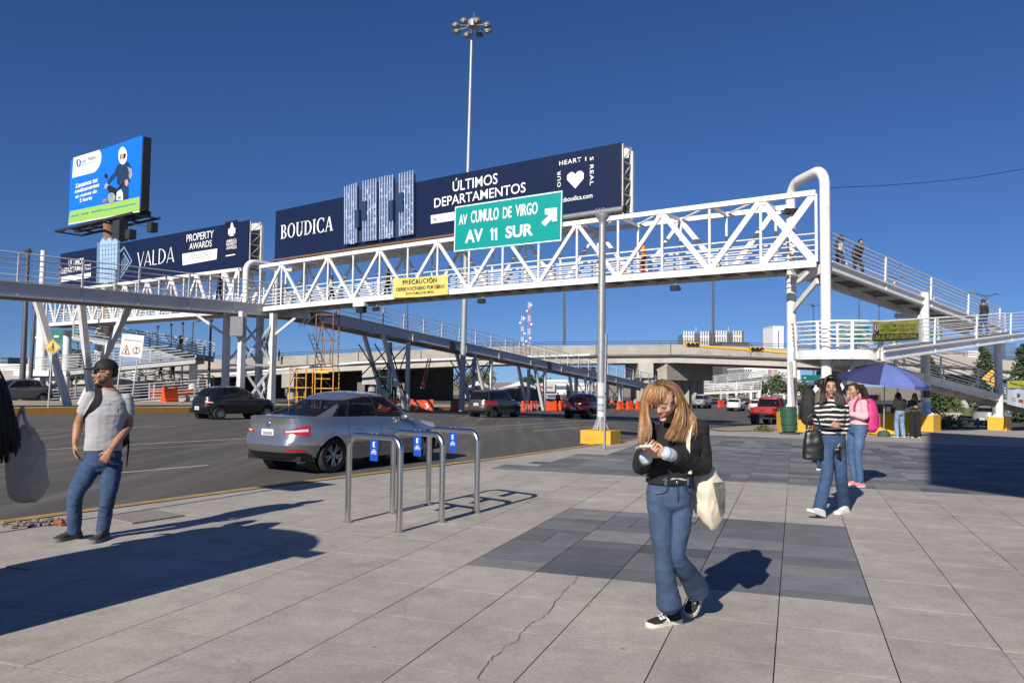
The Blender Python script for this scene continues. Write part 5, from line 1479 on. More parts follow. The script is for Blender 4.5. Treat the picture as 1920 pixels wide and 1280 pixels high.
# ---- bicycle stands
blue_s = M('sign_blue', (.005, .065, .42), .4, var=.03)
def bike_icon(s):
  """bicycle pictogram as thin polygons, s metres wide, origin at lower left"""
  P = []
  for cx in (.22, .78): P += ringp(cx * s, .22 * s, .2 * s, .2 * s, .05 * s, .05 * s, n=14)
  def ln(a, b, w=.045):
    a, b = Vector(a) * s, Vector(b) * s; d = (b - a).normalized(); n = Vector((-d.y, d.x)) * (w * s / 2)
    return [tuple(a + n), tuple(a - n), tuple(b - n), tuple(b + n)]
  P += [ln((.22, .22), (.38, .5)), ln((.38, .5), (.68, .5)), ln((.68, .5), (.46, .22)), ln((.46, .22), (.22, .22)), ln((.46, .22), (.34, .6)), ln((.28, .62), (.42, .62)), ln((.78, .22), (.66, .64)), ln((.58, .66), (.72, .64))]
  return P
for i, (a, b, lb, f) in enumerate((((652, 978), (748, 997), 'nearest stainless bicycle stand with blue E plate', .50), ((735.5, 962), (828, 978), 'middle stainless bicycle stand with blue E plate', .50), ((803, 946), (894, 961), 'farthest stainless bicycle stand with blue E plate', .50))):
  A, B = pos(*a), pos(*b)
  r = thing('bicycle_stand', lb, 'bicycle stand', (A + B) / 2, group='bicycle stands beside the kerb')
  MB().tube(bent_pipe(A, B, .955, .033, .13, 8), .033, 16).build('hoop', steel, r, 60)
  for C in (A, B): MB().lathe(C, [(.035, .0), (.06, .002), (.055, .008), (.034, .012)], 16).build('foot_collar', M('grout_ring', (.15, .14, .13), .9), r)
  d = (B - A).normalized(); d.z = 0; d.normalize(); n = Vector((d.y, -d.x, 0))
  c = A.lerp(B, f); c.z = .955 - .036
  w, h = .125, .225
  px_ = Plane(c - d * (w / 2) - UPV * (h + .0), d, UPV)
  MB().box(c - UPV * (h / 2), (w, .004, h), (d, n, UPV)).build('plate', blue_s, r)
  lettering(r, 'E', px_.o + d * .045 + UPV * (h * .66), d, UPV, .036, .055, wprint, .02, lift=.004)
  flat(r, 'bicycle_pictogram', [[(x + .018, y + h * .30) for x, y in p] for p in bike_icon(.09)], px_.o, d, UPV, wprint, .004)
  flat(r, 'plate_line', [rc(0, h * .262, w, h * .272)[0]], px_.o, d, UPV, M('blue_line', (.0, .03, .2), .5), .004)
  for k in (-.04, .04): MB().tube([c + d * k + UPV * .0, c + d * k + UPV * .075], .006, 6).build('plate_tie', galv, r)
  MB().tube([c + d * .0 + UPV * .036, c + d * .0 + UPV * .05], .012, 8).build('bolt', galv, r)

# ---- water filled barriers
orange = M('barrier_orange', (.72, .075, .012), .5, var=.14, scale=2.5, dirt=(.35, .12, .07), dirt_scale=2, dirt_amt=.5)
orange2 = M('barrier_orange_faded', (.55, .060, .022), .55, var=.16, scale=2.5, dirt=(.3, .1, .06), dirt_scale=2, dirt_amt=.5)
def barrier(label, px, py, L, yaw, h=.98, mat=orange, arrows=True, dz=-.15, grp='orange water filled barriers'):
  p = pos(px, py, dz)
  d = Vector((math.cos(yaw), math.sin(yaw), 0)); n = Vector((d.y, -d.x, 0))
  if n.y > 0: n = -n
  r = thing('traffic_barrier', label, 'barrier', p, group=grp)
  prof = [(.28, 0), (.28, .16), (.22, .22), (.12, .75), (.10, h)]
  rings = []
  for j, x in enumerate([-.5, -.46, -.2, -.16, .16, .2, .46, .5]):
    k = .93 if j in (0, 7) else 1
    top = h * (.93 if 1 < j < 6 else 1.0)
    ring = [p + d * (x * L) + n * (w * k) + UPV * min(z, top) for w, z in prof] + [p + d * (x * L) - n * (w * k) + UPV * min(z, top) for w, z in prof[::-1]]
    rings.append(ring)
  MB().loft(rings).build('shell', mat, r)
  for k in (-.3, .3):
    MB().box(p + d * (k * L) + n * .2 + UPV * .08, (.3, .2, .14), (d, n, UPV)).build('foot', mat, r)
  if arrows:
    pl_ = Plane(p + n * .235 + UPV * .2, d, (n * -.19 + UPV).normalized())
    for k in (-.22, .22):
      a = .5 * .34
      flat(r, 'chevron', [[(k * L - a, .0), (k * L - a + .15, 0), (k * L + a, .24), (k * L - a + .15, .48), (k * L - a, .48), (k * L + a - .15, .24)]], pl_.o, pl_.ax, pl_.ay, wprint, .035)
  return r
barrier('orange barrier with two white chevrons behind the silver car roof', 791, 772.5, 1.7, .08)
barrier('orange barrier half hidden behind the silver car window', 722, 771, 1.7, .1)
barrier('orange barrier just left of the dark minivan', 856, 771.5, 1.0, .5, arrows=False)
barrier('dull orange barrier right of the dark minivan, left one of the pair', 985, 770.5, .9, .9, mat=orange2)
barrier('dull orange barrier behind the minivan bonnet, right one of the pair', 1001, 770, .9, .9, mat=orange2)
barrier('orange barrier left of the maroon car, standing alone', 1034, 770, 1.0, .4, arrows=False)
barrier('orange barrier just touching the maroon car rear', 1052, 770, .6, 1.0, arrows=False)
barrier('first of three orange barriers right of the sign pole', 1163, 767.5, .8, .7, arrows=False)
barrier('second of three orange barriers right of the sign pole', 1180, 767.5, .8, .7, arrows=False)
barrier('third of three orange barriers right of the sign pole', 1198, 767.5, .8, .7, arrows=False)
barrier('largest orange barrier in the cluster left of the black hatchback, lit front', 318, 753, 1.2, 1.1, 1.1, dz=.12, arrows=False)
barrier('dark red barrier at the left end of the cluster by the black hatchback', 300, 751, 1.6, .3, 1.0, orange2, dz=.12, arrows=False)
barrier('dull orange barrier touching the black hatchback in the cluster', 346, 752.5, 1.3, .8, 1.0, orange2, dz=.12, arrows=False)
barrier('dull orange barrier at the back of the cluster behind the black hatchback', 366, 748, 1.2, .5, 1.0, orange2, dz=.12, arrows=False)
for i, (px, lb) in enumerate(((1225, 'far orange barrier beyond the woman, left'), (1238, 'far orange barrier beyond the woman, right'), (1412, 'far orange barrier behind the white sedan'), (1352, 'far dull orange barrier between grey pickup and white hatchback'))):
  barrier(lb, px, 763, 1.0, .6, arrows=False, mat=orange2 if i > 1 else orange)

# ---- scaffolds, ladder
def scaffold(label, x0, x1, yb, yt, Y, n, mat, W=1.5):
  a, b = at(x0, yb, Y), at(x1, yb, Y); zt = at(x0, yt, Y).z; g = gz(a.x, Y) - .05 if yb > 700 else a.z
  r = thing('scaffold', label, 'scaffold', ((a.x + b.x) / 2, Y, g), group='scaffolds below the ramp')
  for y in (Y, Y + W):
    for x in (a.x, b.x): MB().tube([(x, y, g), (x, y, zt)], .035, 6).build('standard', mat, r)
    xm = (a.x + b.x) / 2
    MB().tube([(xm, y, g + .3), (xm, y, g + (zt - g) * .45)], .025, 6).build('standard', mat, r)
    for i in range(n):
      z = g + .25 + (zt - g - .3) * i / (n - 1)
      MB().tube([(a.x if i % 3 else a.x, y, z), (b.x if i % 2 == 0 else xm, y, z)], .028, 6).build('ledger', mat, r)
  MB().tube([(a.x, Y, zt * .5), (a.x, Y + W, zt)], .02, 5).build('brace', darksteel, r); MB().tube([(a.x, Y, zt), (b.x, Y, g + (zt - g) * .5)], .02, 5).build('brace', darksteel, r)
  return r
yel_t = M('scaffold_yellow', (.66, .30, .01), .5, var=.1)
scaffold('yellow scaffold frame left, behind the silver car roof', 542, 573, 752, 688, 45, 5, yel_t)
scaffold('taller yellow scaffold under the ramp behind the silver car', 590, 624, 752, 690, 45.5, 5, yel_t)
scaffold('rusty upper scaffold lift reaching the ramp above the yellow frames', 591, 623, 690, 588, 45.5, 5, M('scaffold_rust', (.24, .12, .05), .7, var=.3, scale=6))
scaffold('green and yellow scaffold below the overpass girder', 706, 734, 745, 688, 75, 5, M('scaffold_green', (.03, .20, .10), .5))
r = thing('scaffold_stair', 'dark steel stair ladder leaning in the taller yellow scaffold', 'ladder', at(615, 640, 45.6))
a, b = at(560, 612, 45.7), at(582, 560, 45.7)
for dx in (0, 9):
  MB().bar(at(577 + dx, 625, 45.6), at(602 + dx, 688, 45.6), .05).build('rail', darksteel, r)
  MB().bar(at(560 + dx, 612, 45.7), at(582 + dx, 590, 45.7), .05).build('rail', darksteel, r)
for i in range(8):
  x, y = 578 + i * 3.2, 628 + i * 8
  MB().bar(at(x, y, 45.6), at(x + 9, y + 1, 45.6), .12, .04).build('tread', darksteel, r)
MB().box(at(604, 697, 45.2), (.75, .05, .13)).build('tag_plate', M('tag_yellow', (.7, .45, .02), .5), r)
r = thing('ladder', 'red ladder leaning under the descending ramp', 'ladder', at(795, 730, 58))
for dx in (0, 5): MB().bar(at(789 + dx, 728, 58), at(803 + dx, 672, 58), .08).build('rail', M('ladder_red', (.45, .10, .06), .6), r)
for i in range(10): MB().bar(at(789.5 + i * 1.4, 724 - i * 5.6, 58), at(794.5 + i * 1.4, 724 - i * 5.6, 58), .05).build('rung', MAT['ladder_red'], r)

# ---- signs on the median
q = pos(93, 757, .12); q = Vector((at(93, 700, 37.5).x, 37.5, 0)); q.z = gz(q.x, q.y) + .1
r = thing('warning_sign', 'yellow diamond road works sign on a thin post at the left', 'road sign', q)
ctr = at(98.5, 651, q.y)
MB().bar(q, (ctr.x, ctr.y, ctr.z - .2), .06, .05).build('post', galv, r)
hd = 15.5 * q.y / FPX
pls = Plane(ctr, (1, .12, 0), UPV)
MB().prism([(0, -hd), (hd, 0), (0, hd), (-hd, 0)], pls.ax, pls.ay, ctr, pls.n, .02).build('panel', M('warning_yellow', (.66, .50, .12), .5, var=.05), r)
k = hd * .9
flat(r, 'border', [[(0, -k), (k, 0), (k * .95, 0), (0, -k * .95)], [(k, 0), (0, k), (0, k * .95), (k * .95, 0)], [(0, k), (-k, 0), (-k * .95, 0), (0, k * .95)], [(-k, 0), (0, -k), (0, -k * .95), (-k * .95, 0)]], ctr, pls.ax, pls.ay, dkp, .013)
flat(r, 'digging_figure', [ell(.02, .17, .045, .05, 10), [(-.02, .12), (.07, .10), (.08, -.02), (.0, -.04)], [(.0, -.03), (.04, -.03), (-.05, -.2), (-.1, -.2)], [(.03, -.03), (.08, -.03), (.1, -.2), (.05, -.2)], [(.0, .08), (.02, .05), (-.1, -.06), (-.12, -.04)], ell(-.15, -.1, .045, .035, 8)], ctr, pls.ax, pls.ay, dkp, .014)
bl, br, tr, tl = at(224, 667, 37), at(265.5, 671, 37.2), at(271, 629, 37.2), at(229.5, 625, 37)
r = thing('notice_board', 'white sign with red triangle and red ring on two leaning posts', 'road sign', pos(240, 757, .12))
plw = Plane(bl, br - bl, tl - bl)
Wb, Hb = (br - bl).length, (tl - bl).length
MB().box(bl + plw.ax * (Wb / 2) + plw.ay * (Hb / 2), (Wb, Hb, .025), (plw.ax, plw.ay, plw.n)).build('panel', M('notice_white', (.72, .72, .71), .5), r)
for u in (.1, .82):
  t = bl + plw.ax * (Wb * u) + plw.n * -.04
  b_ = t - plw.ay * 2.9; b_.z = gz(b_.x, b_.y) + .1
  MB().bar(b_, t + plw.ay * Hb * .95, .05).build('post', galv, r)
plw.text(r, 'SISTEMA DE CONTROL', (233, 638.5), (266, 641), (233, 635.5), gprint, .0, lift=.02)
redp = MAT['red_print']; Tn = [(.06, .10), (.46, .10), (.26, .52)]; sc_ = Wb / 1.0
flat(r, 'warning_triangle', [[(x * Wb, y * Hb) for x, y in Tn]], bl, plw.ax, plw.ay, redp, .018)
flat(r, 'triangle_field', [[((.26 + (x - .26) * .72) * Wb, (.24 + (y - .24) * .72) * Hb) for x, y in Tn]], bl, plw.ax, plw.ay, wprint, .021)
flat(r, 'walking_figure', [[(.25 * Wb, .36 * Hb), (.29 * Wb, .36 * Hb), (.30 * Wb, .16 * Hb), (.27 * Wb, .16 * Hb), (.22 * Wb, .15 * Hb)]], bl, plw.ax, plw.ay, dkp, .024)
flat(r, 'ring', ringp(.72 * Wb, .31 * Hb, .17 * Wb, .17 * Wb, .03 * Wb, .03 * Wb, n=20), bl, plw.ax, plw.ay, redp, .018)
flat(r, 'signal_red', [ell(.72 * Wb, .41 * Hb, .045 * Wb, .05 * Wb, 10)], bl, plw.ax, plw.ay, redp, .021)
flat(r, 'signal_green', [ell(.72 * Wb, .20 * Hb, .045 * Wb, .05 * Wb, 10)], bl, plw.ax, plw.ay, M('green_dot', (.0, .25, .15), .5), .021)
flat(r, 'signal_body', [rc(.70 * Wb, .22 * Hb, .74 * Wb, .40 * Hb)[0]], bl, plw.ax, plw.ay, gprint, .020)
# yellow diamond seen from the rear quarter on the right
c = at(1860, 709, 55)
r = thing('warning_sign', 'orange yellow diamond curve sign behind the right ramp column', 'road sign', (c.x, c.y, gz(c.x, c.y)))
pls = Plane(c, (1, -.5, 0), UPV); h_ = .62
MB().prism([(0, -h_), (h_, 0), (0, h_), (-h_, 0)], pls.ax, pls.ay, c, pls.n, .02).build('panel', M('warning_orange', (.78, .36, .01), .5), r)
flat(r, 'curve_arrow', [[(-.15, -.25), (-.05, -.25), (-.05, 0), (.15, .12), (.15, .28), (.05, .28), (.05, .17), (-.15, .05)]], c, pls.ax, pls.ay, dkp, .014)
MB().bar((c.x + .1, c.y + .1, gz(c.x, c.y)), (c.x + .05, c.y + .1, c.z + .3), .06).build('post', galv, r)

# ---- bollards
for i, (px, lb) in enumerate(((1768.5, 'left one of three grey bollards by the silver parked car'), (1801.5, 'middle one of three grey bollards by the silver parked car'), (1833.5, 'right one of three grey bollards by the silver parked car'))):
  p = pos(px, 802.5)
  r = thing('bollard', lb, 'bollard', p, group='bollards at the side street')
  MB().tube([p, p + UPV * .5], .075, 12).build('shaft', M('bollard_grey', (.18, .18, .19), .6), r, 60)
  MB().lathe(p + UPV * .5, [(.085, 0), (.09, .05), (.05, .09)], 12).build('cap', M('bollard_cap', (.5, .5, .5), .5), r, 60)

# ---- litter bin
p = pos(1481, 813)
r = thing('litter_bin', 'dark green slatted litter bin leaning beside the portal base', 'bin', p)
binm = M('bin_green', (.025, .085, .05), .55, var=.15, scale=8)
ti = Vector((-.06, .0, 1)).normalized(); A3 = (Vector((1, 0, .06)).normalized(), Vector((0, 1, 0)), ti)
c0 = p + UPV * .07
MB().lathe(p, [(.36, 0), (.37, .05), (.3, .06)], 20).build('base_plate', M('bin_base', (.05, .05, .05), .7), r)
MB().lathe(c0, [(.20, 0), (.24, .02), (.27, .5), (.28, .9), (.25, .92), (.24, .88)], 20, A3).build('drum', binm, r, 40)
for k in range(20):
  an = 2 * math.pi * k / 20; d = A3[0] * math.cos(an) + A3[1] * math.sin(an)
  MB().bar(c0 + d * .26 + ti * .04, c0 + d * .295 + ti * .88, .055, .02, d).build('slat', binm, r)
for z in (.3, .6):
  MB().tube([c0 + ti * z + (A3[0] * math.cos(a) + A3[1] * math.sin(a)) * .30 for a in [2 * math.pi * i / 20 for i in range(21)]], .012, 5).build('hoop', binm, r)

# ---- vendor stall with the blue umbrella
ub = pos(1657, 818); ub_c = at(1664, 688, ub.y - .1)
r = thing('market_umbrella', 'large violet blue vendor umbrella leaning over the stall', 'umbrella', ub)
umb = M('umbrella_violet', (.115, .16, .42), .75, var=.1, scale=3, dirt=(.2, .2, .38), dirt_scale=1.5, dirt_amt=.4); umb_shade = M('umbrella_violet_shaded', (.025, .03, .11), .75, var=.1)  # second violet is darker: shadow painted into the left canopy panels
tilt = Vector((.10, -.10, 1)).normalized(); a0 = tilt.orthogonal(); a0 = Vector((1, 0, -.10)).normalized(); a1 = tilt.cross(a0).normalized()
Rr, Hh = 1.52, .60; top = ub_c + Vector((-.05, .1, .12))
def rim(k, f, drop=1): 
  an = 2 * math.pi * k / 8 + .3
  sag = 1 - .05 * (f > .9)
  return top + (a0 * math.cos(an) + a1 * math.sin(an)) * (Rr * f) - tilt * (Hh * f ** 1.7 * drop)
for k in range(8):
  g_ = MB(); rows = []
  for f in (0.02, .25, .5, .75, 1.0):
    row = []
    for j in range(5):
      u = j / 4; q = rim(k, f).lerp(rim(k + 1, f), u) - tilt * (.03 * math.sin(math.pi * u) * f) 
      row.append(q)
    rows.append(row)
  rows.append([q - tilt * .13 for q in rows[-1]])
  g_.grid(rows); g_.build('canopy_panel', umb_shade if k in (2, 3, 4) else umb, r, 40)
  MB().tube([rim(k, .05) - tilt * .02, rim(k, .5) - tilt * .03, rim(k, 1) - tilt * .02], .008, 5).build('rib', galv, r)
MB().tube([ub, ub + (top - ub) * .5 + Vector((.0, 0, 0)), top], .022, 8).build('pole', galv, r)
MB().lathe(ub, [(.20, 0), (.22, .12), (.15, .2), (.03, .22)], 14).build('base_weight', M('weight_green', (.05, .09, .07), .7), r, 40)
ct = pos(1683, 816)
r = thing('vendor_table', 'vendor table draped with bright yellow cloth under the umbrella', 'stall', ct)
yc = M('yellow_cloth', (.75, .42, .01), .8, var=.1, scale=4)
ctr = ct + Vector((-.05, .45, 0)); Wt, Dt = 1.3, .6
rings = []
for z, k in ((.82, 1), (.6, 1.03), (.3, 1.07), (.03, 1.11)):
  ring = []
  for i in range(40):
    t = i / 40 * 4; s_ = int(t); u = t - s_
    x, y = [(-1 + 2 * u, -1), (1, -1 + 2 * u), (1 - 2 * u, 1), (-1, 1 - 2 * u)][s_]
    w_ = 1 + .03 * math.sin(i * 2.4) * (k - 1) * 12
    ring.append(ctr + Vector((x * Wt / 2 * k * w_, y * Dt / 2 * k * w_, z)))
  rings.append(ring)
MB().loft(rings).build('cloth', yc, r, 40)
MB().box(ctr + UPV * .835, (Wt * .98, Dt * .98, .02)).build('table_top', M('board_brown', (.2, .13, .07), .7), r)
for i, (dx, h, cl, lb) in enumerate(((-.55, .22, (.02, .2, .08), 'green carton on the left end of the yellow vendor table'), (-.3, .30, (.35, .14, .04), 'tall brown carton on the yellow vendor table'), (.2, .2, (.3, .05, .04), 'red carton on the yellow vendor table'), (.42, .26, (.08, .22, .12), 'green carton on the right end of the yellow vendor table'))):
  bx_ = thing('goods_carton', lb, 'carton', ctr + Vector((dx, .05, .846)), group='cartons on the vendor table')
  MB().box(ctr + Vector((dx, .05, .846 + h / 2)), (.2, .25, h)).build('carton', M('carton_%d' % i, cl, .7, var=.2, scale=10), bx_)
  MB().box(ctr + Vector((dx, .05, .846 + h + .005)), (.14, .2, .01)).build('lid', M('carton_lid', (.4, .36, .3), .7), bx_)
r = thing('display_rack', 'grey wire rack with hanging goods left of the yellow table', 'rack', pos(1655, 812))
rp0 = pos(1655, 812) + Vector((-.1, .5, 0))
for dx in (-.25, .25):
  for dy in (0, .35): MB().tube([rp0 + Vector((dx, dy, 0)), rp0 + Vector((dx, dy, 1.6))], .015, 6).build('upright', galv, r)
for z in (.5, .9, 1.3): MB().box(rp0 + Vector((0, .17, z)), (.5, .36, .02)).build('shelf', galv, r)
for i in range(9):
  MB().box(rp0 + Vector((-.18 + (i % 3) * .17, .1, .62 + (i // 3) * .4)), (.12, .16, .2)).build('packet', M('packet_%d' % (i % 4), ((.5, .2, .05), (.05, .25, .1), (.5, .4, .1), (.1, .15, .4))[i % 4], .6), r)
# posters on the middle column
pc_ = RCOL[0]
r = thing('poster', 'light blue notice taped round the middle ramp column', 'poster', (pc_.x, pc_.y, 0))
def wrap(name, y0, y1, mt, a0_=-60, a1_=40):
  zA, zB = [1.55 + (724.9 - y) * pc_.y / FPX for y in (y1, y0)]
  MB().grid([[Vector((pc_.x + .205 * math.sin(R(a)), pc_.y - .205 * math.cos(R(a)), z)) for z in (zA, zB)] for a in [a0_ + (a1_ - a0_) * i / 8 for i in range(9)]]).build(name, mt, r)
wrap('sheet', 732, 745, M('poster_brown', (.12, .07, .06), .6, var=.5, scale=9)); wrap('sheet', 753, 774, M('poster_blue', (.25, .42, .68), .6, var=.25, scale=8))
# planter box far right
p = pos(1772, 786); r = thing('planter', 'pale concrete planter trough on the grass behind the bollards', 'planter', p)
MB().loft([[p + Vector((sx * w, sy * .4, z)) for sx, sy in ((-1, -1), (1, -1), (1, 1), (-1, 1))] for w, z in ((.7, 0), (1.2, .55))]).build('trough', light_conc, r); MB().box(p + UPV * .56, (2.2, .7, .06)).build('soil', earth, r)

# ---- rubble beside the kerb and a manhole cover
rb = random.Random(5)
for i in range(34):
  px = rb.uniform(2, 150); py = 986 - px * .075 + rb.uniform(-4, 6)
  if i == 0: px, py = 112, 984
  p = pos(px, py); s = rb.uniform(.012, .045) if i else .07
  o = MB().ball(p + UPV * s * .3, (s, s * .8, s * .6), 7, 4)
  for v_ in o.v: v_ += Vector((rb.uniform(-.2, .2), rb.uniform(-.2, .2), rb.uniform(-.2, .2))) * s
  ob = o.build('rubble', M('rubble_red', (.28, .09, .05), .9) if i == 0 else M('rubble_grey', (.16, .14, .12), .95, var=.5, scale=30), None)
  tag(ob, 'red brick fragment in the broken kerb by the man\'s feet' if i == 0 else 'loose rubble in the broken pavement at the left kerb', 'rubble', 'rubble in the broken kerb')
p = pos(268, 968); r = thing('manhole_cover', 'square grey inspection cover in the pavement behind the man', 'manhole', p)
MB().box(p + UPV * .004, (.62, .62, .012), (AV, AVL, UPV)).build('cover', M('cover_grey', (.24, .215, .19), .8, var=.2, scale=9), r)

# ---- off to the sides: what throws the shadows across the plaza
kk = Vector((-4.62, 3.62, 0)); kd = Vector((math.sin(SUN_AZ), math.cos(SUN_AZ), 0)); kn = Vector((kd.y, -kd.x, 0))
r = thing('kiosk', 'closed kiosk with a rounded roof just outside the left edge, throwing the big shadow', 'kiosk', kk)
prof = [(-.86, 0), (-.86, 2.05)] + [(.86 * math.cos(R(a)), 2.05 + .55 * math.sin(R(a))) for a in range(165, 14, -15)] + [(.86, 2.05), (.86, 0)]
MB().prism(prof, kn, UPV, kk, kd, 1.0).build('body', M('kiosk_green', (.05, .09, .08), .6), r)
MB().box(kk + kn * .75 + UPV * 2.34 + kd * .2, (.5, .1, .1), (kn, kd, UPV)).build('awning_bracket', galv, r)
MB().box(kk - kd * .52 + UPV * 1.2, (1.3, .03, 1.0), (kn, kd, UPV)).build('shutter', galv, r)
sb_ = Vector((-5.42, 7.25, 0)); r = thing('street_sign', 'small panel on a thin post outside the left edge', 'road sign', sb_)
MB().tube([sb_, sb_ + UPV * 3.0], .025, 8).build('post', galv, r); MB().box(sb_ + UPV * 2.75, (.75, .02, .5), (kn, kd, UPV)).build('panel', wprint, r)
bo = Vector((-.57, -1.4, 9.0)); bd = Vector((.38, -.925, 0)).normalized()
r = thing('billboard', 'large billboard on a single post behind the viewer', 'billboard', bo + bd * 6 - UPV * 9)
MB().box(bo + bd * 7 + UPV * 6.5, (14, .5, 13), (bd, Vector((bd.y, -bd.x, 0)), UPV)).build('panel', white, r)
MB().tube([bo + bd * 7 - UPV * 9, bo + bd * 7], .4, 14).build('post', galv, r)

# ------------------------------------------------------------------ vehicles
chrome = M('chrome', (.7, .7, .72), .15, 1.0, var=.02)
red_lens = M('tail_lens_red', (.42, .012, .010), .12, spec=.8, coat=.6, var=.05)
clear_lens = M('lens_clear', (.62, .62, .62), .12, spec=.8, coat=.6)
plate_m = M('plate_white', (.66, .66, .64), .5)
interior_m = M('car_interior', (.02, .02, .022), .8)
rim_m = M('alloy_rim', (.38, .38, .39), .3, .85, var=.05)
blk = M('black_trim', (.014, .014, .015), .45)
def interp(tab, x):
  if x <= tab[0][0]: return tab[0][1]
  for (x0, v0), (x1, v1) in zip(tab, tab[1:]):
    if x <= x1:
      t = (x - x0) / (x1 - x0); t = t * t * (3 - 2 * t) if len(tab[0]) < 3 else t
      return v0 + (v1 - v0) * t
  return tab[-1][1]

def paint(name, col, metal=.55, rough=.32):
  return M(name, col, rough, metal, var=.03, scale=1, coat=.9, dirt=tuple(c * .75 + .04 for c in col), dirt_scale=1.2, dirt_amt=.22)

def car(label, centre, az, S, body, glass, group='vehicles on the avenue', name='car', cat='car', detail=True):
  """body of stacked rounded outlines: local x forward, y left; S holds the proportions"""
  rz = math.pi / 2 - az
  root = thing(name, label, cat, centre, rz, group)
  L, W = S['L'], S['W']; n = S.get('n', 4.6); sill = S.get('sill', .24)
  sh, xw, Rw, rw = S['shoulder'], S['axles'], S['arch'], S['wheel']
  roff, foff, wp = S['rear'], S['front'], S['wprof']
  def zlow(x):
    z = sill + (.06 if abs(x) > L * .42 else 0)
    for w in xw:
      if abs(x - w) < Rw: z = max(z, rw + math.sqrt(Rw * Rw - (x - w) ** 2) * .98)
    return z
  def outline(th, xr, xf, b, n_):
    a, cx = (xf - xr) / 2, (xf + xr) / 2
    c, s = math.cos(th), math.sin(th)
    return cx - a * math.copysign(abs(c) ** (2 / n_), c), b * max(s, 0) ** (2 / n_)
  def th_x(x, xr, xf, n_):
    a, cx = (xf - xr) / 2, (xf + xr) / 2
    q = max(-1, min(1, (cx - x) / a)); return math.acos(math.copysign(abs(q) ** (n_ / 2), q))
  def th_y(f, n_): return math.asin(min(1, f) ** (n_ / 2))
  def BP(th, t, off=0.):
    for _ in range(2):
      x, y = outline(th, -L / 2 + interp(roff, t), L / 2 - interp(foff, t), W / 2 * interp(wp, t), n)
      zs = interp(sh, x); z0 = sill + (.05 if abs(x) > L * .42 else 0); z = z0 + (zs - z0) * t
      zl = zlow(x)
      if z < zl - 1e-4 and zs > zl: t = (zl - z0) / (zs - z0)
      else: break
    if off:
      d = Vector((x / (L / 2) * .9 * (abs(x) / (L / 2)) ** 6, (y / (W / 2)), 0))
      d = d.normalized() if d.length > 1e-5 else Vector((-1, 0, 0))
      x += d.x * off; y += d.y * off
    return Vector((x, y, z))
  def crown(x, y): return .035 * (1 - min(1, (y / (W / 2)) ** 2))
  g = S['house']; gn = S.get('gn', 5.0)
  hb = W / 2 * g['wb']; ht = W / 2 * g['wt']
  def HP(th, t, off=0.):
    tt = t
    bow = S.get('bow', .06) * math.sin(math.pi * t)
    xr = g['xr0'] + (g['xr1'] - g['xr0']) * tt - bow * 1.2; xf = g['xf0'] + (g['xf1'] - g['xf0']) * tt + bow * 1.6
    x, y = outline(th, xr, xf, hb + (ht - hb) * tt ** 1.15 + .012 * math.sin(math.pi * t) + off, gn)
    x0, y0 = outline(th, g['xr0'], g['xf0'], hb, gn)
    zb = interp(sh, x0) + crown(x0, y0) - .004
    zt = g['z'] - .055 - .05 * max(0, (x - g['xr1'] - .9 * (g['xf1'] - g['xr1'])) / (g['xf1'] - g['xr1'] + .01)) - g.get('drop', .06) * max(0, 1 - (x - g['xr1']) / (.35 * (g['xf1'] - g['xr1'])))
    return Vector((x, y, zb + (zt - zb) * t))
  mir = lambda p: Vector((p.x, -p.y, p.z))
  xs = sorted(set([-L * .46 + i * L * .92 / 60 for i in range(61)] + [w + s * Rw * math.cos(R(a)) for w in xw for s in (-1, 1) for a in (0, 1, 4, 10, 20, 32, 45, 60, 75)]))
  ths = [th_y(f, n) for f in (0, .25, .45, .6, .72, .82, .89)]
  ths += [t for t in (th_x(x, -L / 2, L / 2, n) for x in xs) if ths[-1] + .01 < t < math.pi - ths[-1] - .01]
  ths += [math.pi - th_y(f, n) for f in (.89, .82, .72, .6, .45, .25, 0)]
  def ringof(fn): return [fn(t) for t in ths] + [mir(fn(t)) for t in ths[::-1][1:-1]]
  tl = [0, .04, .1, .18, .27, .36, .45, .54, .62, .7, .78, .85, .91, .96, 1.0]
  rings = [ringof(lambda th: BP(th, t)) for t in tl]
  top, base = rings[-1], ringof(lambda th: HP(th, 0))
  for s in (.06, .15, .3, .5, .7, .88, 1.0):
    row = []
    for p, q in zip(top, base):
      r = p.lerp(q, s)
      e = min(1, s * 5)
      r.z = interp(sh, r.x) + crown(r.x, r.y) * e
      row.append(r)
    rings.append(row)
  MB().loft(rings, caps=False).build('body', body, root, 38, keep=True)
  o = MB(); b0 = [Vector((p.x * .96, p.y * .96, p.z - .10)) for p in base]; o.add(b0, [tuple(range(len(b0)))]); o.build('cabin_floor', interior_m, root, keep=True)
  # underbody and wheel wells
  MB().box((0, 0, sill + .06), (L * .9, W * .80, .1)).build('underbody', blk, root, keep=True)
  # greenhouse strips
  def strip_(name, f0, f1, t0, t1, mat, nc=6, nr=6, off=0.):
    for sgn in (1, -1):
      rows = []
      for j in range(nr + 1):
        t = t0 + (t1 - t0) * j / nr
        a, b = f0(t), f1(t)
        row = [HP(a + (b - a) * i / nc, t, off) for i in range(nc + 1)]
        rows.append([mir(p) for p in row] if sgn < 0 else row)
      MB().grid(rows).build(name, mat, root, 40, keep=True)
  XR = lambda t: g['xr0'] + (g['xr1'] - g['xr0']) * t - S.get('bow', .06) * math.sin(math.pi * t) * 1.2
  XF = lambda t: g['xf0'] + (g['xf1'] - g['xf0']) * t + S.get('bow', .06) * math.sin(math.pi * t) * 1.6
  fx = lambda x0, x1: (lambda t: th_x(x0 + (x1 - x0) * t, XR(t), XF(t), gn))
  zero, pi_ = (lambda t: 0.), (lambda t: math.pi)
  rg, wg_ = g.get('rg', .86), g.get('wg', .90)
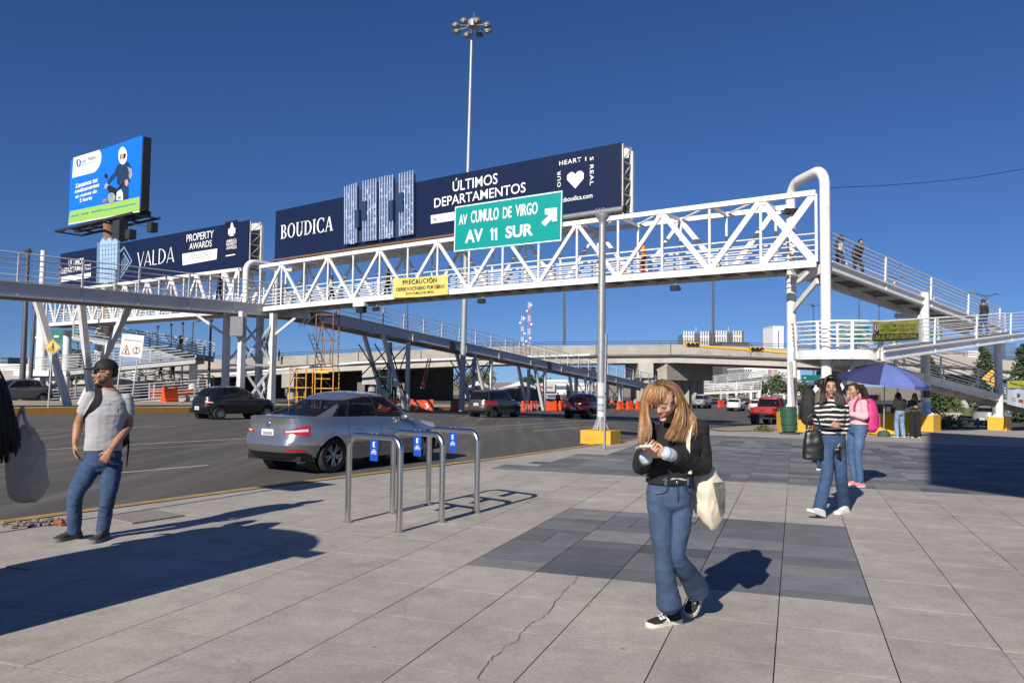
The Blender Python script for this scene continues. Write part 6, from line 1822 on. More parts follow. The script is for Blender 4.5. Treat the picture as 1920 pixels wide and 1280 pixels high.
  frg, fwg = (lambda t: th_y(rg, gn)), (lambda t: math.pi - th_y(wg_, gn))
  def full(name, f0, f1, glassy, nc=8):
    if glassy:
      a, b = S.get('trow', (.07, .90))
      strip_('window_sill', f0, f1, 0, a, body, nc, 1); strip_(name, f0, f1, a, b, glass, nc, 6); strip_('roof_rail', f0, f1, b, 1, body, nc, 2)
    elif name == 'door_post':
      a, b = S.get('trow', (.07, .90))
      strip_('window_sill', f0, f1, 0, a, body, nc, 1); strip_(name, f0, f1, a, b, blk, nc, 6); strip_('roof_rail', f0, f1, b, 1, body, nc, 2)
    else: strip_(name, f0, f1, 0, 1, body, nc, 8)
  full('rear_window', zero, frg, True)
  prev = frg
  for k, (a0, a1, b0_, b1_) in enumerate(S['windows']):
    f0, f1 = fx(a0, a1), fx(b0_, b1_)
    full('pillar' if k == 0 else 'door_post', prev, f0, False, 4); full('side_window', f0, f1, True); prev = f1
  full('pillar', prev, fwg, False, 5); full('windscreen', fwg, pi_, True)
  tr = ringof(lambda th: HP(th, 1)); cxm = (g['xr1'] + g['xf1']) / 2; rr = []
  for s in (0, .06, .16, .35, .6, .85):
    rr.append([Vector((cxm + (p.x - cxm) * (1 - s), p.y * (1 - s), p.z + (g['z'] - p.z) * (1 - (1 - s) ** 2.6))) for p in tr])
  o = MB().loft(rr, caps=False); m_ = len(tr); o.f.append(tuple(range(len(o.v) - m_, len(o.v)))); o.build('roof', body, root, 40, keep=True)
  # seats and dashboard
  for sx, w in ((g['xf0'] - 1.35, .5), (g['xf0'] - 2.05, 1.25)):
    if sx < g['xr0'] + .35: continue
    zt = interp(sh, sx)
    for sy in ((-.36, .36) if w < 1 else (0,)):
      o = MB(); o.loft([[Vector((sx - .02 + dx * k, sy + dy * w / 2 * k2, z)) for dx, dy in ((-.08, -1), (.08, -1), (.08, 1), (-.08, 1))] for z, k, k2 in ((zt - .3, 1, 1), (zt + .05, 1, 1), (zt + .17, .8, .85))])
      o.build('seat', interior_m, root, 40, keep=True)
      for hy in ((0,) if w < 1 else (-.36, .36)): MB().ball((sx - .05, sy + hy, zt + .20), (.05, .12, .075)).build('headrest', interior_m, root, 60, keep=True)
  # patches on the lower body
  def patch_(name, f0, f1, t0, t1, mat, off=.006, both=True, nc=8, nr=4):
    out = []
    for sgn in ((1, -1) if both else (1,)):
      rows = []
      for j in range(nr + 1):
        t = t0(0) + (t1(0) - t0(0)) * j / nr if not callable(t0) else None
        row = []
        for i in range(nc + 1):
          u = i / nc; ta, tb = t0(u), t1(u); th = f0 + (f1 - f0) * u
          q = BP(th, ta + (tb - ta) * j / nr, off); row.append(mir(q) if sgn < 0 else q)
        rows.append(row)
      out.append(MB().grid(rows).build(name, mat, root, 60, keep=True))
    return out
  C = lambda v: (lambda u: v)
  Ty = lambda f: th_y(f, n); Tx = lambda x: th_x(x, -L / 2, L / 2, n)
  for a in S['tail']: patch_('tail_light', Ty(a[0]) if a[0] < 2 else 0, (Ty(a[1]) if a[1] <= 1 else Tx(-L / 2 + a[1] - 1)), a[2], a[3], a[4], .011 if a[4] is clear_lens else .006)
  for a in S.get('head', []): patch_('headlight', math.pi - Ty(a[0]), math.pi - (Ty(a[1]) if a[1] <= 1 else Tx(-L / 2 + a[1] - 1)), a[2], a[3], clear_lens)
  if S.get('lowbump', True):
    patch_('bumper_trim', 0, Ty(.9), C(.0), C(S.get('lb', .17)), blk, .008); patch_('bumper_trim', math.pi, math.pi - Ty(.9), C(.02), C(.2), blk, .008)
  if detail:
    for x in S['seams']:
      patch_('door_seam', Tx(x - .004), Tx(x + .004), C(.10), C(.999), blk, .002, nc=1, nr=10)
    for x in S['handles']:
      for sgn in (1, -1):
        p = BP(Tx(x), .80); MB().box((p.x, sgn * (p.y + .018), p.z), (.17, .03, .025)).build('door_handle', S.get('handle_mat', body), root, keep=True)
    xm = g['xf0'] - .55
    for sgn in (1, -1):
      p = BP(Tx(xm), .97); o = MB()
      o.ball((p.x + .02, sgn * (p.y + .10), p.z + .07), (.07, .11, .065), 12, 8); o.build('wing_mirror', S.get('mirror_mat', body), root, 60, keep=True)
      MB().bar((p.x, sgn * (p.y - .02), p.z + .02), (p.x, sgn * (p.y + .08), p.z + .05), .05, .04).build('mirror_foot', blk, root, keep=True)
  tz = S.get('plate_t', .62); p = BP(0, tz, .0)
  pn = MB().box((p.x - .012, 0, p.z), (.012, .32, .155)).build('number_plate', plate_m, root, keep=True)
  MB().box((p.x - .0195, .0, p.z + .005), (.003, .25, .05)).build('plate_characters', gprint, pn, keep=True)
  MB().box((p.x - .0195, .0, p.z - .055), (.003, .20, .02)).build('plate_band', redp, pn, keep=True)
  if S.get('badge'): 
    p = BP(0, S['badge'], 0); MB().lathe((p.x, 0, p.z), [(.045, 0), (.045, .012), (.02, .016)], 14, (Vector((0, 1, 0)), Vector((0, 0, 1)), Vector((-1, 0, 0)))).build('badge', chrome, root, 40, keep=True)
  # wheels
  tw = S.get('tw', .21)
  for w in xw:
    for sgn in (1, -1):
      yc = sgn * (W / 2 * interp(wp, .1) - tw / 2 - .01); ax = (Vector((1, 0, 0)), Vector((0, 0, 1)), Vector((0, sgn, 0)))
      c = Vector((w, yc, rw))
      MB().lathe((w, yc - sgn * .15, rw), [(.05, -.12), (Rw * 1.02, -.12), (Rw * 1.02, .14)], 22, ax, False).build('wheel_well', blk, root, keep=True)
      wh = MB().lathe(c, [(rw * .64, -tw / 2), (rw * .9, -tw / 2), (rw * .985, -tw * .36), (rw, -tw * .15), (rw, tw * .15), (rw * .985, tw * .36), (rw * .9, tw / 2), (rw * .66, tw / 2), (rw * .63, tw * .40)], 28, ax, False).build('wheel', rubber, root, 40, keep=True)
      MB().lathe(c, [(rw * .66, tw * .46), (rw * .62, tw * .5), (rw * .58, tw * .40), (rw * .58, tw * .1), (.02, tw * .08)], 24, ax, False).build('rim_barrel', S.get('barrel', darksteel), wh, 40, keep=True)
      ns = S.get('spokes', 10); o = MB()
      for k in range(ns):
        an = 2 * math.pi * k / ns + (.12 if k % 2 else -.12) * (ns == 10)
        d = ax[0] * math.cos(an) + ax[1] * math.sin(an)
        o.bar(c + d * (rw * .12) + ax[2] * (tw * .36), c + d * (rw * .61) + ax[2] * (tw * .42), .035 if ns >= 10 else .06, .02, ax[2])
      o.lathe(c, [(rw * .19, tw * .3), (rw * .18, tw * .42), (.01, tw * .44)], 12, ax)
      o.lathe(c, [(rw * .60, tw * .40), (rw * .66, tw * .44), (rw * .66, tw * .46), (rw * .60, tw * .43)], 24, ax, False)
      o.build('rim', S.get('rim', rim_m), wh, 40, keep=True)
  for ex in S.get('extras', []): ex(root, BP, HP, Tx, Ty, interp, sh, body)
  return root
C_ = lambda v: (lambda u: v)
def ramp_(a, b): return lambda u: a + (b - a) * u
WPROF = [(0, .925), (.18, .965), (.45, .995), (.62, 1.0), (.8, .985), (.93, .955), (1, .91)]
SEDAN = dict(L=4.42, W=1.77, n=5.0, gn=4.6, sill=.23, shoulder=[(-2.21, .985), (-2.0, 1.01), (-1.55, 1.0), (-.6, .965), (.6, .925), (1.0, .91), (1.6, .82), (2.0, .73), (2.21, .62)], axles=(-1.30, 1.32), arch=.365, wheel=.325,
  rear=[(0, .16), (.2, .05), (.36, .0), (.5, .03), (.62, .085), (.9, .09), (1, .07)], front=[(0, .12), (.25, .02), (.55, .0), (.8, .06), (1, .2)], wprof=WPROF,
  house=dict(xr0=-1.86, xf0=1.18, xr1=-.76, xf1=.28, z=1.485, wb=.90, wt=.66, rg=.84, wg=.90), bow=.07, trow=(.10, .90),
  windows=[(-1.36, -.86, -1.02, -.74), (-.96, -.70, -.18, -.18), (-.10, -.12, .98, .30)], seams=(-1.02, -.12, .92), handles=(-.82, .12), handle_mat=chrome, plate_t=.63, badge=.86, spokes=10,
  tail=[(.45, 1.30, ramp_(.65, .57), ramp_(.70, .85), red_lens), (.50, .86, ramp_(.665, .68), ramp_(.70, .745), clear_lens), (.55, .86, C_(.20), C_(.25), red_lens)])
HATCH = dict(L=3.72, W=1.60, n=4.6, gn=4.4, sill=.27, shoulder=[(-1.86, .98), (-1.2, 1.0), (.4, .96), (.8, .94), (1.3, .88), (1.86, .70)], axles=(-1.20, 1.20), arch=.35, wheel=.30,
  rear=[(0, .14), (.2, .04), (.4, .0), (.6, .03), (1, .10)], front=[(0, .12), (.3, .01), (.6, .0), (1, .16)], wprof=WPROF,
  house=dict(xr0=-1.72, xf0=.98, xr1=-1.35, xf1=.12, z=1.48, wb=.90, wt=.70, rg=.82, wg=.9), bow=.03, trow=(.10, .88),
  windows=[(-1.05, -1.0, -.30, -.30), (-.22, -.24, .80, .16)], seams=(-1.0, -.26, .85), handles=(-.85, -.1), plate_t=.30, spokes=8,
  tail=[(.66, 1.16, ramp_(.60, .64), ramp_(.86, .82), red_lens), (.72, .88, C_(.66), C_(.72), clear_lens)])
MPV = dict(L=4.40, W=1.735, n=4.6, gn=4.6, sill=.28, shoulder=[(-2.2, 1.02), (-1.2, 1.04), (.8, .98), (1.1, .96), (1.7, .88), (2.2, .70)], axles=(-1.36, 1.36), arch=.37, wheel=.315,
  rear=[(0, .14), (.2, .03), (.4, .0), (.6, .03), (1, .08)], front=[(0, .12), (.3, .01), (.6, .0), (1, .18)], wprof=WPROF,
  house=dict(xr0=-2.08, xf0=1.30, xr1=-1.82, xf1=.40, z=1.69, wb=.92, wt=.74, rg=.84, wg=.9, drop=.02), bow=.03, trow=(.08, .88),
  windows=[(-1.80, -1.66, -1.10, -1.10), (-1.02, -1.02, -.16, -.16), (-.08, -.08, 1.08, .42)], seams=(-1.05, -.12, 1.0), handles=(-.95, .0), plate_t=.70, spokes=10,
  tail=[(.60, 1.2, ramp_(.62, .66), ramp_(.72, .80), red_lens), (.80, .99, C_(.66), C_(1.0), red_lens)])
SUV = dict(L=4.50, W=1.83, n=4.4, gn=4.2, sill=.32, shoulder=[(-2.25, 1.06), (-1.4, 1.08), (.6, 1.02), (1.1, 1.0), (1.7, .94), (2.25, .74)], axles=(-1.34, 1.34), arch=.41, wheel=.36,
  rear=[(0, .16), (.2, .03), (.4, .0), (.62, .05), (1, .16)], front=[(0, .12), (.3, .01), (.6, .0), (1, .18)], wprof=WPROF,
  house=dict(xr0=-1.98, xf0=1.12, xr1=-1.35, xf1=.22, z=1.68, wb=.90, wt=.68, rg=.82, wg=.9, drop=.07), bow=.05, trow=(.10, .86),
  windows=[(-1.35, -1.15, -.22, -.22), (-.14, -.16, .92, .25)], seams=(-1.12, -.18, .95), handles=(-1.0, .0), plate_t=.50, lb=.30, spokes=10,
  tail=[(.50, 1.26, ramp_(.70, .68), ramp_(.78, .80), red_lens)])
def bed(root, BP, HP, Tx, Ty, ip, sh, body):
  """open load bed: dark inset tub and tailgate lines"""
  MB().box((-1.62, 0, 1.045), (1.55, 1.45, .03)).build('load_bed', blk, root, keep=True)
  for y in (-.76, .76): MB().box((-1.62, y, 1.09), (1.62, .10, .09)).build('bed_rail', body, root, keep=True)
  MB().box((-2.44, 0, 1.09), (.08, 1.6, .09)).build('tailgate_cap', body, root, keep=True)
  p = BP(0, .10); MB().box((p.x - .05, 0, .52), (.14, 1.72, .16)).build('rear_bumper', darksteel, root, keep=True)
  q = BP(0, .82, 0); MB().box((q.x - .012, 0, q.z), (.02, .3, .07)).build('gate_handle', blk, root, keep=True)
PICKUP = dict(L=5.1, W=1.82, n=6.0, gn=4.6, sill=.42, shoulder=[(-2.55, 1.05), (-.8, 1.05), (-.6, 1.08), (1.0, 1.06), (1.4, 1.04), (2.2, .98), (2.55, .8)], axles=(-1.60, 1.55), arch=.43, wheel=.37,
  rear=[(0, .10), (.3, .03), (1, .04)], front=[(0, .12), (.3, .01), (.6, .0), (1, .14)], wprof=WPROF,
  house=dict(xr0=-.82, xf0=1.42, xr1=-.66, xf1=.58, z=1.78, wb=.92, wt=.74, rg=.84, wg=.9, drop=.02), bow=.03, trow=(.10, .88),
  windows=[(-.62, -.56, .10, .10), (.18, .16, 1.22, .60)], seams=(-.72, .14, 1.2), handles=(-.5, .35), plate_t=.22, lowbump=False, spokes=6, extras=[bed],
  tail=[(.88, 1.10, C_(.62), C_(.99), red_lens)])
g_clear = glass_mat('car_glass', (.50, .53, .54), .38); g_dark = glass_mat('car_glass_dark', (.16, .17, .18), .6)
def put(px, py, az, S, fwd=None):
  """centre of a car whose rear right tyre touches the road at photo pixel (px, py)"""
  p = G(px, py, -.15); h = Vector((math.sin(az), math.cos(az), 0)); l = Vector((-h.y, h.x, 0))
  c = Vector((p.x, p.y, 0)) + h * (-S['axles'][0]) + l * (S['W'] / 2 - .12)
  return Vector((c.x, c.y, gz(c.x, c.y) - .15))
silver = paint('silver_paint', (.40, .405, .415), .8, .21)
A34 = R(33)
car('silver saloon car passing behind the bicycle stands', put(621, 886, A34, SEDAN), A34, SEDAN, silver, g_clear)
car('black hatchback at the left beside the orange barrier cluster', put(411, 786.5, R(36), HATCH), R(36), HATCH, paint('black_paint', (.010, .010, .011), .2), g_dark)
car('dark grey minivan in the middle distance left of the sign pole', put(926, 782.5, R(30), MPV), R(30), MPV, paint('graphite_paint', (.075, .072, .068), .5), g_dark)
car('maroon crossover partly behind the sign pole', put(1106, 785, R(26), SUV), R(26), SUV, paint('maroon_paint', (.10, .008, .010), .3), g_dark)
car('grey pickup truck farthest away under the overpass', put(1324, 766, R(24), PICKUP), R(24), PICKUP, paint('grey_paint', (.27, .29, .31), .4), g_dark, name='pickup_truck', cat='pickup')
WH = dict(HATCH, L=4.0, W=1.72)
car('white hatchback driving away right of the grey pickup', put(1389, 771, R(25), WH), R(25), WH, paint('white_car_paint', (.66, .66, .66), .0, .3), g_dark)
car('white saloon driving away just left of the red pickup', put(1434, 775, R(25), SEDAN), R(25), SEDAN, MAT['white_car_paint'], g_dark)
car('red pickup truck behind the green litter bin', put(1460, 797, R(31), PICKUP), R(31), PICKUP, paint('red_paint', (.34, .016, .010), .1), g_dark, name='pickup_truck', cat='pickup')
CH_ = dict(HATCH, L=4.15, W=1.68)
c_ = G(1852, 797.5, -.1)
car('beige silver hatchback parked in the side street behind the bollards', Vector((c_.x + 1.3, c_.y + 1.5, gz(c_.x + 1.3, c_.y + 1.5) - .15)), R(50), CH_, paint('beige_silver_paint', (.42, .39, .34), .5), g_dark)
for i, (px, py, az, S, col, lb) in enumerate(((28, 756, R(215), SUV, (.10, .105, .12), 'grey car facing the viewer at the far left behind the poles'), (60, 752, R(40), SEDAN, (.02, .025, .05), 'dark blue car at the far left between the poles'), (268, 754, R(48), SEDAN, (.03, .035, .045), 'dark saloon half hidden behind the grey T-shirt man'), (8, 746, R(210), MPV, (.45, .45, .45), 'pale van at the left picture edge behind the dark haired person'))):
  p = G(px, py, -.1); S2 = dict(S)
  car(lb, Vector((p.x, p.y, gz(p.x, p.y) - .12)), az, S2, paint('far_paint_%d' % i, col, .3), g_dark, detail=False)
for i, (px, py, col, lb) in enumerate(((640, 742, (.5, .5, .5), 'white car in the shade below the overpass behind the scaffold'), (700, 744, (.08, .02, .02), 'dark red car parked below the overpass by the pier'), (925, 750, (.55, .53, .48), 'cream car parked before the white canopy roofs'))):
  p = at(px, py, 96); 
  car(lb, Vector((p.x, p.y, gz(p.x, p.y) - .12)), R(70), SEDAN, paint('far_paint_b%d' % i, col, .2), g_dark, detail=False)

# ------------------------------------------------------------------ people: body builder
tmp_scene = bpy.data.scenes.new('tmp_build')
def remesh(mb, voxel, smooth=4, fac=.5):
  """fuse overlapping closed shells into one continuous surface"""
  me = mb.mesh('tmp'); o = bpy.data.objects.new('tmp', me); tmp_scene.collection.objects.link(o)
  m = o.modifiers.new('r', 'REMESH'); m.mode = 'VOXEL'; m.voxel_size = voxel
  if smooth:
    s = o.modifiers.new('s', 'SMOOTH'); s.iterations = smooth; s.factor = fac
  vl = tmp_scene.view_layers[0]; vl.update(); dg = vl.depsgraph
  r = bpy.data.meshes.new_from_object(o.evaluated_get(dg))
  bpy.data.objects.remove(o); bpy.data.meshes.remove(me)
  return r
def wrinkle(me, amp, sc, seed=0., amp2=0., sc2=(40, 40, 40)):
  n = len(me.vertices); co = np.empty(n * 3, 'f'); no = np.empty(n * 3, 'f')
  me.vertices.foreach_get('co', co); me.vertex_normals.foreach_get('vector', no)
  co = co.reshape(-1, 3); no = no.reshape(-1, 3)
  d = np.array([mnoise.noise(Vector((p[0] * sc[0] + seed, p[1] * sc[1], p[2] * sc[2]))) for p in co.tolist()], 'f')
  d = np.sign(d) * np.abs(d) ** .8 * amp
  if amp2: d += np.array([abs(mnoise.noise(Vector((p[0] * sc2[0], p[1] * sc2[1] + seed, p[2] * sc2[2])))) for p in co.tolist()], 'f') * -amp2
  co += no * d[:, None]
  me.vertices.foreach_set('co', co.reshape(-1)); me.update()
def place(me, name, mat, root):
  """world-space mesh -> child of root"""
  me.transform(WM[root.name].inverted()); me.materials.clear(); shade(me, 180); me.name = name
  return link(name, me, mat, root)
def cat(pts, k=5):
  return smooth_line([Vector(p) for p in pts], k)
def limb(mb, pts, rad, n=12, k=5, flat=1.0):
  """tapering limb through joints, radii interpolated, rounded ends"""
  P = cat(pts, k); rr = []
  for i in range(len(P)):
    t = i / k; j = min(int(t), len(rad) - 2); f = t - j; f = f * f * (3 - 2 * f)
    rr.append(rad[j] + (rad[j + 1] - rad[j]) * f)
  d0 = (P[0] - P[1]).normalized(); d1 = (P[-1] - P[-2]).normalized()
  P = [P[0] + d0 * rr[0] * .55] + P + [P[-1] + d1 * rr[-1] * .55]; rr = [rr[0] * .55] + rr + [rr[-1] * .55]
  mb.tube(P, rr, n, flat=flat); return mb
def oval_loft(mb, rings, n=20, pw=2.4):
  """rings: (centre, lateral axis, depth axis, half width, half depth)"""
  R_ = []
  for c, a, b, w, d in rings:
    R_.append([Vector(c) + Vector(a) * (w * math.copysign(abs(math.cos(t)) ** (2 / pw), math.cos(t))) + Vector(b) * (d * math.copysign(abs(math.sin(t)) ** (2 / pw), math.sin(t))) for t in [2 * math.pi * i / n for i in range(n)]])
  mb.loft(R_); return mb
def axes_of(f, up):
  f = Vector(f).normalized(); up = Vector(up); up = (up - f * up.dot(f)).normalized()
  return f.cross(up).normalized(), f, up         # right, forward, up of the head
class Head:
  def __init__(s, c, f, up, size=1.0): s.c = Vector(c); s.x, s.y, s.z = axes_of(f, up); s.k = size
  def P(s, x, y, z): return s.c + (s.x * x + s.y * y + s.z * z) * s.k
  def ax(s): return (s.x, s.y, s.z)
  def add(s, mb, male=False):
    rings = []; N, Mm = 28, 22
    for i in range(Mm + 1):
      ph = math.pi * (.015 + .97 * i / Mm) - math.pi / 2
      ring = []
      for k in range(N):
        t = 2 * math.pi * k / N
        u = Vector((math.cos(ph) * math.cos(t), math.cos(ph) * math.sin(t), math.sin(ph)))
        x, y, z = u.x * .076, u.y * .098, u.z * .118
        if u.z < 0:
          q = -u.z
          x *= 1 - (.26 if male else .34) * q ** 1.4
          y *= (1 - .5 * q) if y < 0 else (1 - .10 * q)
          y += .012 * q
        ring.append(s.P(x, y, z))
      rings.append(ring)
    mb.loft(rings)
    ball = lambda c, r: mb.ball(s.P(*c), Vector(r) * s.k, 10, 8, s.ax())
    mb.tube([s.P(0, .088, .032), s.P(0, .098, .008), s.P(0, .112, -.020), s.P(0, .100, -.036)], [.007 * s.k, .009 * s.k, .0135 * s.k, .010 * s.k], 8)
    for sx in (-1, 1):
      ball((sx * .011, .100, -.030), (.009, .010, .008)); ball((sx * .031, .080, .032), (.024, .014, .010)); ball((sx * .040, .066, -.024), (.024, .022, .024)); ball((sx * .076, -.006, -.008), (.009, .019, .032))
    ball((0, .088, -.058), (.023, .010, .013)); ball((0, .080, -.096), (.024, .022, .017))
    if male: ball((0, .05, -.085), (.05, .04, .03))
  def face(s, root, skin_lip, brow, look_down=False):
    sclera = M('eye_white', (.55, .53, .5), .25); iris = M('eye_iris', (.02, .012, .008), .2)
    for sx in (-1, 1):
      if not look_down:
        MB().ball(s.P(sx * .031, .0845, .008), Vector((.0145, .010, .0075)) * s.k, 10, 8, s.ax()).build('eye', sclera, root, 60)
        MB().ball(s.P(sx * .031, .0925, .008), Vector((.0065, .004, .0062)) * s.k, 8, 6, s.ax()).build('iris', iris, root, 60)
      MB().tube([s.P(sx * .015, .0965, .004 if look_down else .014), s.P(sx * .031, .0975, .002 if look_down else .0175), s.P(sx * .046, .088, .004 if look_down else .012)], .0026 * s.k, 5).build('eyelash', iris, root)
      MB().tube([s.P(sx * .013, .096, .033), s.P(sx * .032, .096, .040), s.P(sx * .050, .084, .034)], [.003 * s.k, .0035 * s.k, .0015 * s.k], 6).build('eyebrow', brow, root)
    MB().tube([s.P(-.022, .090, -.061), s.P(-.008, .1005, -.056), s.P(0, .1005, -.058), s.P(.008, .1005, -.056), s.P(.022, .090, -.061)], [.002 * s.k, .005 * s.k, .0045 * s.k, .005 * s.k, .002 * s.k], 8).build('lips', skin_lip, root, 60)
    MB().tube([s.P(-.018, .091, -.066), s.P(0, .100, -.068), s.P(.018, .091, -.066)], [.002 * s.k, .006 * s.k, .002 * s.k], 8).build('lips', skin_lip, root, 60)
def hand(mb, fing, wrist, d, palm, side, curl=.5, k=1.0, spread=.0):
  """palm goes into mb (fused with the arm); five separate fingers go into fing. d: hand direction, palm: direction the palm faces, side: towards the thumb"""
  d = Vector(d).normalized(); palm = Vector(palm); palm = (palm - d * palm.dot(d)).normalized(); side = d.cross(palm) * (1 if d.cross(palm).dot(Vector(side)) > 0 else -1)
  w = Vector(wrist)
  oval_loft(mb, [(w - d * .03 * k, side, palm, .026 * k, .021 * k), (w + d * .01 * k, side, palm, .029 * k, .020 * k), (w + d * .05 * k, side, palm, .038 * k, .017 * k), (w + d * .088 * k, side, palm, .039 * k, .014 * k), (w + d * .098 * k, side, palm, .034 * k, .010 * k)], 14)
  for i, (o, L) in enumerate(((.0295, .070), (.0098, .078), (-.0098, .073), (-.0290, .058))):
    base = w + d * .082 * k + side * (o * k); an = 0; p = base; dd = (d + side * (spread * (1.5 - i) * .3)).normalized()
    pts = [p - d * .02 * k]; rr = [.0088 * k]
    pts.append(p); rr.append(.0092 * k)
    for s_, fr in enumerate((.45, .30, .25)):
      an += curl * (.75, .9, .6)[s_] * (1 + .08 * i)
      v = dd * math.cos(an) + palm * math.sin(an)
      p = p + v * (L * fr * k); pts.append(p); rr.append((.0085, .0078, .0062)[s_] * k)
    pts.append(p + v * .005 * k); rr.append(.003 * k)
    fing.tube(pts, rr, 8)
  b = w + d * .025 * k + side * (.030 * k) + palm * (.006 * k)
  v1 = (d * .75 + side * .6 + palm * .35).normalized(); v2 = (d * .9 + side * .15 + palm * .45).normalized()
  fing.tube([b - v1 * .02 * k, b, b + v1 * .035 * k, b + v1 * .035 * k + v2 * .028 * k, b + v1 * .035 * k + v2 * .034 * k], [.012 * k, .012 * k, .0105 * k, .0085 * k, .003 * k], 8)
def join_mesh(me, mb, root=None):
  n0 = len(me.vertices)
  vs = [v.co[:] for v in me.vertices] + [tuple(p) for p in mb.v]
  fs = [tuple(p.vertices) for p in me.polygons] + [tuple(i + n0 for i in f) for f in mb.f]
  r = bpy.data.meshes.new('body'); r.from_pydata(vs, [], fs); r.update(); return r
def shoe(root, ank, heel, toe, up, upper, sole, k=1.0, stripes=None, laces=None, name='shoe', side_out=None):
  heel, toe, up = Vector(heel), Vector(toe), Vector(up)
  d = (toe - heel); L = d.length; d.normalize(); up = (up - d * up.dot(d)).normalized(); sd = d.cross(up)
  prof = [(0, .032, .070), (.04, .036, .085), (.16, .037, .092), (.28, .036, .090), (.42, .038, .074), (.58, .043, .062), (.75, .047, .050), (.88, .042, .042), (.96, .028, .034), (1.0, .012, .026)]
  rings = []
  for t, w, h in prof:
    c = heel + d * (L * t)
    ring = []
    for i in range(14):
      a = math.pi * (-.06 + 1.12 * i / 13)
      ring.append(c + sd * (w * k * math.cos(a)) + up * (.022 * k + max(-.004, (h - .022)) * k * max(0, math.sin(a)) ** .8))
    rings.append(ring)
  o = MB().loft(rings).build(name, upper, root, 70)
  rings = []
  for t, w, h in prof:
    c = heel + d * (L * (t * 1.02 - .01)); z1 = .026 * k + (.008 * k if t > .9 or t < .1 else 0)
    rings.append([c + sd * (w + .004) * k * sx + up * z for sx, z in ((-1, .002), (1, .002), (1, z1), (-1, z1))])
  MB().loft(rings).build('sole', sole, o, 50)
  if stripes:
    for s_ in (-1, 1):
      for j in range(3):
        t = .40 + j * .085; c = heel + d * (L * t); c2 = heel + d * (L * (t + .07))
        w = .0415 * k
        MB().add([c + sd * (s_ * (w + .002)) + up * .03 * k, c + d * .016 + sd * (s_ * (w + .002)) + up * .03 * k, c2 + d * .016 + sd * (s_ * w * .62) + up * (.068 - .004 * j) * k, c2 + sd * (s_ * w * .62) + up * (.070 - .004 * j) * k], [(0, 1, 2, 3)]).build('stripe', stripes, o)
  if laces:
    for j in range(4):
      t = .42 + j * .07; c = heel + d * (L * t) + up * ((.076 - j * .005) * k)
      MB().tube([c - sd * .018 * k - up * .006, c + up * .004, c + sd * .018 * k - up * .006], .003 * k, 5).build('lace', laces, o)
  return o
def strands(root, name, hd, roots, length, mat, cols, seed=1, r0=.0055, push=(), grav=1.0, seg=12, wave=.012, wind=(0, 0, 0), npt=5, clear=1.06, rootdark=None, guard=0., stick=False):
  """hair as many tapered locks: leave the scalp, slide over the head, fall, keep clear of the body capsules"""
  r = random.Random(seed); mb = MB(); col = []
  for (lx, ly, lz, flow, Lf) in roots:
    u = Vector((lx, ly, lz)).normalized()
    p = hd.P(u.x * .078, u.y * .100, u.z * .120)
    nrm = (hd.x * u.x + hd.y * u.y + hd.z * u.z).normalized()
    fl = (hd.x * flow[0] + hd.y * flow[1] + hd.z * flow[2])
    dr = (fl - nrm * fl.dot(nrm) + nrm * .04).normalized()
    pts = [p]; L = length * Lf * r.uniform(.86, 1.08); st = L / seg; ph = r.uniform(0, 6.28)
    for i in range(seg):
      dr = (dr * .74 + Vector((0, 0, -1)) * (.46 * grav) + Vector(wind) * ((i / seg) ** 1.2) + Vector((math.sin(ph + i * .9), math.cos(ph * 1.7 + i * .8), 0)) * wave * 3).normalized()
      p = p + dr * st
      for _ in range(2):
        if guard:
          v = (p - hd.c) / hd.k; lx_, ly_, lz_ = v.dot(hd.x), v.dot(hd.y), v.dot(hd.z)
          if ly_ > .0 and lz_ < .075 and abs(lx_) < guard: p = p + hd.x * ((math.copysign(guard, lx_ if abs(lx_) > .004 else u.x) - lx_) * hd.k)
        v = p - hd.c; q = Vector((v.dot(hd.x) / .078, v.dot(hd.y) / .100, v.dot(hd.z) / .120)) / hd.k
        if q.length < clear or (stick and q.length > clear):
          q = q.normalized() * clear; p = hd.P(q.x * .078, q.y * .100, q.z * .120)
        for (a, b, rad) in push:
          a, b = Vector(a), Vector(b); ab = b - a; t = max(0, min(1, (p - a).dot(ab) / ab.length_squared)); c = a + ab * t; w = p - c
          if w.length < rad: p = c + w.normalized() * rad
      pts.append(p)
    rr = [r0 * (1 - .75 * (i / seg) ** 2.2) * r.uniform(.9, 1.1) for i in range(seg + 1)]
    n0 = len(mb.v); mb.tube(pts, rr, npt, caps=True, flat=.6)
    c = r.choice(cols); v = r.uniform(.65, 1.3)
    for i in range(seg + 1):
      k = 1.0
      if rootdark is not None: 
        f = min(1, i / (seg * rootdark)); cc = tuple(cols[0][j] * .22 * (1 - f) + c[j] * f for j in range(3))
      else: cc = c
      for _ in range(npt): col.append((cc[0] * v, cc[1] * v, cc[2] * v, 1))
  inv = WM[root.name].inverted(); me = bpy.data.meshes.new(name)
  me.from_pydata([tuple(inv @ p) for p in mb.v], [], mb.f)
  ca = me.color_attributes.new('col', 'FLOAT_COLOR', 'POINT'); ca.data.foreach_set('color', np.array(col, 'f').reshape(-1))
  shade(me, 180)
  return link(name, me, mat, root)
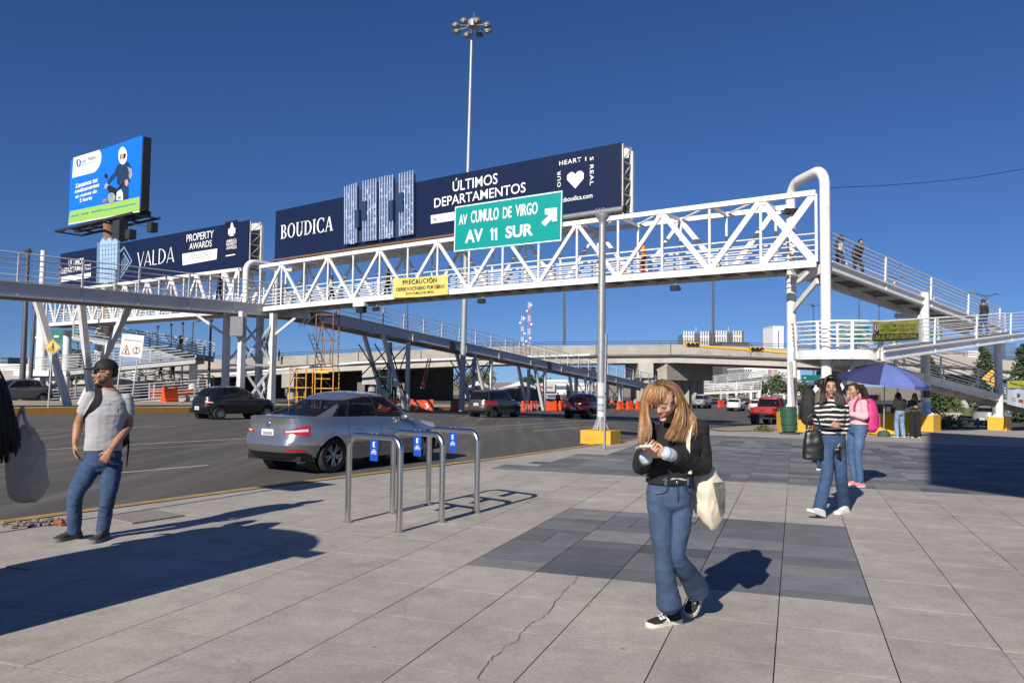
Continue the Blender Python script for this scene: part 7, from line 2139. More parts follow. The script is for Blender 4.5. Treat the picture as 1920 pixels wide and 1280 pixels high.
def hair_sheet(root, name, guides, n, r0, cols, seed=1, jit=.006, wave=.004, dark=.18, seg=14, inner=None, fray=.12):
  """hair as fine locks spread between guide curves (lists of world points), over a thin inner layer"""
  r = random.Random(seed); mb = MB(); col = []
  def rs(g, m):
    P = smooth_line(g, 8); L = [0]
    for a, b in zip(P, P[1:]): L.append(L[-1] + (b - a).length)
    out = []; j = 0
    for i in range(m + 1):
      t = L[-1] * i / m
      while j < len(L) - 2 and L[j + 1] < t: j += 1
      out.append(P[j].lerp(P[j + 1], (t - L[j]) / max(1e-6, L[j + 1] - L[j])))
    return out
  GS = [rs([Vector(p) for p in g], seg) for g in guides]; m = len(GS)
  def at_u(u, i):
    x = u * (m - 1); k = min(int(x), m - 2); f = x - k
    p0, p1, p2, p3 = GS[max(k - 1, 0)][i], GS[k][i], GS[k + 1][i], GS[min(k + 2, m - 1)][i]
    return .5 * ((2 * p1) + (p2 - p0) * f + (2 * p0 - 5 * p1 + 4 * p2 - p3) * f * f + (3 * p1 - p0 - 3 * p2 + p3) * f ** 3)
  for q in range(n):
    u = r.random(); off = Vector((r.gauss(0, 1), r.gauss(0, 1), r.gauss(0, .6))) * jit; ph = r.uniform(0, 6.28); end = 1 - abs(r.gauss(0, fray)); du = r.gauss(0, .05)
    pts = []; nn = max(6, int(seg * end))
    for i in range(nn + 1):
      f = i / seg; p = at_u(min(1, max(0, u + du * f)), i)
      pts.append(p + off * (.35 + .9 * f) + Vector((math.sin(ph + f * 9), math.cos(ph * 1.3 + f * 8), 0)) * (wave * f))
    rr = [r0 * (1 - .8 * (i / nn) ** 2.5) for i in range(nn + 1)]
    mb.tube(pts, rr, 4); c = r.choice(cols); v = r.uniform(.7, 1.25)
    for i in range(nn + 1):
      d = min(1, .25 + (i / seg) / dark) if dark else 1
      col += [(c[0] * v * d, c[1] * v * d, c[2] * v * d, 1)] * 4
  inv = WM[root.name].inverted(); me = bpy.data.meshes.new(name); me.from_pydata([tuple(inv @ p) for p in mb.v], [], mb.f)
  ca = me.color_attributes.new('col', 'FLOAT_COLOR', 'POINT'); ca.data.foreach_set('color', np.array(col, 'f').reshape(-1)); shade(me, 180)
  link(name, me, hair_m, root)
  if inner: 
    w = 10; hi = int(seg * .9)
    MB().grid([[at_u(j / w, i) for j in range(w + 1)] for i in range(hi + 1)]).build('hair_under', inner, root, 180)
hair_m = M('hair', (.1, .06, .03), .42, var=.2, scale=30, attr='col', spec=.6)

def figure(label, J, o, group='people on the plaza', cat_='person'):
  """J: joints in world space. o: options (materials, ease, hair). Returns root, Head"""
  J = {k: Vector(v) if not isinstance(v, tuple) or len(v) == 3 else v for k, v in J.items()}
  base = (J['heel_l'] + J['heel_r']) / 2; gzv = o.get('ground', gz(base.x, base.y))
  root = thing('person', label, cat_, (base.x, base.y, gzv), group=group)
  vx = o.get('voxel', .007); male = o.get('male', False); k = o.get('k', 1.0)
  la = (J['sr'] - J['sl']); la.z *= .3; la.normalize(); ha = (J['hr'] - J['hl']); ha.z = 0; ha.normalize()
  spine = (J['neck'] - J['hips']).normalized()
  dep = la.cross(spine).normalized(); hdep = ha.cross(Vector((0, 0, 1))).normalized()
  hip, waist, neck = J['hips'], J['waist'], J['neck']
  sm = (J['sl'] + J['sr']) / 2; sw = (J['sr'] - J['sl']).length / 2
  chest = waist.lerp(sm, .58); rib = waist.lerp(sm, .3)
  ma = (la + ha).normalized(); md = (dep + hdep).normalized()
  W = o.get('torso', (.170, .118, .130, .098, .140, .104, .155, .118) if not male else (.152, .110, .138, .104, .148, .108, .164, .118))
  def torso(mb, e, lo=True, hi=True):
    r = []
    if lo: r += [(hip - UPV * (.10 if not e else -.065) * k, ha, hdep, W[0] * k * (.88 if not e else .97) + e * 1.5, W[1] * k * (.9 if not e else .98) + e * 1.5), (hip if not e else hip.lerp(waist, .62), ha, hdep, W[0] * k * (1 if not e else .93) + e * 1.3, W[1] * k * (1 if not e else .95) + e * 1.3)]
    else: r += [(waist.lerp(hip, .45), ha, hdep, W[0] * k * .93 + e, W[1] * k * .95 + e)]
    r += [(waist, ma, md, W[2] * k + e, W[3] * k + e), (rib, la, dep, W[4] * k + e, W[5] * k + e), (chest + dep * 0, la, dep, W[6] * k + e, W[7] * k + e)]
    if hi: r += [(sm - spine * .035 * k, la, dep, sw * .98 + e * .6, .092 * k + e), (sm + spine * .02 * k, la, dep, sw * .70, .070 * k + e * .5), (neck, la, dep, .062 * k, .058 * k)]
    oval_loft(mb, r)
    return mb
  # --- body
  Wf = W; W = tuple(q * .88 for q in W[:2]) + tuple(W[2:]); B = MB(); torso(B, 0); W = Wf; F = MB()
  hd = Head(J['head'], J['face'], J.get('up', (0, 0, 1)), o.get('hk', 1.0) * k); hd.add(B, male)
  limb(B, [neck - spine * .03 * k, neck.lerp(hd.c - hd.z * .05, .5), hd.P(0, -.02, -.04)], [.056 * k, .052 * k if male else .046 * k, .05 * k])
  ar = (.052, .043, .038, .026) if male else (.044, .036, .032, .022)
  for s in 'lr':
    S_, E_, W_ = J['s' + s], J['e' + s], J['w' + s]
    limb(B, [S_, S_.lerp(E_, .5), E_, E_.lerp(W_, .35), W_], [ar[0] * k, ar[1] * k * 1.04, ar[1] * k * .95, ar[2] * k * 1.05, ar[3] * k])
    if o.get('hands', True):
      hdv = J.get('hd' + s, W_ - E_); hand(B, F, W_, hdv, J.get('pn' + s, (0, -1, 0)), J.get('th' + s, (0, -1, 0)), o.get('curl_' + s, .45), k * (1.04 if male else .94))
    Hh, Kk, Aa = J['h' + s], J['k' + s], J['a' + s]
    limb(B, [Hh, Hh.lerp(Kk, .5), Kk, Kk.lerp(Aa, .4), Aa], [.064 * k, .060 * k, .046 * k, .046 * k, .034 * k])
  me = remesh(B, max(vx * (.8 if vx < .01 else 1.0), .005), 3, .4)
  if F.v: me = join_mesh(me, F)
  place(me, 'body', o['skin'], root)
  if o.get('face', True): hd.face(root, o.get('lip', M('lip', (.40, .13, .11), .5)), o.get('brow', M('brow', (.03, .018, .012), .7)), o.get('down', False))
  # --- trousers
  t = o['bottom']; T = MB(); e = t.get('ease', .012)
  oval_loft(T, [(hip - UPV * .13 * k, ha, hdep, W[0] * k * .72, W[1] * k * .62), (hip - UPV * .07 * k, ha, hdep, W[0] * k * .93 + e * .8, W[1] * k * .94 + e), (hip, ha, hdep, W[0] * k + e, W[1] * k + e), (hip.lerp(waist, .5), ha, hdep, W[0] * k * .93 + e, W[1] * k * .93 + e), (waist.lerp(hip, .12), ma, md, W[2] * k * 1.03 + e, W[3] * k * 1.03 + e)])
  for s in 'lr':
    Hh, Kk, Aa = J['h' + s], J['k' + s], J['a' + s]
    rr = t.get('radii', (.094, .084, .066, .062, .060)); hem = Aa + (Aa - Kk).normalized() * t.get('drop', .02)
    limb(T, [Hh, Hh.lerp(Kk, .5), Kk, Kk.lerp(hem, .55), hem], [q * k + t.get('leg_ease', .006) for i, q in enumerate(rr)], 16)
  me = remesh(T, vx, 4); wrinkle(me, t.get('amp', .003), t.get('sc', (9, 9, 16)), 3.1, t.get('amp2', .005), (13, 13, 15)); place(me, 'trousers', t['mat'], root)
  # --- top
  t = o['top']; T = MB(); e = t.get('ease', .014)
  torso(T, e, lo=t.get('long', True))
  for s in 'lr':
    S_, E_, W_ = J['s' + s], J['e' + s], J['w' + s]
    if t.get('sleeve', 'long') == 'long': pts = [S_, S_.lerp(E_, .5), E_, E_.lerp(W_, .5), E_.lerp(W_, t.get('slen', .96))]; rr = [ar[0] * k + e, ar[1] * k + e, ar[1] * k + e * .9, ar[2] * k + e * 1.0, ar[3] * k + e * t.get('cuff', 1.0)]
    else: pts = [S_, S_.lerp(E_, .3), S_.lerp(E_, .62)]; rr = [ar[0] * k + e * .5, ar[0] * k + e * .8, ar[1] * k + e * 1.2]
    limb(T, pts, rr, 14)
  me = remesh(T, vx, 4); wrinkle(me, t.get('amp', .004), t.get('sc', (8, 8, 10)), 7.7, t.get('amp2', .007), (9, 9, 20)); place(me, 'top', t['mat'], root)
  for s in 'lr':
    shoe(root, J['a' + s], J['heel_' + s], J['toe_' + s], J.get('fup_' + s, (0, 0, 1)), o['shoe'], o.get('sole', M('sole_white', (.6, .59, .56), .7)), k * (1.08 if male else 1.0), o.get('stripes'), o.get('laces'))
  return root, hd
skin_a = M('skin_light', (.50, .29, .205), .55, var=.06, scale=25); skin_b = M('skin_tan', (.34, .175, .105), .52, var=.06, scale=25); skin_c = M('skin_warm', (.40, .215, .145), .55, var=.06, scale=25)
def denim(name, col, fade): return M(name, col, .85, var=.22, scale=7, bump=.25, bscale=260, dirt=fade, dirt_scale=3.2, dirt_amt=.55)
jeans1 = denim('denim_mid', (.034, .062, .122), (.095, .15, .245)); jeans2 = denim('denim_blue', (.028, .060, .135), (.06, .115, .22)); jeans3 = denim('denim_light', (.16, .25, .38), (.26, .36, .48)); jeans4 = denim('denim_slim', (.05, .105, .205), (.12, .20, .32))
black_knit = M('black_knit', (.010, .009, .010), .9, var=.25, scale=60, bump=.4, bscale=220)

# ---- the woman with the phone (right of centre)
Z3 = lambda zx, zy, Y: at(1140 + zx * .4062, 680 + zy * .4062, Y)
Y0 = 4.98
J = dict(head=Z3(262, 172, Y0 - .12), face=(-.50, -.70, -.50), up=(-.22, -.34, .9), neck=Z3(300, 262, Y0 + .02), sl=Z3(420, 292, Y0 + .03), sr=Z3(205, 305, Y0 - .01), el=Z3(436, 478, Y0 + .02), er=Z3(152, 474, Y0 - .02), wl=Z3(268, 418, Y0 - .24), wr=Z3(176, 436, Y0 - .22),
  waist=Z3(287, 516, Y0 + .02), hips=Z3(285, 600, Y0 + .03), hl=Z3(336, 625, Y0 + .04), hr=Z3(238, 625, Y0 + .02), kr=Z3(252, 885, Y0 - .04), ar=Z3(284, 1128, Y0 + .02), kl=Z3(318, 892, Y0 - .02), al=Z3(418, 1052, Y0 + .24))
gpt = lambda px, py: (lambda p: Vector((p.x, p.y, gz(p.x, p.y))))(G(px, py))
J['heel_r'] = gpt(1273, 1166); J['toe_r'] = gpt(1216, 1175); J['toe_r'] = J['heel_r'] + (J['toe_r'] - J['heel_r']).normalized() * .255
th_ = gpt(1292, 1160); J['toe_l'] = th_ + Vector((0, 0, .012)); J['heel_l'] = J['toe_l'] + Vector((.125, .135, .165))
J['fup_l'] = Vector((-.72, -.25, .65)); J['fup_l'] = (J['heel_l'] - J['toe_l']).cross(Vector((.75, -.66, 0))).normalized() * -1
if J['fup_l'].z < 0: J['fup_l'] = -J['fup_l']
J['hdl'] = (-.95, -.16, .06); J['pnl'] = (-.1, .85, .4); J['thl'] = (-.2, -.2, 1); J['hdr'] = (.30, -.55, .62); J['pnr'] = (.55, .4, .5); J['thr'] = (-.3, .1, 1)
wm_o = dict(skin=skin_a, voxel=.0062, k=.97, hk=.98, down=True, brow=M('brow_blond', (.12, .06, .03), .7), curl_l=.75, curl_r=.8,
  torso=(.146, .110, .128, .102, .148, .112, .158, .122),
  top=dict(mat=black_knit, ease=.026, long=False, cuff=1.3, slen=.80, amp=.006, amp2=.012, sc=(7, 7, 8)), bottom=dict(mat=jeans1, ease=.010, leg_ease=.004, radii=(.085, .074, .055, .066, .082), drop=-.015, amp=.003, amp2=.006),
  shoe=M('black_suede', (.014, .014, .016), .85), sole=M('sole_cream', (.62, .58, .50), .7), stripes=wprint, laces=wprint)
pw, hd = figure('woman with long blond hair in black sweater and flared jeans looking at her phone', J, wm_o)
# cuffs, shirt hem, trouser details
cuffm = M('striped_shirt_cuff', (.42, .46, .55), .85, var=.35, scale=55, stretch=(1, 1, 5))
for s in 'lr':
  a, b = J['e' + s].lerp(J['w' + s], .78), J['w' + s] + (J['w' + s] - J['e' + s]).normalized() * .012
  mb = MB(); limb(mb, [a, a.lerp(b, .5), b], [.036, .041, .040], 14); me = remesh(mb, .005, 2); wrinkle(me, .004, (30, 30, 30), 2.); place(me, 'shirt_cuff', cuffm, pw)
hem = []
hax = (J['hr'] - J['hl']).normalized()
ring_c = J['waist'].lerp(J['hips'], .12)
hd2 = hax.cross(UPV).normalized()
mb = MB().tube([ring_c + hax * (  .146 * math.cos(t)) + hd2 * (.118 * math.sin(t)) + UPV * (.006 * math.sin(t * 7)) for t in [2 * math.pi * i / 32 for i in range(33)]], .010, 6); mb.build('shirt_hem', cuffm, pw, 60)
wb = J['waist'].lerp(J['hips'], .26)
mb = MB().grid([[wb + hax * (.1505 * math.cos(t)) + hd2 * (.120 * math.sin(t)) + UPV * dz for dz in (-.018, .018)] for t in [2 * math.pi * i / 40 for i in range(41)]]); mb.build('waistband', denim('denim_band', (.05, .095, .19), (.10, .17, .3)), pw, 60)
fr = -hd2 if hd2.y > 0 else hd2
cbtn = wb + fr * .128
MB().ball(cbtn, (.010, .006, .010), 10, 6).build('button', chrome, pw, 60)
for u in (-.075, .07): MB().bar(wb + fr * .125 * math.sqrt(1 - (u / .17) ** 2) + hax * u + UPV * -.022, wb + fr * .127 * math.sqrt(1 - (u / .17) ** 2) + hax * u + UPV * .024, .012, .008).build('belt_loop', MAT['denim_band'], pw)
# hair: locks between measured guide curves
cols = [(.35, .185, .080), (.41, .23, .105), (.29, .145, .062), (.48, .29, .145), (.25, .12, .052)]
hg = lambda *p: [Z3(x, y, Y0 + d) for x, y, d in p]
under = M('hair_blond_under', (.20, .092, .038), .6, var=.3, scale=40)
hair_sheet(pw, 'hair', [hg((226, 98, -.19), (196, 124, -.185), (184, 172, -.165), (186, 232, -.15), (200, 296, -.16), (192, 352, -.18), (176, 396, -.19)),
  hg((230, 90, -.16), (184, 116, -.15), (166, 175, -.13), (164, 250, -.12), (172, 320, -.14), (160, 380, -.17), (150, 402, -.18)),
  hg((233, 84, -.12), (178, 112, -.10), (158, 178, -.08), (152, 255, -.08), (150, 330, -.11), (143, 385, -.14), (140, 400, -.15)),
  hg((240, 79, -.06), (182, 108, -.05), (162, 180, -.03), (156, 250, -.05), (152, 320, -.09), (146, 370, -.12), (143, 385, -.13))], 460, .0028, cols, 3, .004, .005, inner=under, fray=.2)
hair_sheet(pw, 'hair', [hg((236, 96, -.20), (284, 112, -.195), (312, 150, -.16), (318, 205, -.13), (302, 268, -.16), (276, 318, -.19), (246, 362, -.205)),
  hg((240, 88, -.16), (296, 104, -.155), (326, 148, -.12), (336, 215, -.11), (328, 285, -.14), (304, 336, -.18), (266, 376, -.20)),
  hg((244, 82, -.11), (306, 98, -.09), (340, 155, -.07), (354, 225, -.07), (360, 288, -.085), (352, 345, -.12), (338, 392, -.14)),
  hg((248, 77, -.06), (310, 98, -.02), (348, 162, .0), (372, 226, .0), (396, 264, -.03), (398, 320, -.07), (382, 380, -.10)),
  hg((251, 77, -.02), (314, 106, .03), (356, 182, .05), (384, 236, .05), (410, 262, .03), (424, 280, .03), (436, 304, .04))], 680, .0028, cols, 5, .0045, .006, inner=under, fray=.2)
hair_sheet(pw, 'fringe', [hg((224, 100, -.195), (196, 122, -.215), (180, 156, -.208), (176, 192, -.20)), hg((228, 100, -.205), (208, 126, -.218), (198, 158, -.225), (194, 196, -.224)), hg((233, 100, -.205), (226, 126, -.222), (222, 158, -.231), (220, 198, -.231)), hg((238, 100, -.20), (248, 124, -.216), (250, 154, -.223), (250, 190, -.222)), hg((242, 100, -.19), (270, 120, -.195), (284, 146, -.19), (290, 172, -.18))], 280, .0024, cols, 7, .0032, .003, .35, 10, inner=None, fray=.14)
# cap of scalp hair under the locks
mb = MB(); rings = []
for i in range(9):
  ph = math.pi / 2 * (.0 + i / 8 * .98)
  rings.append([hd.P(.0785 * math.cos(ph) * math.cos(t), (.1015 if math.sin(t) < 0 else .1005) * math.cos(ph) * math.sin(t) - .004, .1225 * math.sin(ph) - .01 * (1 - i / 8)) for t in [2 * math.pi * k / 24 for k in range(24)]])
mb.loft(rings, caps=False); mb.build('scalp_hair', M('hair_root', (.07, .035, .018), .6, var=.3, scale=60), pw, 60)
# phone
ph_c = Z3(166, 388, Y0 - .335)
r_ = thing('phone', 'pale cased phone held in both hands by the blond woman', 'phone', ph_c)
pax = axes_of(Vector((.05, -.55, .30)), (0, .5, .9))
MB().box(ph_c, (.076, .012, .15), (Vector((1, .05, .03)).normalized(), Vector((.0, .16, .98)).normalized(), Vector((0, -.98, .16)).normalized())).build('case', M('phone_case', (.62, .58, .52), .5), r_)
MB().box(ph_c + Vector((0, .001, .006)), (.068, .003, .142), (Vector((1, .05, .03)).normalized(), Vector((.0, .16, .98)).normalized(), Vector((0, -.98, .16)).normalized())).build('screen', M('phone_glass', (.01, .01, .012), .1), r_)
# tote bag on her left shoulder
canvas = M('canvas_cream', (.62, .56, .45), .9, var=.08, scale=9, bump=.35, bscale=300)
tb = thing('tote_bag', 'cream canvas tote bag hanging from the blond woman\'s shoulder', 'tote bag', Z3(465, 640, Y0 + .08))
Yb = Y0 + .10
out = [(365, 505), (482, 470), (512, 520), (540, 565), (545, 640), (540, 700), (515, 745), (488, 778), (455, 752), (420, 715), (395, 690), (378, 600)]
pts = [Z3(x, y, Yb - .02 * math.sin(i)) for i, (x, y) in enumerate(out)]
c = sum(pts, Vector()) / len(pts); nrm = Vector((-.35, -.93, .05)).normalized()
mb = MB(); rings = []
P2 = smooth_line(pts + [pts[0]], 4)[:-1]
for sgn, lv in ((1, .0), (1, .35), (1, .62), (1, .86), (1, .97), (1, 1.0), (-1, .97), (-1, .86), (-1, .6), (-1, .3), (-1, 0)):
  d = .075 * (1 - lv ** 2.5) * sgn
  rings.append([c + (p - c) * max(lv, .02) + nrm * d for p in P2])
mb.loft(rings)
me = remesh(mb, .007, 4); wrinkle(me, .006, (9, 9, 12), 4., .007, (16, 16, 9)); place(me, 'bag_body', canvas, tb)
st0, st1 = Z3(384, 508, Y0 - .10), Z3(482, 472, Y0 + .12)
for (a, b, m_, w) in ((Z3(376, 512, Y0 - .09), Z3(470, 475, Y0 + .14), Z3(398, 268, Y0 + .02), .030),):
  pth = cat([a, Z3(368, 400, Y0 - .12), Z3(374, 320, Y0 - .10), Z3(392, 262, Y0 - .01), Z3(425, 272, Y0 + .10), Z3(462, 380, Y0 + .15), b], 5)
  mb = MB(); rows = []
  for i, p in enumerate(pth):
    t = (pth[min(i + 1, len(pth) - 1)] - pth[max(i - 1, 0)]).normalized(); v = (p - (J['sl'] + Vector((-.02, 0, -.1)))); v = (v - t * v.dot(t)).normalized(); s_ = t.cross(v)
    rows.append([p - s_ * w / 2, p + s_ * w / 2])
  mb.grid(rows); mb.grid([[q + Vector((0, .004, -.002)) for q in rw_] for rw_ in rows]); mb.build('strap', canvas, tb, 60)
pq = [Z3(486, 552, Yb - .075), Z3(540, 546, Yb - .02), Z3(543, 690, Yb - .02), Z3(522, 712, Yb - .05), Z3(506, 640, Yb - .075)]
MB().add([p + nrm * .028 for p in pq], [(0, 1, 2, 3, 4)]).build('printed_patch', M('grey_print_patch', (.16, .15, .14), .9, var=.6, scale=14), tb)

# seams on her jeans
seam = M('denim_seam', (.020, .034, .066), .9)
fz = lambda x, y, d: Z3(x, y, Y0 + d)
MB().tube(cat([wb + fr * .128 - hax * .0, wb + fr * .132 - UPV * .05, wb + fr * .128 - UPV * .11], 4), .0028, 5).build('fly_seam', seam, pw)
for sx in (-1, 1):
  MB().tube(cat([wb + fr * .118 + hax * (.055 * sx) - UPV * .02, wb + fr * .112 + hax * (.075 * sx) - UPV * .065, wb + fr * .075 + hax * (.125 * sx) - UPV * .085], 5), .0028, 5).build('pocket_seam', seam, pw)

# ---- the man in the cap
Z1 = lambda zx, zy, Y: at(zx * .3281, 640 + zy * .3281, Y)
Ym = 7.5
J = dict(head=Z1(605, 178, Ym - .03), face=(-.80, -.58, -.06), up=(0, -.02, 1), neck=Z1(618, 262, Ym + .02), sl=Z1(722, 318, Ym + .08), sr=Z1(520, 308, Ym - .06), el=Z1(735, 478, Ym + .10), er=Z1(448, 470, Ym - .02), wl=Z1(628, 628, Ym - .13), wr=Z1(428, 580, Ym - .10),
  waist=Z1(592, 545, Ym), hips=Z1(590, 660, Ym + .02), hl=Z1(642, 690, Ym + .06), hr=Z1(530, 690, Ym - .02), kr=Z1(430, 880, Ym - .06), ar=Z1(425, 1070, Ym + .02), kl=Z1(618, 880, Ym), al=Z1(588, 1072, Ym + .10))
J['heel_r'] = gpt(149, 1006); J['toe_r'] = gpt(92, 1018); J['toe_r'] = J['heel_r'] + (J['toe_r'] - J['heel_r']).normalized() * .29
J['heel_l'] = gpt(199, 1008); J['toe_l'] = gpt(172, 1019); J['toe_l'] = J['heel_l'] + (J['toe_l'] - J['heel_l']).normalized() * .29
J['hdr'] = (.12, -.1, -1); J['pnr'] = (.9, .3, 0); J['thr'] = (.5, -.6, -.2); J['hdl'] = (-.45, -.1, -.8); J['pnl'] = (-.3, .9, 0); J['thl'] = (-.8, -.3, .3)
tee = M('grey_tshirt', (.36, .36, .38), .9, var=.03, scale=8, bump=.08, bscale=400)
pm, hm_ = figure('man in black cap, sunglasses and grey T-shirt standing by the kerb', J, dict(skin=skin_b, male=True, voxel=.0075, k=1.03, curl_l=.7, curl_r=.35, shoe=M('grey_shoe', (.035, .033, .034), .8), sole=M('grey_sole', (.16, .155, .15), .8), laces=M('grey_lace', (.12, .12, .12), .8),
  top=dict(mat=tee, sleeve='short', ease=.016, amp=.004, amp2=.006, sc=(6, 6, 9), long=True), bottom=dict(mat=jeans2, ease=.008, leg_ease=.004, radii=(.092, .086, .066, .060, .056), drop=.03, amp=.003, amp2=.008, sc=(9, 9, 20))))
capm = M('black_cap', (.008, .008, .009), .75, bump=.2, bscale=150)
rings = []
for i in range(10):
  ph = math.pi / 2 * i / 9.3
  rings.append([hm_.P(.087 * math.cos(ph) * math.cos(t), .108 * math.cos(ph) * math.sin(t) - .002, .034 + .098 * math.sin(ph)) for t in [2 * math.pi * k / 28 for k in range(28)]])
MB().loft(rings).build('cap', capm, pm, 60)
rows = []
for i in range(6):
  v = i / 5
  rows.append([hm_.P(.082 * math.sin(a) * (1 - .10 * v), .095 * math.cos(a) + .085 * v * math.cos(a * .7),   .052 - .006 * v - .016 * abs(math.sin(a)) * v) for a in [R(-62 + 124 * k / 14) for k in range(15)]])
MB().grid(rows).grid([[p - hm_.z * .005 for p in rw_] for rw_ in rows]).build('cap_peak', capm, pm, 60)
pc = Plane(hm_.P(-.045, .104, .062), hm_.x, hm_.z)
pq = [[hm_.P(x, .1085 - abs(x) * .25 - (z - .06) * .33, z) for x, z in q] for q in ([(-.045, .060), (-.03, .062), (-.036, .092), (-.05, .088)], [(-.022, .062), (-.006, .062), (-.008, .095), (-.025, .092)], [(.002, .062), (.018, .062), (.022, .092), (.004, .095)], [(.026, .062), (.042, .060), (.046, .088), (.030, .092)])]
for q in pq: MB().add([p + hm_.y * .006 for p in q], [(0, 1, 2, 3)]).build('cap_embroidery', M('teal_thread', (.10, .26, .26), .8), pm)
for sx in (-1, 1):
  MB().ball(hm_.P(sx * .033, .094, .008), (.027, .007, .019), 12, 8, hm_.ax()).build('sunglass_lens', M('sunglass', (.005, .005, .006), .08, spec=.8), pm, 60)
  MB().tube([hm_.P(sx * .058, .082, .014), hm_.P(sx * .078, .03, .012), hm_.P(sx * .079, -.02, .006)], .003, 6).build('sunglass_arm', black, pm)
  MB().ball(hm_.P(sx * .083, .004, -.012), .009, 8, 6).build('earbud', black, pm, 60)
MB().tube([hm_.P(-.02, .100, .014), hm_.P(.02, .100, .014)], .003, 6).build('sunglass_bridge', black, pm)
mb = MB()
for (c, r3) in (((0, .076, -.100), (.034, .026, .017)), ((.046, .046, -.080), (.017, .034, .022)), ((-.046, .046, -.080), (.017, .034, .022)), ((.062, .012, -.050), (.010, .016, .032)), ((-.062, .012, -.050), (.010, .016, .032)), ((0, .0985, -.046), (.020, .004, .004))): mb.ball(hm_.P(*c), r3, 12, 8, hm_.ax())
me = remesh(mb, .004, 2); wrinkle(me, .0025, (120, 120, 120), 1.); place(me, 'beard', M('beard', (.040, .024, .016), .9, var=.4, scale=120), pm)
mb = MB()
rings = [[hm_.P(.080 * math.cos(ph) * math.cos(t), .100 * math.cos(ph) * math.sin(t) - .004, -.045 + .085 * i / 6) for t in [R(205 + 130 * k / 14) for k in range(15)]] for i, ph in enumerate([.55, .35, .2, .1, .05, 0, 0])]
MB().grid(rings).build('hair', MAT['beard'], pm, 60)
# shirt mark
ch = J['sl'].lerp(J['sr'], .30) - UPV * .115
ma_ = (J['sl'] - J['sr']).normalized(); fn = Vector((ma_.y, -ma_.x, 0)); fn = fn if fn.y < 0 else -fn
ch = Z1(628, 350, Ym - .09)
qa = [(-.042, .022), (.042, .022), (.034, -.024), (-.036, -.024)]
for (i, j) in ((0, 1), (1, 2), (2, 3), (3, 0)):
  a, b = ch + ma_ * qa[i][0] + UPV * qa[i][1] + fn * .072, ch + ma_ * qa[j][0] + UPV * qa[j][1] + fn * .072
  MB().bar(a, b, .003, .003).build('shirt_mark', dkp, pm)
MB().bar(ch + ma_ * -.015 + UPV * -.010 + fn * .073, ch + ma_ * .015 + UPV * -.010 + fn * .073, .003, .006).build('shirt_mark', dkp, pm)
# backpack
bkm = M('black_backpack', (.014, .013, .014), .8, bump=.3, bscale=120)
bk = thing('backpack', 'black backpack on the back of the man in the cap', 'backpack', Z1(740, 480, Ym + .22))
mb = MB(); bc = (J['sl'] + J['sr']) / 2 - fn * .20 - UPV * .26 + ma_ * .04
oval_loft(mb, [(bc - UPV * .25, ma_, fn, .10, .05), (bc - UPV * .2, ma_, fn, .15, .085), (bc, ma_, fn, .165, .095), (bc + UPV * .15, ma_, fn, .15, .085), (bc + UPV * .23, ma_, fn, .09, .05)], 20, 3)
me = remesh(mb, .01, 4); wrinkle(me, .008, (8, 8, 10), 3.); place(me, 'bag_body', bkm, bk)
for s, k in (('r', 1),):
  sp_ = J['s' + s].lerp(J['neck'], .38)
  pth = cat([sp_ - fn * .15 - UPV * .06, sp_ - fn * .02 + UPV * .062, sp_ + fn * .115 - UPV * .045, sp_ + fn * .125 - UPV * .15 + ma_ * (-.045 * k), sp_ + fn * .06 - UPV * .24 + ma_ * (-.085 * k), sp_ - fn * .08 - UPV * .30 + ma_ * (-.08 * k)], 5)
  rows = []
  for i, p in enumerate(pth):
    t = (pth[min(i + 1, len(pth) - 1)] - pth[max(i - 1, 0)]).normalized(); sd = ma_ - t * ma_.dot(t); sd.normalize(); rows.append([p - sd * .026, p + sd * .026])
  MB().grid(rows).grid([[p + Vector((0, .004, .004)) for p in rw_] for rw_ in rows]).build('strap', bkm, bk, 60)
q0 = Z1(735, 560, Ym + .2); MB().tube([q0, q0 + Vector((.0, 0, -.10)), q0 + Vector((-.01, -.0, -.26))], [.012, .01, .006], 6).build('loose_strap', bkm, bk)

# ---- the woman in stripes
Z4 = lambda zx, zy, Y: at(1470 + zx * .2577, 670 + zy * .2577, Y)
f1 = gpt(1548, 966); Ys = f1.y + .05
J = dict(head=Z4(338, 218, Ys), face=(-.28, -.95, -.06), up=(0, 0, 1), neck=Z4(348, 300, Ys + .02), sl=Z4(438, 350, Ys + .03), sr=Z4(262, 345, Ys - .03), el=Z4(452, 480, Ys + .06), er=Z4(238, 465, Ys - .02), wl=Z4(404, 612, Ys - .04), wr=Z4(345, 490, Ys - .20),
  waist=Z4(345, 520, Ys + .02), hips=Z4(348, 610, Ys + .03), hl=Z4(395, 640, Ys + .05), hr=Z4(305, 640, Ys + .01), kr=Z4(312, 850, Ys - .14), ar=Z4(262, 1080, Ys - .20), kl=Z4(415, 860, Ys + .06), al=Z4(436, 1075, Ys + .30))
J['toe_r'] = Z4(172, 1118, Ys - .34); J['heel_r'] = gpt(1543, 970) + Vector((0, 0, .0)); J['heel_r'] = Z4(285, 1160, Ys - .24); J['fup_r'] = (.25, .1, .95)
J['heel_l'] = gpt(1589, 961); J['toe_l'] = gpt(1560, 965); J['toe_l'] = J['heel_l'] + (J['toe_l'] - J['heel_l']).normalized() * .25
J['hdl'] = (-.15, -.1, -1); J['pnl'] = (-1, .1, 0); J['thl'] = (0, -1, 0); J['hdr'] = (1, -.05, -.05); J['pnr'] = (0, 1, 0); J['thr'] = (0, 0, 1)
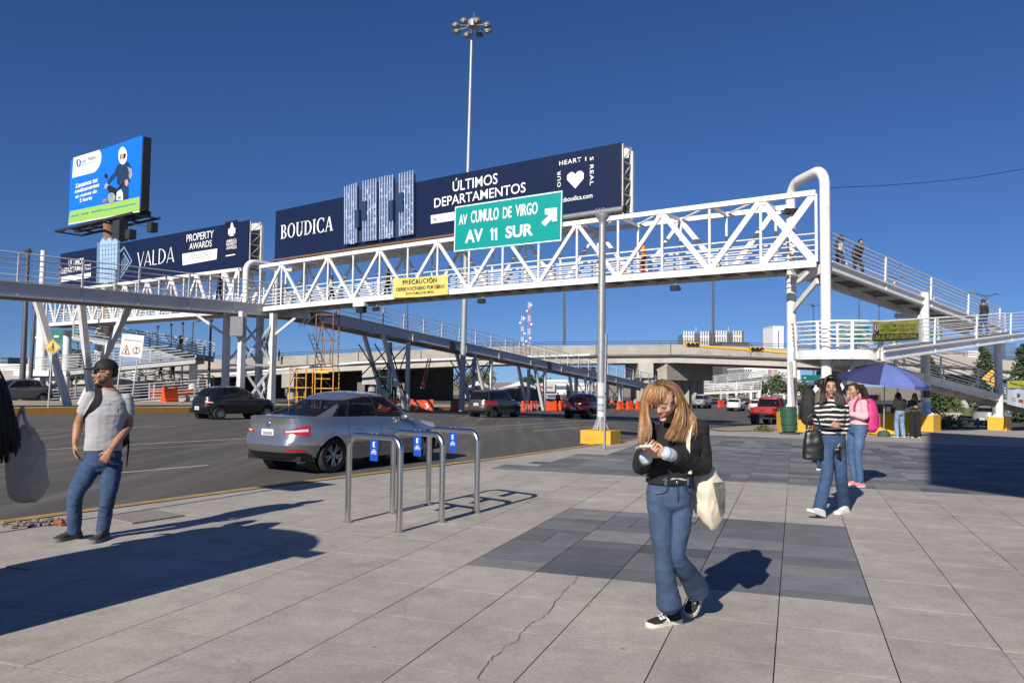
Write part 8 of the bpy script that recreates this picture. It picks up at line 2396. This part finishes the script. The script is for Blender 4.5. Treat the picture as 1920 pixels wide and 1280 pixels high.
def stripe_mat():
  m = bpy.data.materials.new('striped_knit'); m.use_nodes = True; nt = m.node_tree; N = nt.nodes; Lk = nt.links; b = N['Principled BSDF']; b.inputs['Roughness'].default_value = .9
  g_ = N.new('ShaderNodeNewGeometry'); sx = N.new('ShaderNodeSeparateXYZ'); Lk.new(g_.outputs['Position'], sx.inputs[0])
  nz_ = N.new('ShaderNodeTexNoise'); nz_.inputs['Scale'].default_value = 5; Lk.new(g_.outputs['Position'], nz_.inputs['Vector'])
  ad = N.new('ShaderNodeMath'); ad.operation = 'MULTIPLY_ADD'; Lk.new(nz_.outputs['Fac'], ad.inputs[0]); ad.inputs[1].default_value = .06; Lk.new(sx.outputs['Z'], ad.inputs[2])
  mu = N.new('ShaderNodeMath'); mu.operation = 'MULTIPLY'; Lk.new(ad.outputs[0], mu.inputs[0]); mu.inputs[1].default_value = 1 / .054
  fr_ = N.new('ShaderNodeMath'); fr_.operation = 'FRACT'; Lk.new(mu.outputs[0], fr_.inputs[0])
  gt = N.new('ShaderNodeMath'); gt.operation = 'GREATER_THAN'; Lk.new(fr_.outputs[0], gt.inputs[0]); gt.inputs[1].default_value = .64
  mx = N.new('ShaderNodeMix'); mx.data_type = 'RGBA'; Lk.new(gt.outputs[0], mx.inputs['Factor']); mx.inputs['A'].default_value = (.010, .010, .012, 1); mx.inputs['B'].default_value = (.62, .61, .60, 1)
  Lk.new(mx.outputs['Result'], b.inputs['Base Color']); MAT['striped_knit'] = m; return m
ps, hs_ = figure('woman walking in a black and white striped sweater and blue jeans', J, dict(skin=skin_c, voxel=.008, k=.98, curl_l=.8, curl_r=.6, shoe=M('white_shoe', (.60, .59, .57), .6), laces=wprint,
  torso=(.162, .115, .128, .098, .138, .104, .150, .115), top=dict(mat=stripe_mat(), ease=.016, long=False, amp=.004, amp2=.006), bottom=dict(mat=jeans2, ease=.014, leg_ease=.004, radii=(.090, .084, .070, .070, .072), drop=.04, amp=.003, amp2=.007)))
dark_cols = [(.012, .008, .007), (.020, .013, .010), (.008, .006, .006)]
def long_hair(root, hd, J, n, L, seed, r0=.006, front=.45, cols=dark_cols, wind=(0, 0, 0)):
  r = random.Random(seed); roots = []
  for i in range(n):
    z = r.uniform(-.35, .96); a = r.uniform(0, 2 * math.pi); q = math.sqrt(max(0, 1 - z * z)); x, y = q * math.cos(a), q * math.sin(a)
    if y > front and z < .62 or (y > .05 and z < 0): continue
    roots.append((x, y, z, (math.copysign(1, x), -.3, -.4), r.uniform(.8, 1.1)))
  push = [(J['neck'] - UPV * .05, J['waist'] + UPV * .1, .13), (J['sl'], J['sr'], .078)]
  strands(root, 'hair', hd, roots, L, hair_m, cols, seed, r0, push, 1.0, 12, .008, wind, 4, 1.05, guard=.06)
def scalp(root, hd, mat, low=.0, k=1.04):
  rings = []
  for i in range(10):
    ring = []
    for q in range(28):
      t = 2 * math.pi * q / 28; fr_ = max(0, math.sin(t))
      l0 = math.asin(max(-.6, min(.9, low / .118 + (.62 - low / .118) * min(1, fr_ * 1.9) ** 1.5)))
      la = l0 + (math.pi / 2 * .985 - l0) * i / 9
      ring.append(hd.P(.0775 * k * math.cos(la) * math.cos(t), .0995 * k * math.cos(la) * math.sin(t) - .003, .119 * k * math.sin(la)))
    rings.append(ring)
  MB().loft(rings, caps=False).build('scalp_hair', mat, root, 60)
hair_d = M('hair_dark', (.012, .009, .008), .5, var=.3, scale=60)
scalp(ps, hs_, hair_d, -.04, 1.03)
h4 = lambda *p: [Z4(x, y, Ys + d) for x, y, d in p]
hair_sheet(ps, 'hair', [h4((338, 138, -.09), (306, 158, -.10), (293, 205, -.09), (301, 256, -.08), (304, 303, -.10), (284, 348, -.12)), h4((338, 130, -.05), (300, 150, -.05), (278, 200, -.04), (270, 262, -.04), (266, 318, -.07), (258, 372, -.09)), h4((340, 127, .03), (306, 148, .05), (284, 200, .08), (278, 262, .07), (274, 315, .03), (268, 350, .0))], 260, .0050, dark_cols, 4, .004, .006, 0, inner=hair_d)
hair_sheet(ps, 'hair', [h4((342, 138, -.09), (368, 158, -.10), (381, 205, -.08), (375, 256, -.07), (372, 303, -.09), (384, 368, -.12)), h4((344, 130, -.05), (375, 150, -.05), (397, 205, -.03), (412, 270, -.03), (424, 335, -.06), (428, 392, -.08)), h4((346, 127, .03), (378, 150, .05), (406, 210, .08), (428, 270, .08), (446, 318, .05), (452, 352, .03))], 300, .0050, dark_cols, 6, .004, .008, 0, inner=hair_d)
MB().ball(J['waist'].lerp(J['hips'], .3) + Vector((-.02, -.13, 0)), .009, 8, 6).build('button', chrome, ps, 60)
MB().tube([J['wr'] + (J['wr'] - J['er']).normalized() * -.03 + Vector((0, .027 * math.cos(t), .027 * math.sin(t))) for t in [i * .63 for i in range(11)]], .006, 6).build('watch', black, ps)
# her handbag and phone
hb = thing('handbag', 'black leather handbag on the forearm of the striped woman', 'handbag', Z4(208, 630, Ys - .1))
lea = M('black_leather', (.010, .010, .011), .35, var=.1, scale=20, bump=.2, bscale=90)
cb = Z4(212, 630, Ys - .08); ax1 = Vector((.97, -.22, 0)).normalized(); ax2 = Vector((.22, .97, 0)).normalized()
mb = MB(); oval_loft(mb, [(cb - UPV * .185, ax1, ax2, .105, .06), (cb - UPV * .17, ax1, ax2, .125, .07), (cb, ax1, ax2, .115, .06), (cb + UPV * .14, ax1, ax2, .09, .04), (cb + UPV * .17, ax1, ax2, .08, .022)], 22, 3.2)
me = remesh(mb, .008, 4); wrinkle(me, .006, (9, 9, 12), 5.); place(me, 'bag_body', lea, hb)
for o_ in (-.03, .03):
  MB().tube(cat([cb + UPV * .17 - ax1 * .07 + ax2 * o_, cb + UPV * .30 - ax1 * .06 + ax2 * o_, cb + UPV * .36 + ax2 * o_, cb + UPV * .30 + ax1 * .06 + ax2 * o_, cb + UPV * .17 + ax1 * .07 + ax2 * o_], 5), .009, 7).build('handle', lea, hb, 60)
for k in (-1, 1): MB().ball(cb + UPV * .17 + ax1 * (.07 * k) - ax2 * .045, .013, 8, 6).build('buckle', chrome, hb, 60)
hw = J['wl'] + Vector((-.02, -.02, -.12))
r_ = thing('phone', 'dark phone in the lowered hand of the striped woman', 'phone', hw)
MB().box(hw, (.012, .075, .15), (Vector((1, .2, 0)).normalized(), Vector((-.2, 1, 0)).normalized(), UPV)).build('case', blk, r_); MB().box(hw + Vector((-.0075, 0, 0)), (.003, .066, .14)).build('screen', MAT['phone_glass'], r_)

# ---- canonical poses for the other people
def pose(px, py, h, yaw, stride=0., arms='down', ground=None, Y=None, lean=0., bend=0., zoff=None):
  """joints of a person h tall standing at a ground pixel (or given world point), facing yaw (0 = to the camera, 90 = image left)"""
  p = gpt(px, py) if ground is None else Vector(ground)
  s = h / 1.68; a = R(yaw); f = Vector((-math.sin(a), -math.cos(a), 0)); r = Vector((-f.y, f.x, 0)) * -1   # r: the person's right
  r = f.cross(UPV)
  def q(x, y, z): 
    yy = y + (z - .9) * lean * (z > .9); return p + r * (x * s) + f * (yy * s) + UPV * (z * s)
  st = stride
  J = dict(head=q(0, .04 + bend * .10, 1.545 - bend * .03), face=(f + UPV * (-.08 - bend * .6)), up=(UPV + f * bend * .5), neck=q(0, 0, 1.40), sl=q(-.175, .0, 1.365), sr=q(.175, .0, 1.365), waist=q(0, .0, 1.05), hips=q(0, -.01, .93), hl=q(-.09, 0, .90), hr=q(.09, 0, .90),
    kl=q(-.10, .05 + st * .45, .50), kr=q(.10, .04 - st * .25, .50), al=q(-.105, st * .75, .09 + 0.0), ar=q(.105, -st * .85, .09 + abs(st) * .12))
  J['heel_l'] = q(-.105, st * .75 - .06, .0 ); J['toe_l'] = q(-.12, st * .75 + .19, .0 + abs(st) * .06)
  J['heel_r'] = q(.105, -st * .85 - .06, abs(st) * .16); J['toe_r'] = q(.12, -st * .85 + .17, .0)
  if arms == 'down':
    J.update(el=q(-.225, -.03 - st * .25, 1.10), er=q(.225, -.03 + st * .25, 1.10), wl=q(-.225, .06 - st * .5, .87), wr=q(.225, .06 + st * .5, .87), pnl=r, pnr=-r, thl=f, thr=f)
  elif arms == 'front':
    J.update(el=q(-.21, -.0, 1.12), er=q(.21, .0, 1.12), wl=q(-.07, .24, 1.18), wr=q(.07, .24, 1.18), pnl=-f, pnr=-f, thl=UPV, thr=UPV)
  elif arms == 'bag':
    J.update(el=q(-.215, -.02, 1.12), er=q(.215, .04, 1.10), wl=q(-.18, .10, .9), wr=q(.10, .22, 1.02), pnl=r, pnr=-f, thl=f, thr=UPV)
  elif arms == 'chin':
    J.update(el=q(-.19, .10, 1.12), er=q(.20, .02, 1.10), wl=q(-.05, .20, 1.36), wr=q(.05, .22, 1.14), pnl=-f, pnr=-f, thl=-r, thr=UPV)
  J = {k: Vector(v) for k, v in J.items()}
  return J, f, r, s, p
def simple(label, J, f, r, s, p, top, bottom, skin=skin_c, hair='short', male=False, shoe=None, voxel=.012, group='people on the plaza', face=True, top_kw={}, bot_kw={}, hcol=None, hands=True, L=.4):
  o = dict(skin=skin, male=male, voxel=voxel, k=s, ground=p.z, face=face, hands=hands, shoe=shoe or M('dark_shoe', (.02, .02, .02), .7), top=dict(dict(mat=top, ease=.016, amp=.004, amp2=.006), **top_kw), bottom=dict(dict(mat=bottom, ease=.012, leg_ease=.004, amp=.004, amp2=.006), **bot_kw))
  root, hd = figure(label, J, o, group)
  m_ = hcol or hair_d
  scalp(root, hd, m_, -.03 if male else -.05, 1.06)
  if hair == 'long': long_hair(root, hd, J, 200, L * s, len(label), .009)
  if hair == 'bun': MB().ball(hd.P(0, -.11, .03), .045 * s, 12, 8).build('hair_bun', m_, root, 60)
  if hair == 'tail':
    MB().tube(cat([hd.P(0, -.09, .05), hd.P(0, -.16, .02), hd.P(0, -.20, -.10), hd.P(.01, -.19, -.24), hd.P(.02, -.16, -.32)], 4), [.03 * s, .034 * s] + [.045 * s] * 10 + [.035 * s] * 3 + [.02 * s] * 1 + [.01 * s], 9).build('ponytail', m_, root, 60)
    r_ = random.Random(3); roots = [(r_.uniform(-.3, .3), -.95, r_.uniform(.0, .5), (0, -1, -.2), r_.uniform(.7, 1.1)) for _ in range(90)]
    strands(root, 'hair', hd, roots, .42 * s, hair_m, [(.03, .015, .010), (.016, .01, .008)], 9, .008, [(J['neck'], J['waist'], .14)], .8, 10, .012, (0, 0, 0), 4)
  return root, hd
def backpack(label, J, f, r, s, mat, big=1.0, strap=None):
  c = (J['sl'] + J['sr']) / 2 - f * (.20 * s) - UPV * (.22 * s)
  bk = thing('backpack', label, 'backpack', c)
  mb = MB(); k = s * big
  oval_loft(mb, [(c - UPV * .25 * k, r, f, .11 * k, .06 * k), (c - UPV * .2 * k, r, f, .15 * k, .10 * k), (c, r, f, .165 * k, .115 * k), (c + UPV * .15 * k, r, f, .14 * k, .09 * k), (c + UPV * .24 * k, r, f, .07 * k, .045 * k)], 20, 2.8)
  me = remesh(mb, .011, 4); wrinkle(me, .008, (8, 8, 10), 3.); place(me, 'bag_body', mat, bk)
  MB().box(c - f * (.115 * k) - UPV * .08 * k, (.2 * k, .03 * k, .2 * k), (r, f, UPV)).build('front_pocket', mat, bk)
  for k_ in (-1, 1):
    sp_ = (J['sl'] if k_ < 0 else J['sr']).lerp(J['neck'], .35)
    pth = cat([sp_ - f * .13 - UPV * .04, sp_ + UPV * .065, sp_ + f * .11 - UPV * .05, sp_ + f * .11 - UPV * .2, sp_ - f * .02 - UPV * .36, sp_ - f * .14 - UPV * .42], 4)
    rows = []
    for i, p in enumerate(pth):
      t = (pth[min(i + 1, len(pth) - 1)] - pth[max(i - 1, 0)]).normalized(); sd = (r - t * r.dot(t)).normalized(); rows.append([p - sd * .024, p + sd * .024])
    MB().grid(rows).grid([[p + UPV * .004 - f * .004 for p in rw_] for rw_ in rows]).build('strap', strap or mat, bk, 60)
  return bk
pinkst = M('pink_striped_blouse', (.62, .36, .40), .85, var=.12, scale=60, stretch=(6, 6, .6)); magenta = M('magenta_nylon', (.52, .035, .17), .65, var=.1, scale=6)
pink_shoe = M('pink_shoe', (.62, .22, .22), .7)
A = pose(1608, 911, 1.62, 78, .03, 'front'); wA, hA = simple('woman in pink blouse and slim jeans seen from the side behind the striped woman', *A, pinkst, jeans4, skin_c, 'tail', shoe=pink_shoe, voxel=.009, bot_kw=dict(radii=(.090, .080, .058, .056, .048)), hcol=M('hair_brown', (.030, .016, .010), .5, var=.3, scale=60))
backpack('bright magenta backpack worn by the woman in the pink blouse', A[0], A[1], A[2], A[3], magenta, 1.12)
for sx in (-1, 1): MB().tube([hA.P(sx * .031 + .017 * math.cos(t), .102, .008 + .015 * math.sin(t)) for t in [i * .7 for i in range(10)]], .002, 5).build('spectacle_rim', black, wA)
A = pose(1540, 880, 1.72, -60, 0, 'down'); wB, hB = simple('person in olive top with dark hair hidden behind the striped woman', *A, M('olive_top', (.12, .11, .08), .9), jeans2, skin_c, 'bun', voxel=.011)
backpack('large black backpack on the person behind the striped woman', A[0], A[1], A[2], A[3], bkm, 1.35)
A = pose(1533, 832, 1.2, 30, 0, 'down'); simple('small child in pale pink beside the litter bin', *A, M('pale_pink_top', (.55, .36, .36), .9), M('maroon_trousers', (.08, .02, .03), .9), skin_c, 'short', voxel=.013)
A = pose(1688, 820, 1.62, 172, .04, 'front', bend=.3); simple('woman in dark jacket and pale jeans with her back turned at the yellow stall', *A, M('dark_jacket', (.018, .016, .017), .85), jeans3, skin_c, 'long', voxel=.011, shoe=MAT['white_shoe'], bot_kw=dict(radii=(.092, .088, .078, .080, .078)), top_kw=dict(ease=.03), L=.3)
A = pose(1716, 820, 1.6, 20, 0, 'chin'); simple('woman in grey jacket and black trousers touching her face at the stall', *A, M('grey_jacket', (.07, .065, .062), .9), M('black_trousers', (.010, .010, .011), .9), skin_c, 'long', voxel=.011, bot_kw=dict(radii=(.092, .09, .086, .09, .095)), L=.3)

# ---- dark haired person cut by the left edge, tote bag on the arm
Jp = pose(0, 0, 1.66, 150, .05, 'bag', ground=(-4.16, 6.05, 0)); J, f, r, s, p = Jp
wl_, hl_ = simple('person with long black hair at the left picture edge carrying a tote bag', *Jp, M('pale_blue_shirt', (.36, .40, .46), .9), M('navy_trousers', (.012, .014, .022), .9), skin_c, 'short', voxel=.011, top_kw=dict(ease=.04))
hp = lambda *p: [at(x, y, 5.82) for x, y in p]
hair_sheet(wl_, 'hair', [hp((-75, 660), (-80, 760), (-70, 884)), hp((-40, 655), (-30, 720), (-22, 800), (-14, 886)), hp((-22, 662), (4, 720), (16, 800), (20, 880)), hp((-14, 680), (12, 728), (28, 800), (38, 862))], 520, .008, dark_cols, 9, .008, .012, 0, 14, hair_d)
bc = at(52, 868, 5.9); tb = thing('tote_bag', 'full grey beige tote bag at the left edge of the picture', 'tote bag', bc)
mb = MB(); oval_loft(mb, [(bc - UPV * .30, (1, 0, .1), (0, 1, 0), .06, .05), (bc - UPV * .26, (1, 0, .1), (0, 1, 0), .125, .09), (bc - UPV * .14, (1, 0, 0), (0, 1, 0), .158, .115), (bc + UPV * .06, (1, 0, -.1), (0, 1, 0), .145, .10), (bc + UPV * .2, (.97, 0, -.2), (0, 1, 0), .095, .05), (bc + UPV * .28, (.97, 0, -.2), (0, 1, 0), .05, .03)], 22, 2.1)
me = remesh(mb, .010, 4); wrinkle(me, .016, (9, 9, 6), 9., .022, (11, 11, 7)); place(me, 'bag_body', M('bag_beige', (.44, .37, .29), .9, bump=.3, bscale=200), tb)
for dx in (-.05, .06): MB().tube(cat([bc + Vector((dx, -.05, .22)), bc + Vector((dx * .5 - .04, -.04, .33)), bc + Vector((-.07, .02, .42))], 5), .013, 7).build('strap', MAT['bag_beige'], tb, 60)

# ---- walkers on the footbridge and ramps
def on_bridge(label, px, side, yaw, h, top, bottom, stride=.25, Y=None, hair='short', male=False, zdeck=None, grp='people on the footbridge', arms='down', lean=0., bend=0.):
  t = t_at(px, side); q = bp(t, side, 6.24)
  A = pose(0, 0, h, yaw, stride, arms, ground=q, lean=lean, bend=bend)
  return simple(label, *A, top, bottom, skin_b, hair, male, voxel=.024, group=grp, face=False, hands=False) + (A,)
dark = M('dark_clothes', (.018, .017, .018), .9); org = M('rust_trousers', (.36, .07, .02), .9)
on_bridge('worker in rust trousers and yellow jacket walking on the main span', 1207, .9, 100, 1.68, M('yellow_jacket', (.62, .30, .02), .85), org, .1, hair='long', bend=.5, arms='front')
on_bridge('walker in a dark top on the main span left of the yellow banner', 727, .9, 95, 1.68, M('brown_top', (.06, .045, .035), .9), dark, .2)
on_bridge('walker in white shirt and black trousers on the main span', 620, .9, -95, 1.68, M('white_shirt', (.5, .5, .52), .9), dark, .2, male=True)
on_bridge('walker in a pink top near the median end of the main span', 527, .9, 80, 1.62, M('pink_top', (.5, .25, .22), .9), jeans2, .2, hair='long')
def t_px(px, side, z):
  lo, hi = -1., 30.
  for _ in range(40):
    m = (lo + hi) / 2
    if proj(rp(m, side, z))[0] < px: lo = m
    else: hi = m
  return lo
def on_point(label, q, yaw, h, top, bottom, stride=.25, hair='short', male=True, arms='down', lean=0., bend=0., pack=None):
  A = pose(0, 0, h, yaw, stride, arms, ground=q, lean=lean, bend=bend)
  rr = simple(label, *A, top, bottom, skin_b, hair, male, voxel=.022, group='people on the footbridge', face=False, hands=False)
  return A
A = on_point('man in dark jacket leaning forward going down the upper flight', rp(t_px(1607, -off, 6.6), -off, 6.28 - (t_px(1607, -off, 6.6) - .35) * .064 + .02), -15, 1.74, M('leather_jacket', (.016, .016, .018), .55), dark, .28, lean=.25, bend=.25)
backpack('dark backpack of the man on the upper flight', A[0], A[1], A[2], A[3], bkm, .9)
on_point('woman in a white jacket behind the rail at the top of the upper flight', rp(t_px(1574, -off, 6.6), -off, 6.28 - (t_px(1574, -off, 6.6) - .35) * .064 + .02), -20, 1.62, M('white_jacket', (.5, .48, .46), .9), M('purple_trousers', (.05, .03, .06), .9), .1, hair='long', male=False, bend=.3)
tm_ = t_px(1845, off, 5); on_point('man in a dark jacket and jeans walking up the middle flight', rp(tm_, off, ZL + (tm_ - 1.0) * .088 + .02), 165, 1.84, M('charcoal_jacket', (.020, .019, .020), .9), jeans2, .12)
pm_ = PM + AV * -3.2; on_point('walker in striped dark top on the left walkway by the pipe arch', Vector((pm_.x, pm_.y, ZD + -.05)), 90, 1.68, dark, dark, .15)
on_point('dark silhouetted walker on the far ramp', at(338, 669, 61.6), 95, 1.72, dark, dark, .3)
on_point('second dark walker on the lower far ramp', at(324, 711, 63.5), 90, 1.70, dark, dark, .1)
on_point('walker in green on the lower far ramp', at(301, 711, 63.5), 90, 1.65, M('green_top', (.03, .06, .03), .9), dark, .1)
q = at(521, 664, 112.6); on_point('worker in a dark green coat standing on the overpass edge', q + Vector((0, .6, -1.0)), 90, 1.8, M('dark_green_coat', (.02, .04, .03), .9), dark, .0)
# road workers by the barriers
for (px, py, lb, c1) in ((1046, 765, 'road worker in orange vest left of the maroon car', (.6, .12, .02)), (1058, 766, 'second figure in dark red beside the road worker', (.12, .03, .03)), (1147, 768, 'crouching worker in orange right of the maroon car', (.55, .10, .03)), (1281, 766, 'worker in orange beside the grey pickup', (.6, .12, .02)), (1432, 768, 'worker in orange by the red pickup cab', (.55, .1, .02))):
  A = pose(px, py, 1.65 if 'crouch' not in lb else 1.2, 20, .05, 'down'); A[4].z -= .1
  rt, hd_ = simple(lb, *A, M('vest_%d' % px, c1, .8), dark, skin_b, 'short', True, voxel=.03, group='road workers', face=False, hands=False)
  if c1[0] > .5: MB().ball(hd_.P(0, 0, .06), (.10, .12, .075), 12, 8, hd_.ax()).build('helmet', M('helmet_yellow', (.75, .32, .02), .4), rt, 60)

bpy.context.view_layer.update()
